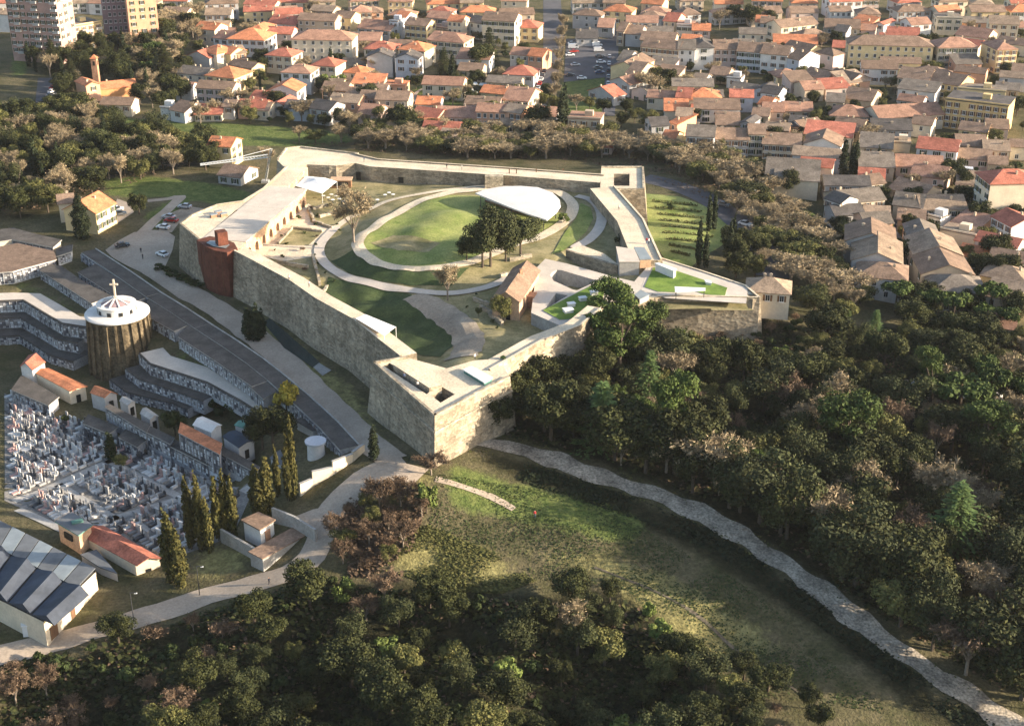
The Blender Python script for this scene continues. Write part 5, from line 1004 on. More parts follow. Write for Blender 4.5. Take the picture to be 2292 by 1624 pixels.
box_px('flat_annex', [(182, 1240), (225, 1268), (262, 1282), (215, 1230)], -10.4, -13.6, 'low grey flat-roofed annex beside the glass-roofed workshop', 'annex', 'wall_grey', top='grey_panel')
ws = empty('workshop'); tag(ws, 'large workshop with blue-grey saw-tooth roof and pale roof panels', 'workshop')
def workshop():
    zt = -8.4; R0 = [P(x, y, zt) for x, y in [(-60, 1140), (214, 1277), (97, 1388), (-130, 1275)]]
    solid('wall', R0, zt - .3, -15, 'wall_cream', 'dark_roof', ws)
    u0, u1, l1, l0 = R0[0], R0[1], R0[2], R0[3]
    n = 9
    q = lambda s, t, z=zt: (u0.lerp(u1, s).lerp(l0.lerp(l1, s), t) + Vector((0, 0, z - zt)))
    for k in range(n):
        s0, s1 = k / n + .004, (k + 1) / n - .004
        V = [q(s0, -.01, zt + .5), q(s1, -.01, zt + .5), q(s1, .36, zt + .15), q(s0, .36, zt + .15)]; V, Fc = shell([tuple(v) for v in V], [(0, 1, 2, 3)] if True else [], .2)
        mk('roof_panel', V, Fc, ['grey_panel', 'glass_roof'][k % 2], ws)
        if k % 2 == 0:
            V = [q(s0, .38, zt + .1), q(k / n + .15, .38, zt + 1.5), q(k / n + .15, 1.0, zt + 1.5), q(s0, 1.0, zt + .1), q(k / n + .215, .38, zt + .1), q(k / n + .215, 1.0, zt + .1)]
            mk('saw_tooth', [tuple(v) for v in V], [(0, 1, 2, 3), (1, 4, 5, 2), (0, 4, 1), (3, 2, 5), (0, 3, 5, 4)], ['blue_panel', 'grey_panel'], ws, [0, 0, 0, 0, 0])
    d = (l1 - u1); a = math.atan2(d.y, d.x); nn = Vector((-d.y, d.x)).normalized(); nn = nn if nn.x > 0 else -nn
    for f, w_, h_ in ((.86, 2.2, 2.6), (.5, 1.2, 2.2)):
        p = u1.lerp(l1, f); MB().box((p.x + nn.x * .05, p.y + nn.y * .05, -13.6), (w_, .12, h_), a).build('door', 'timber', ws)
workshop()
box_px('white_container', [(48, 1392), (84, 1390), (84, 1398), (48, 1400)], -11.6, -14.2, 'white container parked by the workshop at the roadside', 'container')
cc_ = empty('road_chapel'); tag(cc_, 'small white chapel with walled court at the bend of the road', 'chapel')
w = [P(x, y, -4.2) for x, y in [(545, 1165), (582, 1185), (612, 1165), (578, 1150)]]; solid('wall', w, -4.2, -11.5, 'wall_white', 'wall_white', cc_); solid('roof', offset(ccw([(p.x, p.y) for p in w]), .35), -3.9, -4.2, 'roof_brown', 'roof_brown', cc_)
m = (w[1] + w[2]) / 2; d = w[2] - w[1]; MB().box((m.x + .05, m.y - .05, -8.4), (1.4, .2, 3.2), math.atan2(d.y, d.x)).build('arched_door', 'brick', cc_)
cwl = [(497, 1212), (583, 1258), (595, 1275), (708, 1212), (660, 1180), (612, 1168)]
for k in range(5):
    if k in (1, 2): continue
    a, b = G(*cwl[k]), G(*cwl[k + 1]); d = b - a; zl = min(a.z, b.z); MB().box(((a.x + b.x) / 2, (a.y + b.y) / 2, zl - 1), (d.to_2d().length, .5, 3.6 + abs(a.z - b.z)), math.atan2(d.y, d.x)).build('court_wall', 'concrete', cc_)
a, b = P(588, 1250, -6.3), P(700, 1188, -6.3); d = (b - a).to_2d().normalized(); nn = Vector((-d.y, d.x)); q = [a.to_2d(), b.to_2d(), b.to_2d() + nn * 3.6, a.to_2d() + nn * 3.6]
solid('porch', q, -6.3, -11.5, 'concrete', 'roof_brown', cc_); solid('porch_roof', offset(ccw([(p.x, p.y) for p in q]), .25), -6.1, -6.3, 'roof_brown', 'roof_brown', cc_)
# old cemetery blocks at the left edge by the plaza
niche_building([(-40, 560), (38, 545), (118, 562), (124, 580), (28, 606), (-40, 612)], .2, -3.4, 'pale flat-topped burial block near the ochre farmhouse', [(3, 4), (4, 5)], 'roof_brown', 'wall_white')
niche_building([(-40, 520), (28, 510), (70, 522), (135, 537), (118, 552), (28, 535), (-40, 545)], .6, -3.2, 'burial block with arched cream flank beyond the flat-topped block', [(4, 5)], 'dark_roof', 'wall_cream')
niche_building([(126, 556), (160, 548), (158, 562), (128, 572)], -.2, -3.0, 'tiny white tomb cabin at the corner of the upper cemetery', [(3, 2)], 'dark_roof', 'wall_white')
# paths across the tomb field
def strip(a, b, w=2.0): structure(ribbon('cemetery_path', [G(*a), G(*b)], w, th, 'concrete', .12, 2))
for a, b in (((30, 1122), (250, 1030)), ((205, 1170), (560, 1050)), ((130, 1085), (330, 1190)), ((240, 1030), (480, 1150)), ((430, 1045), (560, 1100)), ((40, 1140), (150, 1190)), ((320, 1000), (460, 1075))): strip(a, b)
structure(patch('tomb_field', world([(10, 880), (120, 935), (190, 945), (330, 1005), (470, 1060), (570, 1090), (520, 1200), (370, 1255), (240, 1190), (130, 1170), (10, 1120)]), th, 'tomb_ground', .06))
# tombs: slab and headstone, set in rows
def grave_mesh(kind, m):
    mb = MB(); mb.box((0, 0, -.2), (.95, 2.0, .55)); mb.box((0, -.02, .35), (.75, 1.75, .08)); s = mb.build('slab', m); sm = s.data; bpy.data.objects.remove(s)
    mb = MB()
    if kind == 0: mb.box((0, .95, .2), (.85, .16, .9)); mb.box((0, .95, 1.1), (.5, .16, .22))
    elif kind == 1: mb.box((0, .95, .2), (.6, .2, .5)); mb.box((0, .95, .7), (.14, .14, 1.0)); mb.box((0, .95, 1.25), (.55, .14, .14))
    else: mb.box((0, .95, .2), (1.0, .3, 1.5)); mb.box((0, .95, 1.7), (1.2, .45, .14))
    h = mb.build('headstone', m); hm = h.data; bpy.data.objects.remove(h); return sm, hm
GM = [(grave_mesh(k, m), k, m) for k in range(3) for m in ('grave_white', 'grave_white', 'grave_white', 'grave_grey', 'grave_grey', 'grave_dark', 'grave_dark', 'grave_grey', 'grave_white', 'grave_rose')]
field = [(p.x, p.y) for p in world([(14, 885), (120, 938), (190, 948), (240, 985), (330, 1012), (420, 1050), (540, 1095), (500, 1190), (370, 1245), (250, 1190), (140, 1165), (30, 1118)])]
PATHS = [((30, 1122), (250, 1030)), ((205, 1170), (560, 1050)), ((130, 1085), (330, 1190)), ((240, 1030), (480, 1150)), ((430, 1045), (560, 1100)), ((40, 1140), (150, 1190)), ((320, 1000), (460, 1075))]
PW = [(G(*a).to_2d(), G(*b).to_2d()) for a, b in PATHS]
def near_path(p):
    for a, b in PW:
        d = b - a; t = max(0, min(1, (p - a).dot(d) / d.length_squared))
        if (a + d * t - p).length < 1.7: return True
    return False
ax = (G(330, 1190) - G(130, 1085)).to_2d().normalized(); ay = Vector((-ax.y, ax.x)); ga = math.atan2(ax.y, ax.x)
spots = []; org = Vector(field[0])
for i in range(-120, 150):
    for j in range(-80, 120):
        p = org + ax * i * 1.12 + ay * j * 2.0 + Vector((R.uniform(-.15, .15), R.uniform(-.15, .15)))
        if inside(p.x, p.y, field) and not near_path(p) and R.random() < .93: spots.append(p)
spots.sort(key=lambda p: p.length)
GL = {'grave_white': 'white', 'grave_grey': 'grey', 'grave_dark': 'black', 'grave_rose': 'rosy'}; GK = ['headstone', 'cross', 'tall capped stele']
rest = MB()
MI = {'grave_white': 0, 'grave_grey': 1, 'grave_dark': 2, 'grave_rose': 3}
for k, p in enumerate(spots):
    (sm, hm), kind, m = R.choice(GM); z = th(p.x, p.y) + .05; rz = ga + R.uniform(-.08, .08); sc = R.uniform(.7, 1.05)
    if k < 290:
        o = empty('tomb', (p.x, p.y, z), rz); o.scale = (sc, sc, R.uniform(.8, 1.3)); link('slab', sm, o); link('headstone', hm, o)
        tag(o, f'{GL[m]} stone tomb with {GK[kind]} in the crowded tomb field', 'tomb', f'{GL[m]} tombs with {GK[kind]}')
    else:
        c2, s2 = math.cos(rz), math.sin(rz); i = MI[m]; rest.box((p.x, p.y, z - .2), (.95 * sc, 2.0 * sc, .6), rz, i)
        hx, hy = p.x - s2 * .95 * sc, p.y + c2 * .95 * sc; rest.box((hx, hy, z + .3), ((.85, .5, 1.0)[kind] * sc, .2, (.9, 1.2, 1.5)[kind] * R.uniform(.8, 1.3)), rz, i)
tr = rest.build('far_tombs', ['grave_white', 'grave_grey', 'grave_dark', 'grave_rose'], fix=False); tag(tr, 'crowded far rows of marble tombs below the niche walls', 'tombs', None, 'stuff')
# long pool beside the fortress wall
structure(patch('pool', world([(588, 722), (604, 714), (716, 812), (700, 824), (636, 780)]), th, 'pool', .22)); structure(patch('pool_deck', world([(700, 822), (714, 813), (742, 830), (722, 842)]), th, 'concrete', .2))

# ------------------------------------------------------------------ trees
def leafset(lobes, n, s0, s1, rg, flat=.0, dens=(.55, 1.05)):
    """Leaf-clump quads spread through a set of ellipsoid lobes, mostly facing outwards."""
    V, Fc = [], []; wts = [l[3] * l[3] * l[4] for l in lobes]
    for _ in range(n):
        cx, cy, cz, r, rz = rg.choices(lobes, wts)[0]
        d = Vector((rg.gauss(0, 1), rg.gauss(0, 1), rg.gauss(0, 1) + flat)).normalized(); k = rg.uniform(*dens)
        p = Vector((cx + d.x * r * k, cy + d.y * r * k, cz + d.z * rz * k))
        nn = (Vector((d.x, d.y, d.z)) + Vector((rg.gauss(0, .55), rg.gauss(0, .55), rg.gauss(0, .55)))).normalized()
        t = nn.orthogonal().normalized(); t.rotate(Quaternion(nn, rg.uniform(0, 6.28))); b = nn.cross(t); s = rg.uniform(s0, s1); w = s * rg.uniform(.5, .95)
        i = len(V); V += [p - t * s, p - b * w + t * s * .1, p + t * s, p + b * w + t * s * .15]; Fc.append((i, i + 1, i + 2, i + 3))
    return V, Fc
def limb(mb, a, b, r0, r1, n=6):
    a, b = Vector(a), Vector(b); q = (b - a).to_track_quat('Z', 'Y'); V = []
    for p, r in ((a, r0), (b, r1)):
        for k in range(n): an = 6.283 * k / n; V.append(p + q @ Vector((r * math.cos(an), r * math.sin(an), 0)))
    mb.add(V, [(k, (k + 1) % n, n + (k + 1) % n, n + k) for k in range(n)])
def meshes(nm, crownVF, mb, leaf, bark):
    a = mk('crown', *crownVF, leaf, fix=False); b = mb.build('trunk', bark, fix=False); r = (a.data, b.data); bpy.data.objects.remove(a); bpy.data.objects.remove(b); return r
def broad(seed, H, Rc, n, leaf, s0, s1, nl=11, dens=(.55, 1.05), bark='bark', squash=.8):
    rg = random.Random(seed); lobes = []; zc = H * .62
    for _ in range(nl):
        a = rg.uniform(0, 6.28); rr_ = Rc * math.sqrt(rg.uniform(0, .55)); z = zc + rg.uniform(-.42, .42) * (H - zc) * 1.5; l = Rc * rg.uniform(.3, .52)
        lobes.append((rr_ * math.cos(a), rr_ * math.sin(a), min(z, H - l * .6), l, l * squash))
    V, Fc = leafset(lobes, n, s0, s1, rg, .25, dens); mb = MB(); limb(mb, (0, 0, -.8), (0, 0, H * .4), H * .035, H * .024)
    for l in lobes[:7]: limb(mb, (0, 0, H * rg.uniform(.25, .42)), l[:3], H * .015, H * .005, 5)
    return meshes('t', (V, Fc), mb, leaf, bark)
def bare(seed, H, Rc, leaf, nt=3000, tw=.05, buds=1500):
    rg = random.Random(seed); mb = MB(); V, Fc = [], []; limb(mb, (0, 0, -.8), (0, 0, H * .3), H * .03, H * .024)
    ends = []
    for k in range(9):
        a = 6.283 * k / 9 + rg.uniform(-.3, .3); e = rg.uniform(.25, 1.0); p = Vector((Rc * .55 * e * math.cos(a), Rc * .55 * e * math.sin(a), H * rg.uniform(.55, .75))); limb(mb, (0, 0, H * rg.uniform(.2, .32)), p, H * .014, H * .006, 5)
        for j in range(5):
            d = Vector((p.x / Rc, p.y / Rc, .55)) + Vector((rg.gauss(0, .5), rg.gauss(0, .5), rg.gauss(0, .3))); q = p + d * Rc * .42; limb(mb, p, q, H * .005, H * .002, 4); ends.append((p, q))
    for _ in range(nt):
        p, q = rg.choice(ends); s = p.lerp(q, rg.uniform(.15, 1)); d = Vector((s.x / Rc, s.y / Rc, .35)) + Vector((rg.gauss(0, .6), rg.gauss(0, .6), rg.gauss(0, .5))); e = s + d.normalized() * rg.uniform(.5, 1.3); t = d.cross(Vector((rg.gauss(0, 1), rg.gauss(0, 1), rg.gauss(0, 1)))).normalized() * tw * rg.uniform(.7, 1.5)
        i = len(V); V += [s - t, s + t, e]; Fc.append((i, i + 1, i + 2))
        if rg.random() < buds / nt:
            i = len(V); u = Vector((rg.gauss(0, .18), rg.gauss(0, .18), rg.gauss(0, .18))); w = Vector((rg.gauss(0, .18), rg.gauss(0, .18), rg.gauss(0, .18))); V += [e, e + u, e + w]; Fc.append((i, i + 1, i + 2))
    return meshes('b', (V, Fc), mb, leaf, 'bark_pale')
def column(seed, H, Rc, leaf, n, s0=.16, s1=.36, top=.9):
    rg = random.Random(seed); lobes = []
    for k in range(16):
        f = k / 15; r = Rc * (math.sin(math.pi * min(1, .12 + f * .88)) ** .6) * (1 - f * .45) + .12; lobes.append((rg.uniform(-.2, .2) * Rc, rg.uniform(-.2, .2) * Rc, .6 + f * (H - 1.0), r, H / 13))
    V, Fc = leafset(lobes, n, s0, s1, rg, .6, (.7, 1.08)); mb = MB(); limb(mb, (0, 0, -.8), (0, 0, H * .6), .22, .08); return meshes('c', (V, Fc), mb, leaf, 'bark')
def conifer(seed, H, Rc, leaf, n):
    rg = random.Random(seed); V, Fc = [], []; mb = MB(); limb(mb, (0, 0, -.8), (0, 0, H * .97), H * .02, .03)
    nl = 13
    for k in range(nl):
        f = (k + .5) / nl; z = H * (.1 + .86 * f); L = Rc * (1 - f) ** .8 + .25; m = 9 if f < .7 else 6
        for j in range(m):
            a = 6.283 * j / m + k * .7 + rg.uniform(-.25, .25); l = L * rg.uniform(.75, 1.15); e = Vector((l * math.cos(a), l * math.sin(a), z - l * .18)); limb(mb, (0, 0, z), e, .05, .015, 4)
            for _ in range(max(4, int(n / (nl * m)))):
                t = rg.uniform(.15, 1.0); p = Vector((0, 0, z)).lerp(e, t) + Vector((rg.gauss(0, .16), rg.gauss(0, .16), rg.gauss(0, .1))) * (1 + l * .3); s = rg.uniform(.2, .42); u = Vector((math.cos(a + rg.uniform(-.8, .8)), math.sin(a + rg.uniform(-.8, .8)), rg.uniform(-.4, .15))) * s; w = Vector((-u.y, u.x, rg.uniform(-.1, .1))) * .5
                i = len(V); V += [p - u, p - w, p + u, p + w]; Fc.append((i, i + 1, i + 2, i + 3))
    return meshes('k', (V, Fc), mb, leaf, 'bark')
def umbrella(seed, H, Rc, leaf, n):
    rg = random.Random(seed); lobes = []
    for _ in range(14): a = rg.uniform(0, 6.28); q = Rc * math.sqrt(rg.uniform(0, .8)) * .85; lobes.append((q * math.cos(a), q * math.sin(a), H - 1.4 - q * .12, Rc * rg.uniform(.25, .38), rg.uniform(.8, 1.3)))
    V, Fc = leafset(lobes, n, .18, .4, rg, .7); mb = MB(); limb(mb, (0, 0, -.8), (0, 0, H * .7), .3, .2)
    for l in lobes[:8]: limb(mb, (0, 0, H * .66), (l[0], l[1], l[2] - .5), .13, .05, 5)
    return meshes('u', (V, Fc), mb, leaf, 'bark')
KIND = {
 'oak': [broad(s, 8.5, 4.0, 6500, 'leaf_oak', .10, .27, 17) for s in (1, 2, 3, 4)], 'olive': [broad(s, 7.5, 3.5, 5000, 'leaf_olive', .09, .24, 14) for s in (5, 6, 7)],
 'bare': [bare(s, 8.5, 3.9, 'leaf_bare') for s in (8, 9, 10, 11)], 'russet': [bare(s, 7.5, 3.4, 'leaf_russet', 2400, .05, 1300) for s in (12, 13)], 'cypress': [column(s, 11, 1.15, 'leaf_cypress', 1300) for s in (14, 15)],
 'gold': [column(s, 11, 1.5, 'leaf_gold', 1700, .18, .4) for s in (16, 17, 18)], 'pine': [umbrella(s, 9, 4.4, 'leaf_pine', 2200) for s in (19, 20)], 'cedar': [conifer(s, 13, 4.2, 'leaf_cedar', 2600) for s in (21, 22)],
 'yellow': [broad(23, 4.5, 2.6, 1500, 'leaf_yellow', .16, .36, 10)], 'bright': [broad(s, 5.5, 2.6, 1500, 'leaf_bright', .15, .36, 10) for s in (24, 25)], 'hedge': [broad(s, 3.0, 1.9, 900, 'leaf_hedge', .16, .34, 7) for s in (26, 27)], 'dark_conifer': [conifer(28, 14, 4.4, 'leaf_oak', 5000)], 'yew': [column(37, 12, 2.7, 'leaf_cypress', 6500, .12, .3)],
 'sparse': [broad(s, 9, 4.0, 5000, 'leaf_scrub', .09, .24, 15, (.35, 1.08)) for s in (29, 30)], 'lawn_tree': [broad(s, 9, 4.6, 8500, 'leaf_scrub', .10, .26, 19, (.4, 1.08)) for s in (33, 34)], 'tall_pine': [broad(s, 15, 4.2, 6500, 'leaf_pine', .12, .3, 22, (.5, 1.05), squash=.6) for s in (35, 36)], 'shrub': [bare(s, 2.6, 1.9, 'leaf_russet', 700, .05, 500) for s in (31, 32)]}
WORD = {'oak': ('dark evergreen oak', 'oak_tree'), 'olive': ('olive-green loose-crowned tree', 'leafy_tree'), 'bare': ('leafless tan-brown tree', 'bare_tree'), 'russet': ('russet leafless tree', 'bare_tree'), 'cypress': ('slim dark cypress', 'cypress_tree'), 'gold': ('golden-green columnar cypress', 'cypress_tree'),
        'pine': ('broad green umbrella pine', 'pine_tree'), 'cedar': ('bright green tiered cedar', 'cedar_tree'), 'yellow': ('yellow-leaved round tree', 'yellow_tree'), 'bright': ('fresh green bushy tree', 'green_tree'), 'hedge': ('round dark shrub', 'shrub'), 'dark_conifer': ('big dark conifer', 'conifer_tree'), 'yew': ('dense dark conifer', 'conifer_tree'), 'sparse': ('tall sparse dark tree', 'sparse_tree'), 'lawn_tree': ('broad dark tree', 'broad_tree'), 'tall_pine': ('tall green pine', 'pine_tree'), 'shrub': ('low russet bramble shrub', 'shrub')}
tree_n = 0
def tree(kind, p, h=1.0, w=None, where='', label=None):
    """One tree: Empty at the foot, trunk and crown below it."""
    global tree_n
    cm, tm = R.choice(KIND[kind]); wd_, nm = WORD[kind]; w = w or h
    o = empty(nm, p, R.uniform(0, 6.28)); o.scale = (w, w, h); link('crown', cm, o); link('trunk', tm, o)
    lab = label or f'{wd_} {where}'; tag(o, lab, 'shrub' if kind in ('hedge', 'shrub') else 'tree', None if label else f'{wd_}s {where}'); tree_n += 1; return o
def scatter(poly_px, gap, mix, where, hr=(.75, 1.25), cap=400, hf=None, keep=None, wf=1.0):
    poly = [(q.x, q.y) for q in (world(poly_px) if hf is None else iw(poly_px))]; xs = [p[0] for p in poly]; ys = [p[1] for p in poly]; got = []; tries = 0
    rg = random.Random(int(poly_px[0][0] * 3 + poly_px[0][1])); kinds, ws_ = zip(*mix)
    area = (max(xs) - min(xs)) * (max(ys) - min(ys))
    while tries < area / gap ** 2 * 12 and len(got) < cap:
        tries += 1; x, y = rg.uniform(min(xs), max(xs)), rg.uniform(min(ys), max(ys))
        if not inside(x, y, poly) or any((x - a) ** 2 + (y - b) ** 2 < gap * gap for a, b in got): continue
        if keep and not keep(x, y): continue
        got.append((x, y)); k = rg.choices(kinds, ws_)[0]; s = rg.uniform(*hr); tree(k, (x, y, (hf or T).h(x, y)), s, s * wf * rg.uniform(.75, 1.35), where)
    return len(got)
def spot(kind, x, y, h=1, w=None, where='', label=None, hf=None): return tree(kind, (hf.hit(x, y) if hf else G(x, y)), h, w, where, label)
def pixel(x, y, z):
    v = Vector((x, y, z - CH)); dz = v.y * ct - v.z * st; return (CX + F * v.x / dz, CY - F * (v.y * st + v.z * ct) / dz)
def clear_wall(x, y):                       # the strip of open ground below the eastern wall and gatehouse
    px, py = pixel(x, y, th(x, y)); return not (1460 < px < 1810 and py < 835)
def clear_gate(x, y):
    px, py = pixel(x, y, th(x, y)); return not (1640 < px < 1805 and py > 655)
# the wood below the fortress's south-east wall
W1 = 'in the wood below the fortress wall'
scatter([(1130, 880), (1200, 840), (1300, 760), (1400, 730), (1480, 790), (1720, 800), (1800, 740), (1960, 760), (2120, 770), (2400, 810), (2420, 1000), (2100, 960), (1900, 940), (1700, 920), (1500, 930), (1350, 960), (1180, 960), (1120, 940)], 5.8, [('oak', 4.5), ('olive', 2.4), ('bare', 1), ('sparse', 2.4), ('tall_pine', .9), ('cedar', .4)], W1, (.55, 1.4), keep=clear_wall)
W2 = 'in the wood along the stony track'
scatter([(1190, 965), (1350, 965), (1500, 940), (1700, 930), (1900, 950), (2100, 970), (2420, 1010), (2470, 1700), (2330, 1640), (2260, 1570), (2080, 1460), (1920, 1340), (1770, 1225), (1620, 1130), (1460, 1070), (1300, 1020)], 5.8, [('oak', 3.6), ('russet', 2), ('bare', 2.2), ('olive', 2), ('sparse', 2.4), ('tall_pine', .7), ('cedar', .5)], W2, (.55, 1.5))
# the thicket below the meadow
scatter([(1210, 985), (1330, 1022), (1480, 1075), (1640, 1140), (1790, 1230), (1940, 1345), (2100, 1465), (2290, 1600), (2350, 1600), (2150, 1440), (1980, 1300), (1800, 1180), (1620, 1090), (1480, 1035), (1330, 990)], 4.8, [('oak', 5), ('russet', 2), ('bare', 1), ('sparse', 3)], 'lining the stony track', (1.2, 1.75))
W3 = 'in the dark thicket below the meadow'
scatter([(730, 1290), (820, 1330), (980, 1345), (1180, 1350), (1330, 1340), (1440, 1370), (1520, 1450), (1640, 1560), (1720, 1680), (380, 1680), (430, 1560), (520, 1430), (620, 1340)], 4.8, [('oak', 4), ('sparse', 2), ('russet', .6), ('olive', 1), ('bright', .5), ('hedge', 2)], W3, (.5, 1.0))
W4 = 'on the scrubby slope below the curving road'
scatter([(-30, 1500), (120, 1465), (260, 1430), (400, 1395), (520, 1400), (430, 1560), (380, 1680), (-60, 1690)], 4.2, [('shrub', 4), ('russet', 1.2), ('hedge', 3), ('oak', .7), ('olive', .4)], W4, (.5, .95))
scatter([(1520, 1480), (1700, 1520), (1850, 1600), (1900, 1700), (1720, 1690), (1640, 1570)], 5, [('oak', 2), ('hedge', 3), ('shrub', 2)], W3, (.5, .8))
scatter([(770, 1150), (850, 1095), (920, 1090), (960, 1130), (930, 1190), (880, 1260), (800, 1290), (750, 1260), (745, 1200)], 2.9, [('russet', 3), ('shrub', 3), ('olive', 1.2)], 'at the bend of the cemetery road', (.5, .85))
# north-west woods, the moat belt and gardens
W5 = 'in the woods beside the farmhouse'
scatter([(-40, 275), (150, 262), (235, 270), (262, 310), (420, 322), (520, 350), (440, 392), (330, 398), (220, 432), (130, 470), (60, 490), (-40, 500)], 6.0, [('oak', 2), ('olive', 3.4), ('bare', 3), ('cypress', .4), ('sparse', 1.4)], W5, (.8, 1.35))
W6 = 'in the belt of trees behind the fortress'
scatter([(620, 312), (780, 318), (840, 300), (1000, 305), (1240, 300), (1420, 325), (1500, 345), (1500, 368), (1440, 362), (1300, 350), (1150, 360), (1000, 352), (840, 335), (700, 322)], 5.4, [('bare', 6), ('olive', 3), ('oak', .6)], W6, (.6, .92), wf=1.55)
W7 = 'along the ring road and garden slope'
scatter([(1460, 350), (1560, 352), (1660, 385), (1740, 440), (1790, 500), (1850, 570), (1880, 640), (1960, 700), (1880, 730), (1790, 690), (1760, 620), (1700, 540), (1650, 480), (1570, 415), (1490, 380)], 5.2, [('bare', 6), ('olive', 2.6), ('oak', .8), ('bright', .4)], W7, (.65, 1.0), keep=clear_gate, wf=1.4)
scatter([(1640, 560), (1680, 540), (1720, 600), (1690, 640), (1640, 625)], 5, [('bare', 2), ('oak', 2), ('olive', 1)], W7, (.7, 1))
W8 = 'in the gardens beside the apartment towers'
scatter([(60, 130), (160, 118), (330, 105), (410, 110), (420, 165), (400, 250), (330, 255), (300, 215), (190, 180), (140, 230), (135, 180), (70, 170)], 7, [('oak', 4), ('bare', 2), ('dark_conifer', .8), ('cypress', .6)], W8, (.8, 1.3))
scatter([(350, 45), (440, 50), (450, 105), (360, 100)], 8, [('bare', 4), ('oak', 1)], W8, (1, 1.5))
W9 = 'between the houses of the terraced blocks'
scatter([(540, 265), (640, 268), (830, 275), (940, 285), (920, 305), (740, 292), (560, 282)], 5.5, [('oak', 2), ('bare', 2), ('hedge', 1.5), ('olive', 1)], W9, (.6, 1.0))
for x, y, k, h in ((735, 205, 'bright', 1.3), (762, 200, 'bright', 1.2), (722, 212, 'oak', .9), (995, 175, 'dark_conifer', 1.0), (988, 168, 'cypress', 1.0), (1095, 145, 'dark_conifer', 1.25), (1082, 160, 'oak', 1.5), (1012, 190, 'cypress', 1.3), (780, 130, 'oak', 1), (690, 70, 'oak', 1.1), (700, 45, 'bare', 1.2), (830, 170, 'bare', 1.1), (840, 195, 'bare', .9), (450, 285, 'bare', 1.1), (582, 190, 'olive', .9), (560, 205, 'olive', .8), (480, 265, 'bare', .9), (1020, 230, 'olive', .8), (975, 215, 'hedge', 1.1), (900, 292, 'oak', 1.15), (915, 296, 'oak', 1.0), (886, 290, 'oak', 1), (1045, 225, 'bare', .8), (940, 130, 'oak', .9), (800, 55, 'oak', 1), (350, 150, 'pine', 1.25), (335, 175, 'bright', 1.5), (236, 330, 'cypress', 1.15), (183, 330, 'cypress', 1), (205, 265, 'olive', 1.1), (180, 268, 'olive', 1.0)):
    spot(k, x, y, h, None, W9)
W10 = 'along the street and car park'
for i in range(7): spot('bare', 1260 - i * 3.2, 75 + i * 27, 1.15, .8, W10)
for x, y, k, h in ((1222, 232, 'oak', 1.0), (1210, 245, 'olive', 1.0), (1240, 250, 'olive', .9), (1262, 300, 'cypress', 1.7), (1256, 305, 'cypress', 1.6), (1225, 295, 'dark_conifer', .8), (1200, 298, 'oak', 1.2), (1185, 296, 'cypress', .9), (1290, 250, 'bare', .9), (1320, 245, 'olive', .7), (1350, 258, 'oak', .8), (1460, 225, 'bare', 1.3), (1440, 215, 'bare', 1.2), (1475, 240, 'cypress', .9), (1490, 200, 'oak', 1.1), (1470, 190, 'olive', 1.1), (1400, 260, 'oak', .8), (1420, 275, 'olive', .8), (1390, 285, 'oak', .7), (1450, 290, 'olive', 1), (1520, 180, 'hedge', 1.2), (1545, 165, 'oak', .6), (1600, 170, 'bare', .8), (1680, 60, 'oak', 1.3), (1640, 55, 'oak', 1.2), (1610, 65, 'bare', 1.2), (1720, 60, 'oak', 1), (1660, 170, 'olive', .6), (1720, 190, 'oak', .6), (1570, 330, 'olive', .9), (1620, 345, 'olive', .9), (1720, 230, 'oak', .6), (1880, 110, 'oak', .7), (1870, 100, 'oak', .8)):
    spot(k, x, y, h, None, W10)
W11 = 'among the roofs of the old quarter'
for x, y, k, h in ((2210, 285, 'pine', 1.3), (2225, 290, 'pine', 1.2), (1885, 395, 'cypress', 1.25), (1912, 395, 'cypress', 1.2), (1905, 390, 'cypress', 1), (1760, 420, 'bright', 1.4), (1770, 440, 'oak', 1), (2130, 415, 'oak', 1.1), (2150, 430, 'oak', 1), (2110, 430, 'bare', 1), (2190, 510, 'oak', 1), (2200, 560, 'olive', 1), (2230, 600, 'oak', 1.2), (2250, 640, 'oak', 1.1), (2210, 590, 'yellow', .8), (2160, 590, 'olive', .8), (2045, 470, 'oak', .9), (2140, 690, 'olive', 1), (2190, 715, 'cypress', 1), (2240, 690, 'oak', .9), (2080, 720, 'pine', 1.0), (2130, 735, 'pine', 1.1), (1800, 520, 'bright', 1.1), (1785, 530, 'bright', 1.2), (1840, 600, 'oak', .8), (1880, 640, 'oak', .8), (2040, 130, 'oak', .6), (2120, 150, 'cypress', .8)):
    spot(k, x, y, h, None, W11)
scatter([(1990, 700), (2060, 690), (2200, 700), (2290, 720), (2290, 790), (2100, 770), (2000, 750)], 5.5, [('oak', 5), ('olive', 1), ('pine', .7)], 'below the alley houses', (.7, 1.1))
scatter([(2090, 830), (2200, 850), (2290, 870), (2290, 960), (2180, 990), (2110, 950)], 6.5, [('pine', 3), ('bare', 2), ('olive', 1)], 'around the lower square', (.9, 1.4))
scatter([(1500, 110), (2290, 70), (2290, 560), (2160, 440), (1960, 430), (1850, 415), (1740, 375), (1560, 300), (1480, 280)], 5.5, [('oak', 2), ('bare', 2), ('hedge', 3), ('olive', 2), ('cypress', .3)], W11, (.4, .9), 150, keep=free)
scatter([(430, 45), (1195, 45), (1175, 270), (960, 275), (760, 268), (520, 255), (430, 230)], 5.5, [('oak', 2), ('bare', 3), ('hedge', 3), ('olive', 2), ('cypress', .4)], W9, (.4, 1.0), 150, keep=free)
scatter([(1850, 440), (2290, 450), (2290, 690), (2100, 650), (1980, 600), (1880, 540)], 5.5, [('oak', 3), ('hedge', 2), ('olive', 2)], W11, (.5, .9), 60, keep=free)
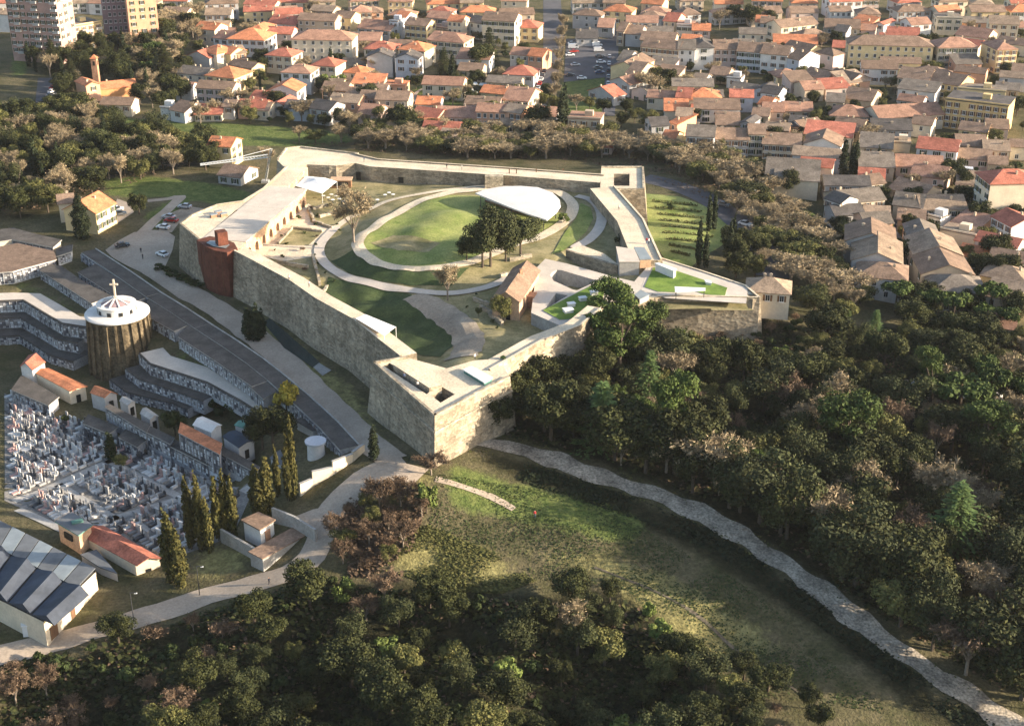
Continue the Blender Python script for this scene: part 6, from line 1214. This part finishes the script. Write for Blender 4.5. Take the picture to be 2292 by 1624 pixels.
# named single trees
L = lambda k, x, y, h, lab, w=None, hf=None: spot(k, x, y, h, w, '', lab, hf)
L('lawn_tree', 1098, 596, 1.75, 'tall dark twin-stemmed tree on the edge of the round lawn', 1.35, II); L('lawn_tree', 1080, 598, 1.5, 'dark twisted companion tree beside the tall twin-stemmed tree', 1.1, II); L('lawn_tree', 1165, 570, 1.15, 'smaller dark tree between the round lawn and the plaza', 1.15, II); L('lawn_tree', 1132, 585, 1.3, 'leaning dark tree close to the chapel path', .9, II); L('lawn_tree', 1045, 585, .8, 'short dark tree at the lower rim of the round lawn', .7, II)
L('bare', 792, 545, 1.75, 'big leafless tree beside the ring path and garden ruins', 1.5, II); L('bare', 775, 470, .85, 'leafless tree by the kiosk and marquee', 1, II); L('bare', 812, 480, .7, 'small leafless tree among the garden tables', .9, II); L('bare', 1002, 672, 1.15, 'leafless tree on the outer ring path', .95, II); L('olive', 1122, 722, .95, 'green tree in front of the brick chapel', .7, II); L('bright', 1262, 500, .5, 'small green bush at the canopy corner', .6, II); L('hedge', 1390, 545, .9, 'lone bush below the eastern rampart walk', .9, II)
L('cypress', 838, 1030, .75, 'lone dark cypress standing at the road fork by the bastion', 1.0); L('cypress', 557, 762, .85, 'dark cypress beside the long pool', 1.3); L('cypress', 575, 762, .9, 'thicker dark cypress paired at the pool end', 1.4); L('cypress', 586, 755, .7, 'short dark cypress at the pool corner', 1.2)
for k, (x, y) in enumerate(((1586, 517), (1597, 514), (1563, 598), (1578, 600), (1632, 590), (1640, 570))): spot('cypress', x, y, [1.1, 1.15, 1.35, 1.0, 1.2, 1.1][k], .85, 'in the vineyard garden outside the bastion')
L('cedar', 1450, 925, 1.25, 'bright green tiered cedar rising in the middle of the wood', 1.15); L('cedar', 2112, 1250, .95, 'light green young cedar deep in the wood', .8); L('pine', 1340, 815, 1.5, 'broad dark pine leaning towards the grass roof', .95); L('tall_pine', 1385, 850, 1.45, 'very tall yellow-green pine towering above the wood by the plaza', 1.45); L('olive', 1545, 815, 1.1, 'yellow-green tree lit against the grey wall', .8); L('olive', 1915, 985, 1.2, 'pale round-crowned tree standing clear in the wood', 1.0)
L('bright', 955, 1148, 1.25, 'fresh green bush at the foot of the bastion nose', .9); L('russet', 965, 1062, .6, 'pinkish leafless shrub against the bastion base', 1.0); L('russet', 850, 1140, .9, 'bare brown tree on the bank beside the meadow', .9); L('bare', 1275, 1430, .95, 'pale round leafless tree standing out of the thicket', .9)
L('yew', 186, 536, 1.2, 'big dark conifer in front of the ochre farmhouse', 1.05); scatter([(1480, 715), (1700, 715), (1780, 700), (1800, 830), (1480, 830)], 3.2, [('hedge', 4), ('shrub', 3), ('bright', .4)], 'on the open strip under the grey wall', (.5, .85)); L('oak', 312, 480, .8, 'dark round tree beside the farmyard lane'); L('yellow', 642, 922, 1.5, 'bright yellow-leaved tree above the burial houses', 1.25)
for k, (x, y, h, w) in enumerate(((612, 1004, 1.2, 1.2), (588, 1006, 1.0, 1.1))): spot('oak', x, y, h, w, 'in the middle of the cemetery')
L('hedge', 393, 975, 2.0, 'large clipped dark shrub among the tomb houses', 1.6); L('hedge', 490, 925, 1.3, 'dark bush below the curved niche tiers', 1.5); L('hedge', 530, 930, 1.2, 'second dark bush below the curved niche tiers', 1.5); L('cypress', 250, 1030, .65, 'dark stout cypress standing in the tomb field', 1.2); L('olive', 272, 1050, .5, 'small dull green tree beside the stout cypress', .5); L('hedge', 146, 950, .8, 'small clipped bush on the tomb-field border', .6)
for k, (x, y, h, w) in enumerate(((385, 1300, 1.35, 1.5), (405, 1310, 1.1, 1.4), (430, 1228, 1.45, 1.05), (452, 1232, 1.5, 1.1), (470, 1235, 1.1, .9), (490, 1205, 1.25, .95), (508, 1200, 1.35, 1.0), (525, 1200, 1.2, .9), (575, 1150, 1.0, 1.2), (600, 1150, 1.15, 1.3), (622, 1110, 1.0, .7), (660, 1115, 1.65, .75), (648, 1120, 1.35, .9), (585, 1160, .8, 1.4))): spot('gold', x, y, h * 1.05, w * .82, 'in the tall group beside the tomb field')
L('bare', 600, 375, .9, 'pale feathery tree behind the white boom', .8); L('hedge', 1502, 470, .7, 'single dark bush in the vineyard lawn', .7)
for x, y, h in ((1112, 965, 1.15), (1135, 940, 1.2), (1165, 915, 1.2), (1120, 905, 1.0), (1195, 890, 1.25), (1225, 850, 1.2), (1260, 830, 1.2), (1150, 880, 1.0)): spot('oak', x, y, h, h, 'close against the bastion flank')
scatter([(600, 560), (690, 470), (760, 440), (800, 470), (730, 560), (760, 640), (690, 620)], 4.5, [('hedge', 3), ('shrub', 1)], 'between the courtyard ruins', (.18, .4), 26, II)
scatter([(1060, 660), (1120, 680), (1140, 740), (1080, 740), (1040, 700)], 4.0, [('hedge', 3), ('olive', 1)], 'on the rough ground before the chapel', (.2, .42), 14, II)
for k in range(9): spot('hedge', 358 + k * 11, 604 + k * 5.2, .55, .8, 'in the planted strip below the rust tower')
for k in range(9):                          # low vine rows on the slope outside the bastion
    a, b = G(1462 + k * 5, 452 + k * 14), G(1560 + k * 7 - (k > 5) * 24 * (k - 5), 462 + k * 14); rg = random.Random(k); V, Fc = [], []
    for _ in range(420):
        p = a.lerp(b, rg.random()); p = Vector((p.x + rg.gauss(0, .15), p.y + rg.gauss(0, .15), 0)); p.z = th(p.x, p.y) + rg.uniform(.1, .7); u = Vector((rg.gauss(0, .16), rg.gauss(0, .16), rg.gauss(0, .16))); w = Vector((rg.gauss(0, .16), rg.gauss(0, .16), rg.gauss(0, .16))); i = len(V); V += [p, p + u, p + u + w, p + w]; Fc.append((i, i + 1, i + 2, i + 3))
    o = empty('vine_row'); mk('foliage', V, Fc, 'leaf_olive', o, fix=False)
    for j in range(6): q = a.lerp(b, j / 5); MB().cyl((q.x, q.y, th(q.x, q.y) - .1), .05, .05, 1.1, 6).build('stake', 'timber', o)
    tag(o, 'thin low vine row on the lawn outside the bastion', 'vine row', 'vine rows outside the bastion')
# ground cover
def undergrowth(name, polys, n, leaf, label, hmax=1.3, s=(.3, .75)):
    rg = random.Random(len(name) + n); V, Fc = [], []
    for poly_px in polys:
        poly = [(q.x, q.y) for q in world(poly_px)]; xs = [p[0] for p in poly]; ys = [p[1] for p in poly]; k = 0; tries = 0
        while k < n // len(polys) and tries < n * 6:
            tries += 1; x, y = rg.uniform(min(xs), max(xs)), rg.uniform(min(ys), max(ys))
            if not inside(x, y, poly) or math.sin(x * .35 + 2 * math.sin(y * .21)) + math.cos(y * .4) < rg.uniform(-1.6, .9): continue
            z = th(x, y) + rg.uniform(0, hmax) * rg.random(); a = rg.uniform(0, 6.28); q = rg.uniform(*s); u = Vector((math.cos(a), math.sin(a), rg.uniform(-.4, .6))) * q; w = Vector((-math.sin(a), math.cos(a), rg.uniform(-.2, .8))) * q * .7; p = Vector((x, y, z)); i = len(V)
            V += [p - u, p - w, p + u, p + w]; Fc.append((i, i + 1, i + 2, i + 3)); k += 1
    tag(mk(name, V, Fc, leaf, fix=False), label, 'undergrowth', None, 'stuff')
WOOD = [(1110, 930), (1330, 730), (1720, 730), (2300, 760), (2330, 1560), (2230, 1540), (1900, 1335), (1620, 1130), (1300, 1020), (1130, 975)]; THICK = [(720, 1300), (980, 1345), (1440, 1360), (1560, 1470), (1750, 1690), (-50, 1690), (-30, 1490), (400, 1395), (620, 1320)]
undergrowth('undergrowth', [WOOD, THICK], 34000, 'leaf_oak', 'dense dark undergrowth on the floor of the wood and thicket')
undergrowth('track_edge_grass', [[(x + 6, y - 26) for x, y in TRACK] + [(x + 2, y - 12) for x, y in TRACK[::-1]], [(x - 3, y + 12) for x, y in TRACK] + [(x - 8, y + 26) for x, y in TRACK[::-1]]], 7000, 'leaf_olive', 'ragged grass fringing the edges of the stony track', .35, (.1, .3))
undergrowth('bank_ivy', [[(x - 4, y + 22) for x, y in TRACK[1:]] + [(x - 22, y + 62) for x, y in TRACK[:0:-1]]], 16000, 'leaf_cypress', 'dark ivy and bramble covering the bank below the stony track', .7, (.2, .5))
undergrowth('bramble_cover', [WOOD, THICK, [(770, 1130), (880, 1080), (960, 1120), (900, 1290), (780, 1290)], [(-40, 280), (560, 330), (200, 440), (-40, 500)], [(640, 320), (1440, 330), (1740, 430), (1640, 470), (1300, 360), (830, 340)]], 22000, 'leaf_russet', 'brown leafless bramble cover between the trees', 1.0, (.2, .5))
undergrowth('meadow_grass', [[(900, 1190), (960, 1175), (1090, 1230), (1200, 1300), (1120, 1330), (960, 1310), (860, 1280)]], 9000, 'leaf_olive', 'tall yellow-green grass on the sunlit patch of the meadow', .6, (.12, .32))
undergrowth('meadow_tufts', [[(980, 1060), (1300, 1100), (1700, 1330), (2000, 1600), (1700, 1560), (1400, 1320), (1150, 1280), (960, 1180)]], 12000, 'leaf_hedge', 'dark grass tufts on the shaded meadow', .35, (.1, .28))

# ------------------------------------------------------------------ cars
def car_meshes(van=False):
    L, W = (4.9, 1.9) if van else (4.2, 1.75); prof = [(-L / 2, .35), (-L / 2, .75), (-L / 2 + .12, .95), (-L * .28, 1.0), (L * .22, 1.0), (L / 2 - .1, .82), (L / 2, .6), (L / 2, .35)]
    if van: prof = [(-L / 2, .35), (-L / 2, 2.0), (-L / 2 + .1, 2.1), (L * .22, 2.1), (L * .33, 1.9), (L * .42, 1.15), (L / 2, .95), (L / 2, .35)]
    def loft(pr, w0, w1, z0, z1):
        V = []; n = len(pr)
        for s in (-1, 1):
            for x, z in pr: t = (z - z0) / max(.01, z1 - z0); V.append((x, s * (w0 + (w1 - w0) * t) / 2, z))
        return V, [(i, (i + 1) % n, n + (i + 1) % n, n + i) for i in range(n)] + [tuple(range(n)), tuple(range(2 * n - 1, n - 1, -1))]
    bits = {}
    def m(name, VF, mats, mi=None): o = mk(name, *VF, mats, None, mi); bits[name] = o.data; bpy.data.objects.remove(o)
    m('body', loft(prof, W, W * .93, .35, 2.1 if van else 1.0), 'car_white')
    if van: m('cabin', loft([(L * .18, 1.3), (L * .24, 2.02), (L * .335, 1.86), (L * .425, 1.2)], W * 1.012, W * .95, 1.0, 2.1), 'dark')
    else: m('cabin', loft([(-L * .36, .98), (-L * .25, 1.42), (L * .06, 1.45), (L * .24, .98)], W * .9, W * .72, .98, 1.45), 'dark'); m('roof', loft([(-L * .26, 1.425), (-L * .22, 1.5), (L * .04, 1.52), (L * .075, 1.455)], W * .76, W * .68, 1.4, 1.52), 'car_white')
    mb = MB(); V = []
    for s in (-.11, .11):
        for k in range(12): a = 6.283 * k / 12; V.append((.32 * math.cos(a), s, .32 * math.sin(a)))
    mb.add(V, [(k, (k + 1) % 12, 12 + (k + 1) % 12, 12 + k) for k in range(12)] + [tuple(range(12)), tuple(range(23, 11, -1))]); mb.box((0, 0, -.12), (.24, .235, .24), 0, 1); o = mb.build('wheel', ['tyre', 'car_silver']); bits['wheel'] = o.data; bpy.data.objects.remove(o)
    for nm, x, mt in (('headlight', L / 2, 'lamp'), ('tail_light', -L / 2, 'tail')): o = MB().box((0, 0, 0), (.08, .36, .16)).build(nm, mt); bits[nm] = o.data; bpy.data.objects.remove(o)
    return bits, L, W
CAR, VAN = car_meshes(), car_meshes(True); PAINTED = {}
def painted(me, colr):
    k = (me.name, colr)
    if k not in PAINTED: c = me.copy(); c.materials[0] = M('car_' + colr); PAINTED[k] = c
    return PAINTED[k]
def car(x, y, ang, colr, where, van=False, label=None):
    bits, L, W = VAN if van else CAR; p = G(x, y); o = empty('van' if van else 'car', (p.x, p.y, p.z + .1), rad(ang))
    link('body', painted(bits['body'], colr), o); link('cabin', bits['cabin'], o)
    if 'roof' in bits: link('roof', painted(bits['roof'], colr), o)
    for sx in (-1, 1):
        for sy in (-1, 1): link('wheel', bits['wheel'], o, (sx * L * .31, sy * W * .45, .32))
    for sy in (-1, 1): link('headlight', bits['headlight'], o, (L / 2, sy * W * .36, .55)); link('tail_light', bits['tail_light'], o, (-L / 2, sy * W * .36, .62))
    tag(o, label or f'{colr} {"van" if van else "car"} parked {where}', 'van' if van else 'car', None if label else f'{colr} {"van" if van else "car"}s {where}')
for x, y, a, c_, lab in ((274, 553, 25, 'dark', 'dark car parked on the plaza beside the cemetery corner'), (364, 573, 140, 'white', 'small white car standing alone on the plaza'), (378, 489, 165, 'silver', 'silver car in the yard by the grass strip'), (384, 497, 165, 'red', 'red car behind the silver one in the yard'), (366, 512, 160, 'white', 'white car at the end of the grass strip'), (414, 466, 170, 'silver', 'silver car higher up the yard near the bastion'), (268, 482, 15, 'grey', 'grey car in the farmyard by the ochre house'), (262, 472, 15, 'white', 'white car behind the grey one in the farmyard'), (512, 466, 20, 'white', 'white car below the bastion parapet')): car(x, y, a, c_, '', False, lab)
cols_ = ['white', 'silver', 'dark', 'white', 'grey', 'blue', 'white', 'silver', 'red']
for k, (x, y) in enumerate(((1336, 104), (1340, 116), (1342, 129), (1345, 142), (1338, 155), (1342, 165), (1281, 100), (1283, 109), (1285, 118), (1276, 126), (1288, 148), (1276, 171), (1302, 178), (1300, 95), (1318, 94))): car(x, y, 8 + R.uniform(-6, 6), cols_[k % 9], 'in the town car park', k in (0, 1, 7))
for k in range(9): car(1222 - k * 3.6, 152 + k * 9.5, 82, cols_[(k * 2) % 9], 'nose to tail along the street')
for k in range(7): car(1364 - k * .7, 130 + k * 15, 88, cols_[(k * 5 + 1) % 9], 'in the side street')
for k in range(8): car(127 - k * 3.4, 182 + k * 8.6, 70, cols_[(k * 4) % 9], 'in a line on the approach road')
for k, (x, y) in enumerate(((2046, 868), (2052, 876), (2150, 888), (2186, 880), (2190, 896), (2222, 892), (2228, 906))): car(x, y, 60 + 20 * k, ['white', 'dark', 'white', 'red', 'white', 'white', 'white'][k], 'on the lower square')
for k, (x, y) in enumerate(((1048, 205), (1062, 212), (1085, 206), (1500, 262), (1345, 300), (1370, 290), (1340, 288))): car(x, y, 20 * k, cols_[k], 'in a back yard')
for k, (x, y) in enumerate(((2020, 620), (2035, 660), (1668, 505), (1620, 462))): car(x, y, -70 if k < 2 else -40, cols_[k + 1], 'on the narrow alley' if k < 2 else 'on the ring road')

# ------------------------------------------------------------------ people
def person_mesh(cloth, legs):
    V = [(0, 0, .95), (0, 0, 1.2), (0, 0, 1.42), (0, 0, 1.52), (0, .01, 1.66), (.19, 0, 1.40), (.25, .02, 1.12), (.26, -.06, .86), (-.19, 0, 1.40), (-.25, -.02, 1.12), (-.25, -.10, .87), (.1, 0, .9), (.11, -.04, .5), (.12, .02, .08), (.12, -.12, .04), (-.1, 0, .9), (-.12, .06, .5), (-.12, .12, .08), (-.12, -.02, .04)]
    E = [(0, 1), (1, 2), (2, 3), (3, 4), (2, 5), (5, 6), (6, 7), (2, 8), (8, 9), (9, 10), (0, 11), (11, 12), (12, 13), (13, 14), (0, 15), (15, 16), (16, 17), (17, 18)]
    rr_ = [.16, .15, .16, .06, .11, .075, .05, .04, .075, .05, .04, .10, .075, .05, .045, .10, .075, .05, .045]
    me = bpy.data.meshes.new('person'); me.from_pydata(V, E, []); o = link('person', me); md = o.modifiers.new('s', 'SKIN'); sk = me.skin_vertices[0].data
    for i, r in enumerate(rr_): sk[i].radius = (r, r * .8)
    sk[0].use_root = True; o.modifiers.new('u', 'SUBSURF').levels = 1
    dg = bpy.context.evaluated_depsgraph_get(); m2 = bpy.data.meshes.new_from_object(o.evaluated_get(dg)); bpy.data.objects.remove(o); m2.materials.clear()
    for m in ('skin', cloth, legs, 'timber'): m2.materials.append(M(m))
    for p in m2.polygons:
        z = p.center.z; p.material_index = 2 if z < .92 and abs(p.center.x) < .2 else (0 if z < .92 else (1 if z < 1.5 else (3 if z > 1.68 or p.center.y > .05 else 0)))
    return m2
PM = {k: person_mesh(*v) for k, v in {'dark': ('cloth_dark', 'cloth_dark'), 'light': ('cloth_light', 'cloth_dark'), 'blue': ('cloth_blue', 'cloth_dark'), 'red': ('cloth_red', 'cloth_blue')}.items()}
def person(p, k, label, rz=0): tag(link('person', PM[k], None, p, rz), label, 'person')
person(G(316, 566), 'dark', 'person in dark clothes walking across the plaza', .4); person(G(320, 580), 'dark', 'person in dark clothes following another on the plaza', 1.2); person(G(603, 1308), 'dark', 'person in dark clothes walking on the road below the chapel', 1.0)
person(P(1063, 806, WT + .02), 'light', 'person in a light top near the ramp of the bastion', .5); person(P(1385, 470, 10.0), 'light', 'person on the eastern rampart walk', 0); person(P(1447, 545, 10), 'red', 'person in red at the end of the rampart walk', 0); person(P(1452, 546, 10), 'light', 'person in light clothes beside the one in red', 1)
person(P(1000, 377, 10), 'dark', 'person in dark clothes on the long far rampart', 0); person(P(1034, 380, 10), 'light', 'person in light clothes on the long far rampart', 2); person(P(815, 362, 10), 'blue', 'person in blue on the far rampart corner', 2); person(P(692, 642, 10), 'light', 'person on the long rampart above the pool', 0); person(P(647, 628, 10), 'light', 'person at the parapet above the road', 0); person(G(1197, 1158), 'red', 'person in red standing in the meadow', 0); person(P(935, 868, 10.05), 'light', 'person in light clothes on the near bastion walk', 0); person(P(905, 850, 10.05), 'blue', 'person in blue on the near bastion walk', 0)

# ------------------------------------------------------------------ white boom, mast and scaffold behind the bastion
bo = empty('crane'); tag(bo, 'white lattice crane with long boom over the trees behind the bastion', 'crane')
g = G(594, 408); top = P(607, 333, g.z + 13.5); tip = P(448, 370, g.z + 9.5); q2 = P(600, 352, g.z + 11.5)
mb = MB(); n = 12
base = Vector((g.x, g.y, g.z))
for s in (-.25, .25): mb.bar(base + Vector((s, 0, 0)), top + Vector((s, 0, 0)), .16)
for k in range(n):
    a, b = base.lerp(top, k / n), base.lerp(top, (k + 1) / n); mb.bar(a + Vector((-.25, 0, 0)), b + Vector((.25, 0, 0)), .08)
mb.build('mast', 'white_metal', bo)
mb = MB(); n = 22
for s in (0, .9): mb.bar(q2 + Vector((0, 0, s)), tip + Vector((0, 0, s * .5)), .26)
for k in range(n): a, b = q2.lerp(tip, k / n), q2.lerp(tip, (k + 1) / n); mb.bar(a, b + Vector((0, 0, .9 * (1 - k / n * .5))), .1)
mb.build('boom', 'white_metal', bo); MB().bar(top, q2.lerp(tip, .55) + Vector((0, 0, .8)), .14).build('stay', 'white_metal', bo); MB().box((g.x, g.y, g.z - .3), (2.4, 2.4, 1)).build('ballast', 'concrete', bo)
# garden furniture by the marquee
for k, (x, y) in enumerate(((735, 447), (745, 452), (752, 443), (760, 450), (724, 443), (768, 455), (742, 440), (871, 436), (862, 441), (880, 440), (845, 452), (810, 445))):
    g = GI(x, y); o = empty('garden_table', g, k); MB().cyl((0, 0, .72), .6, .6, .05, 14).build('table_top', 'white_metal', o); MB().cyl((0, 0, 0), .05, .05, .72, 8).build('stem', 'iron', o); MB().cyl((0, 0, 0), .3, .26, .05, 12).build('foot', 'iron', o)
    tag(o, 'white round garden table near the marquee', 'table', 'garden tables in the courtyard')
# lamp posts
for k, (x, y) in enumerate(((447, 1332), (300, 1392), (1596, 400), (1680, 470))):
    g = G(x, y); o = empty('lamp_post', g); MB().cyl((0, 0, 0), .09, .06, 6.5, 8).build('pole', 'iron', o); MB().box((.5, 0, 6.4), (1.2, .12, .1)).build('arm', 'iron', o); MB().box((1.0, 0, 6.3), (.5, .25, .12)).build('lantern', 'white_metal', o)
    tag(o, 'slim street lamp on the edge of the ' + ('cemetery road' if k < 2 else 'ring road'), 'street lamp', 'street lamps by the ' + ('cemetery road' if k < 2 else 'ring road'))

# ------------------------------------------------------------------ thin evening air
hz = MB().box((5, 470, -40), (1500, 1100, 40 + CH + 6)).build('haze', [], fix=True)
hm = bpy.data.materials.new('air'); hm.use_nodes = True; hn = hm.node_tree; hn.nodes.clear(); ho = hn.nodes.new('ShaderNodeOutputMaterial'); hv = hn.nodes.new('ShaderNodeVolumePrincipled'); hn.links.new(hv.outputs[0], ho.inputs['Volume'])
hv.inputs['Color'].default_value = (.86, .90, .97, 1); hv.inputs['Density'].default_value = .00003; hv.inputs['Anisotropy'].default_value = .1; hz.data.materials.append(hm)
tag(hz, 'thin pale evening haze over the whole view', 'haze', None, 'stuff')
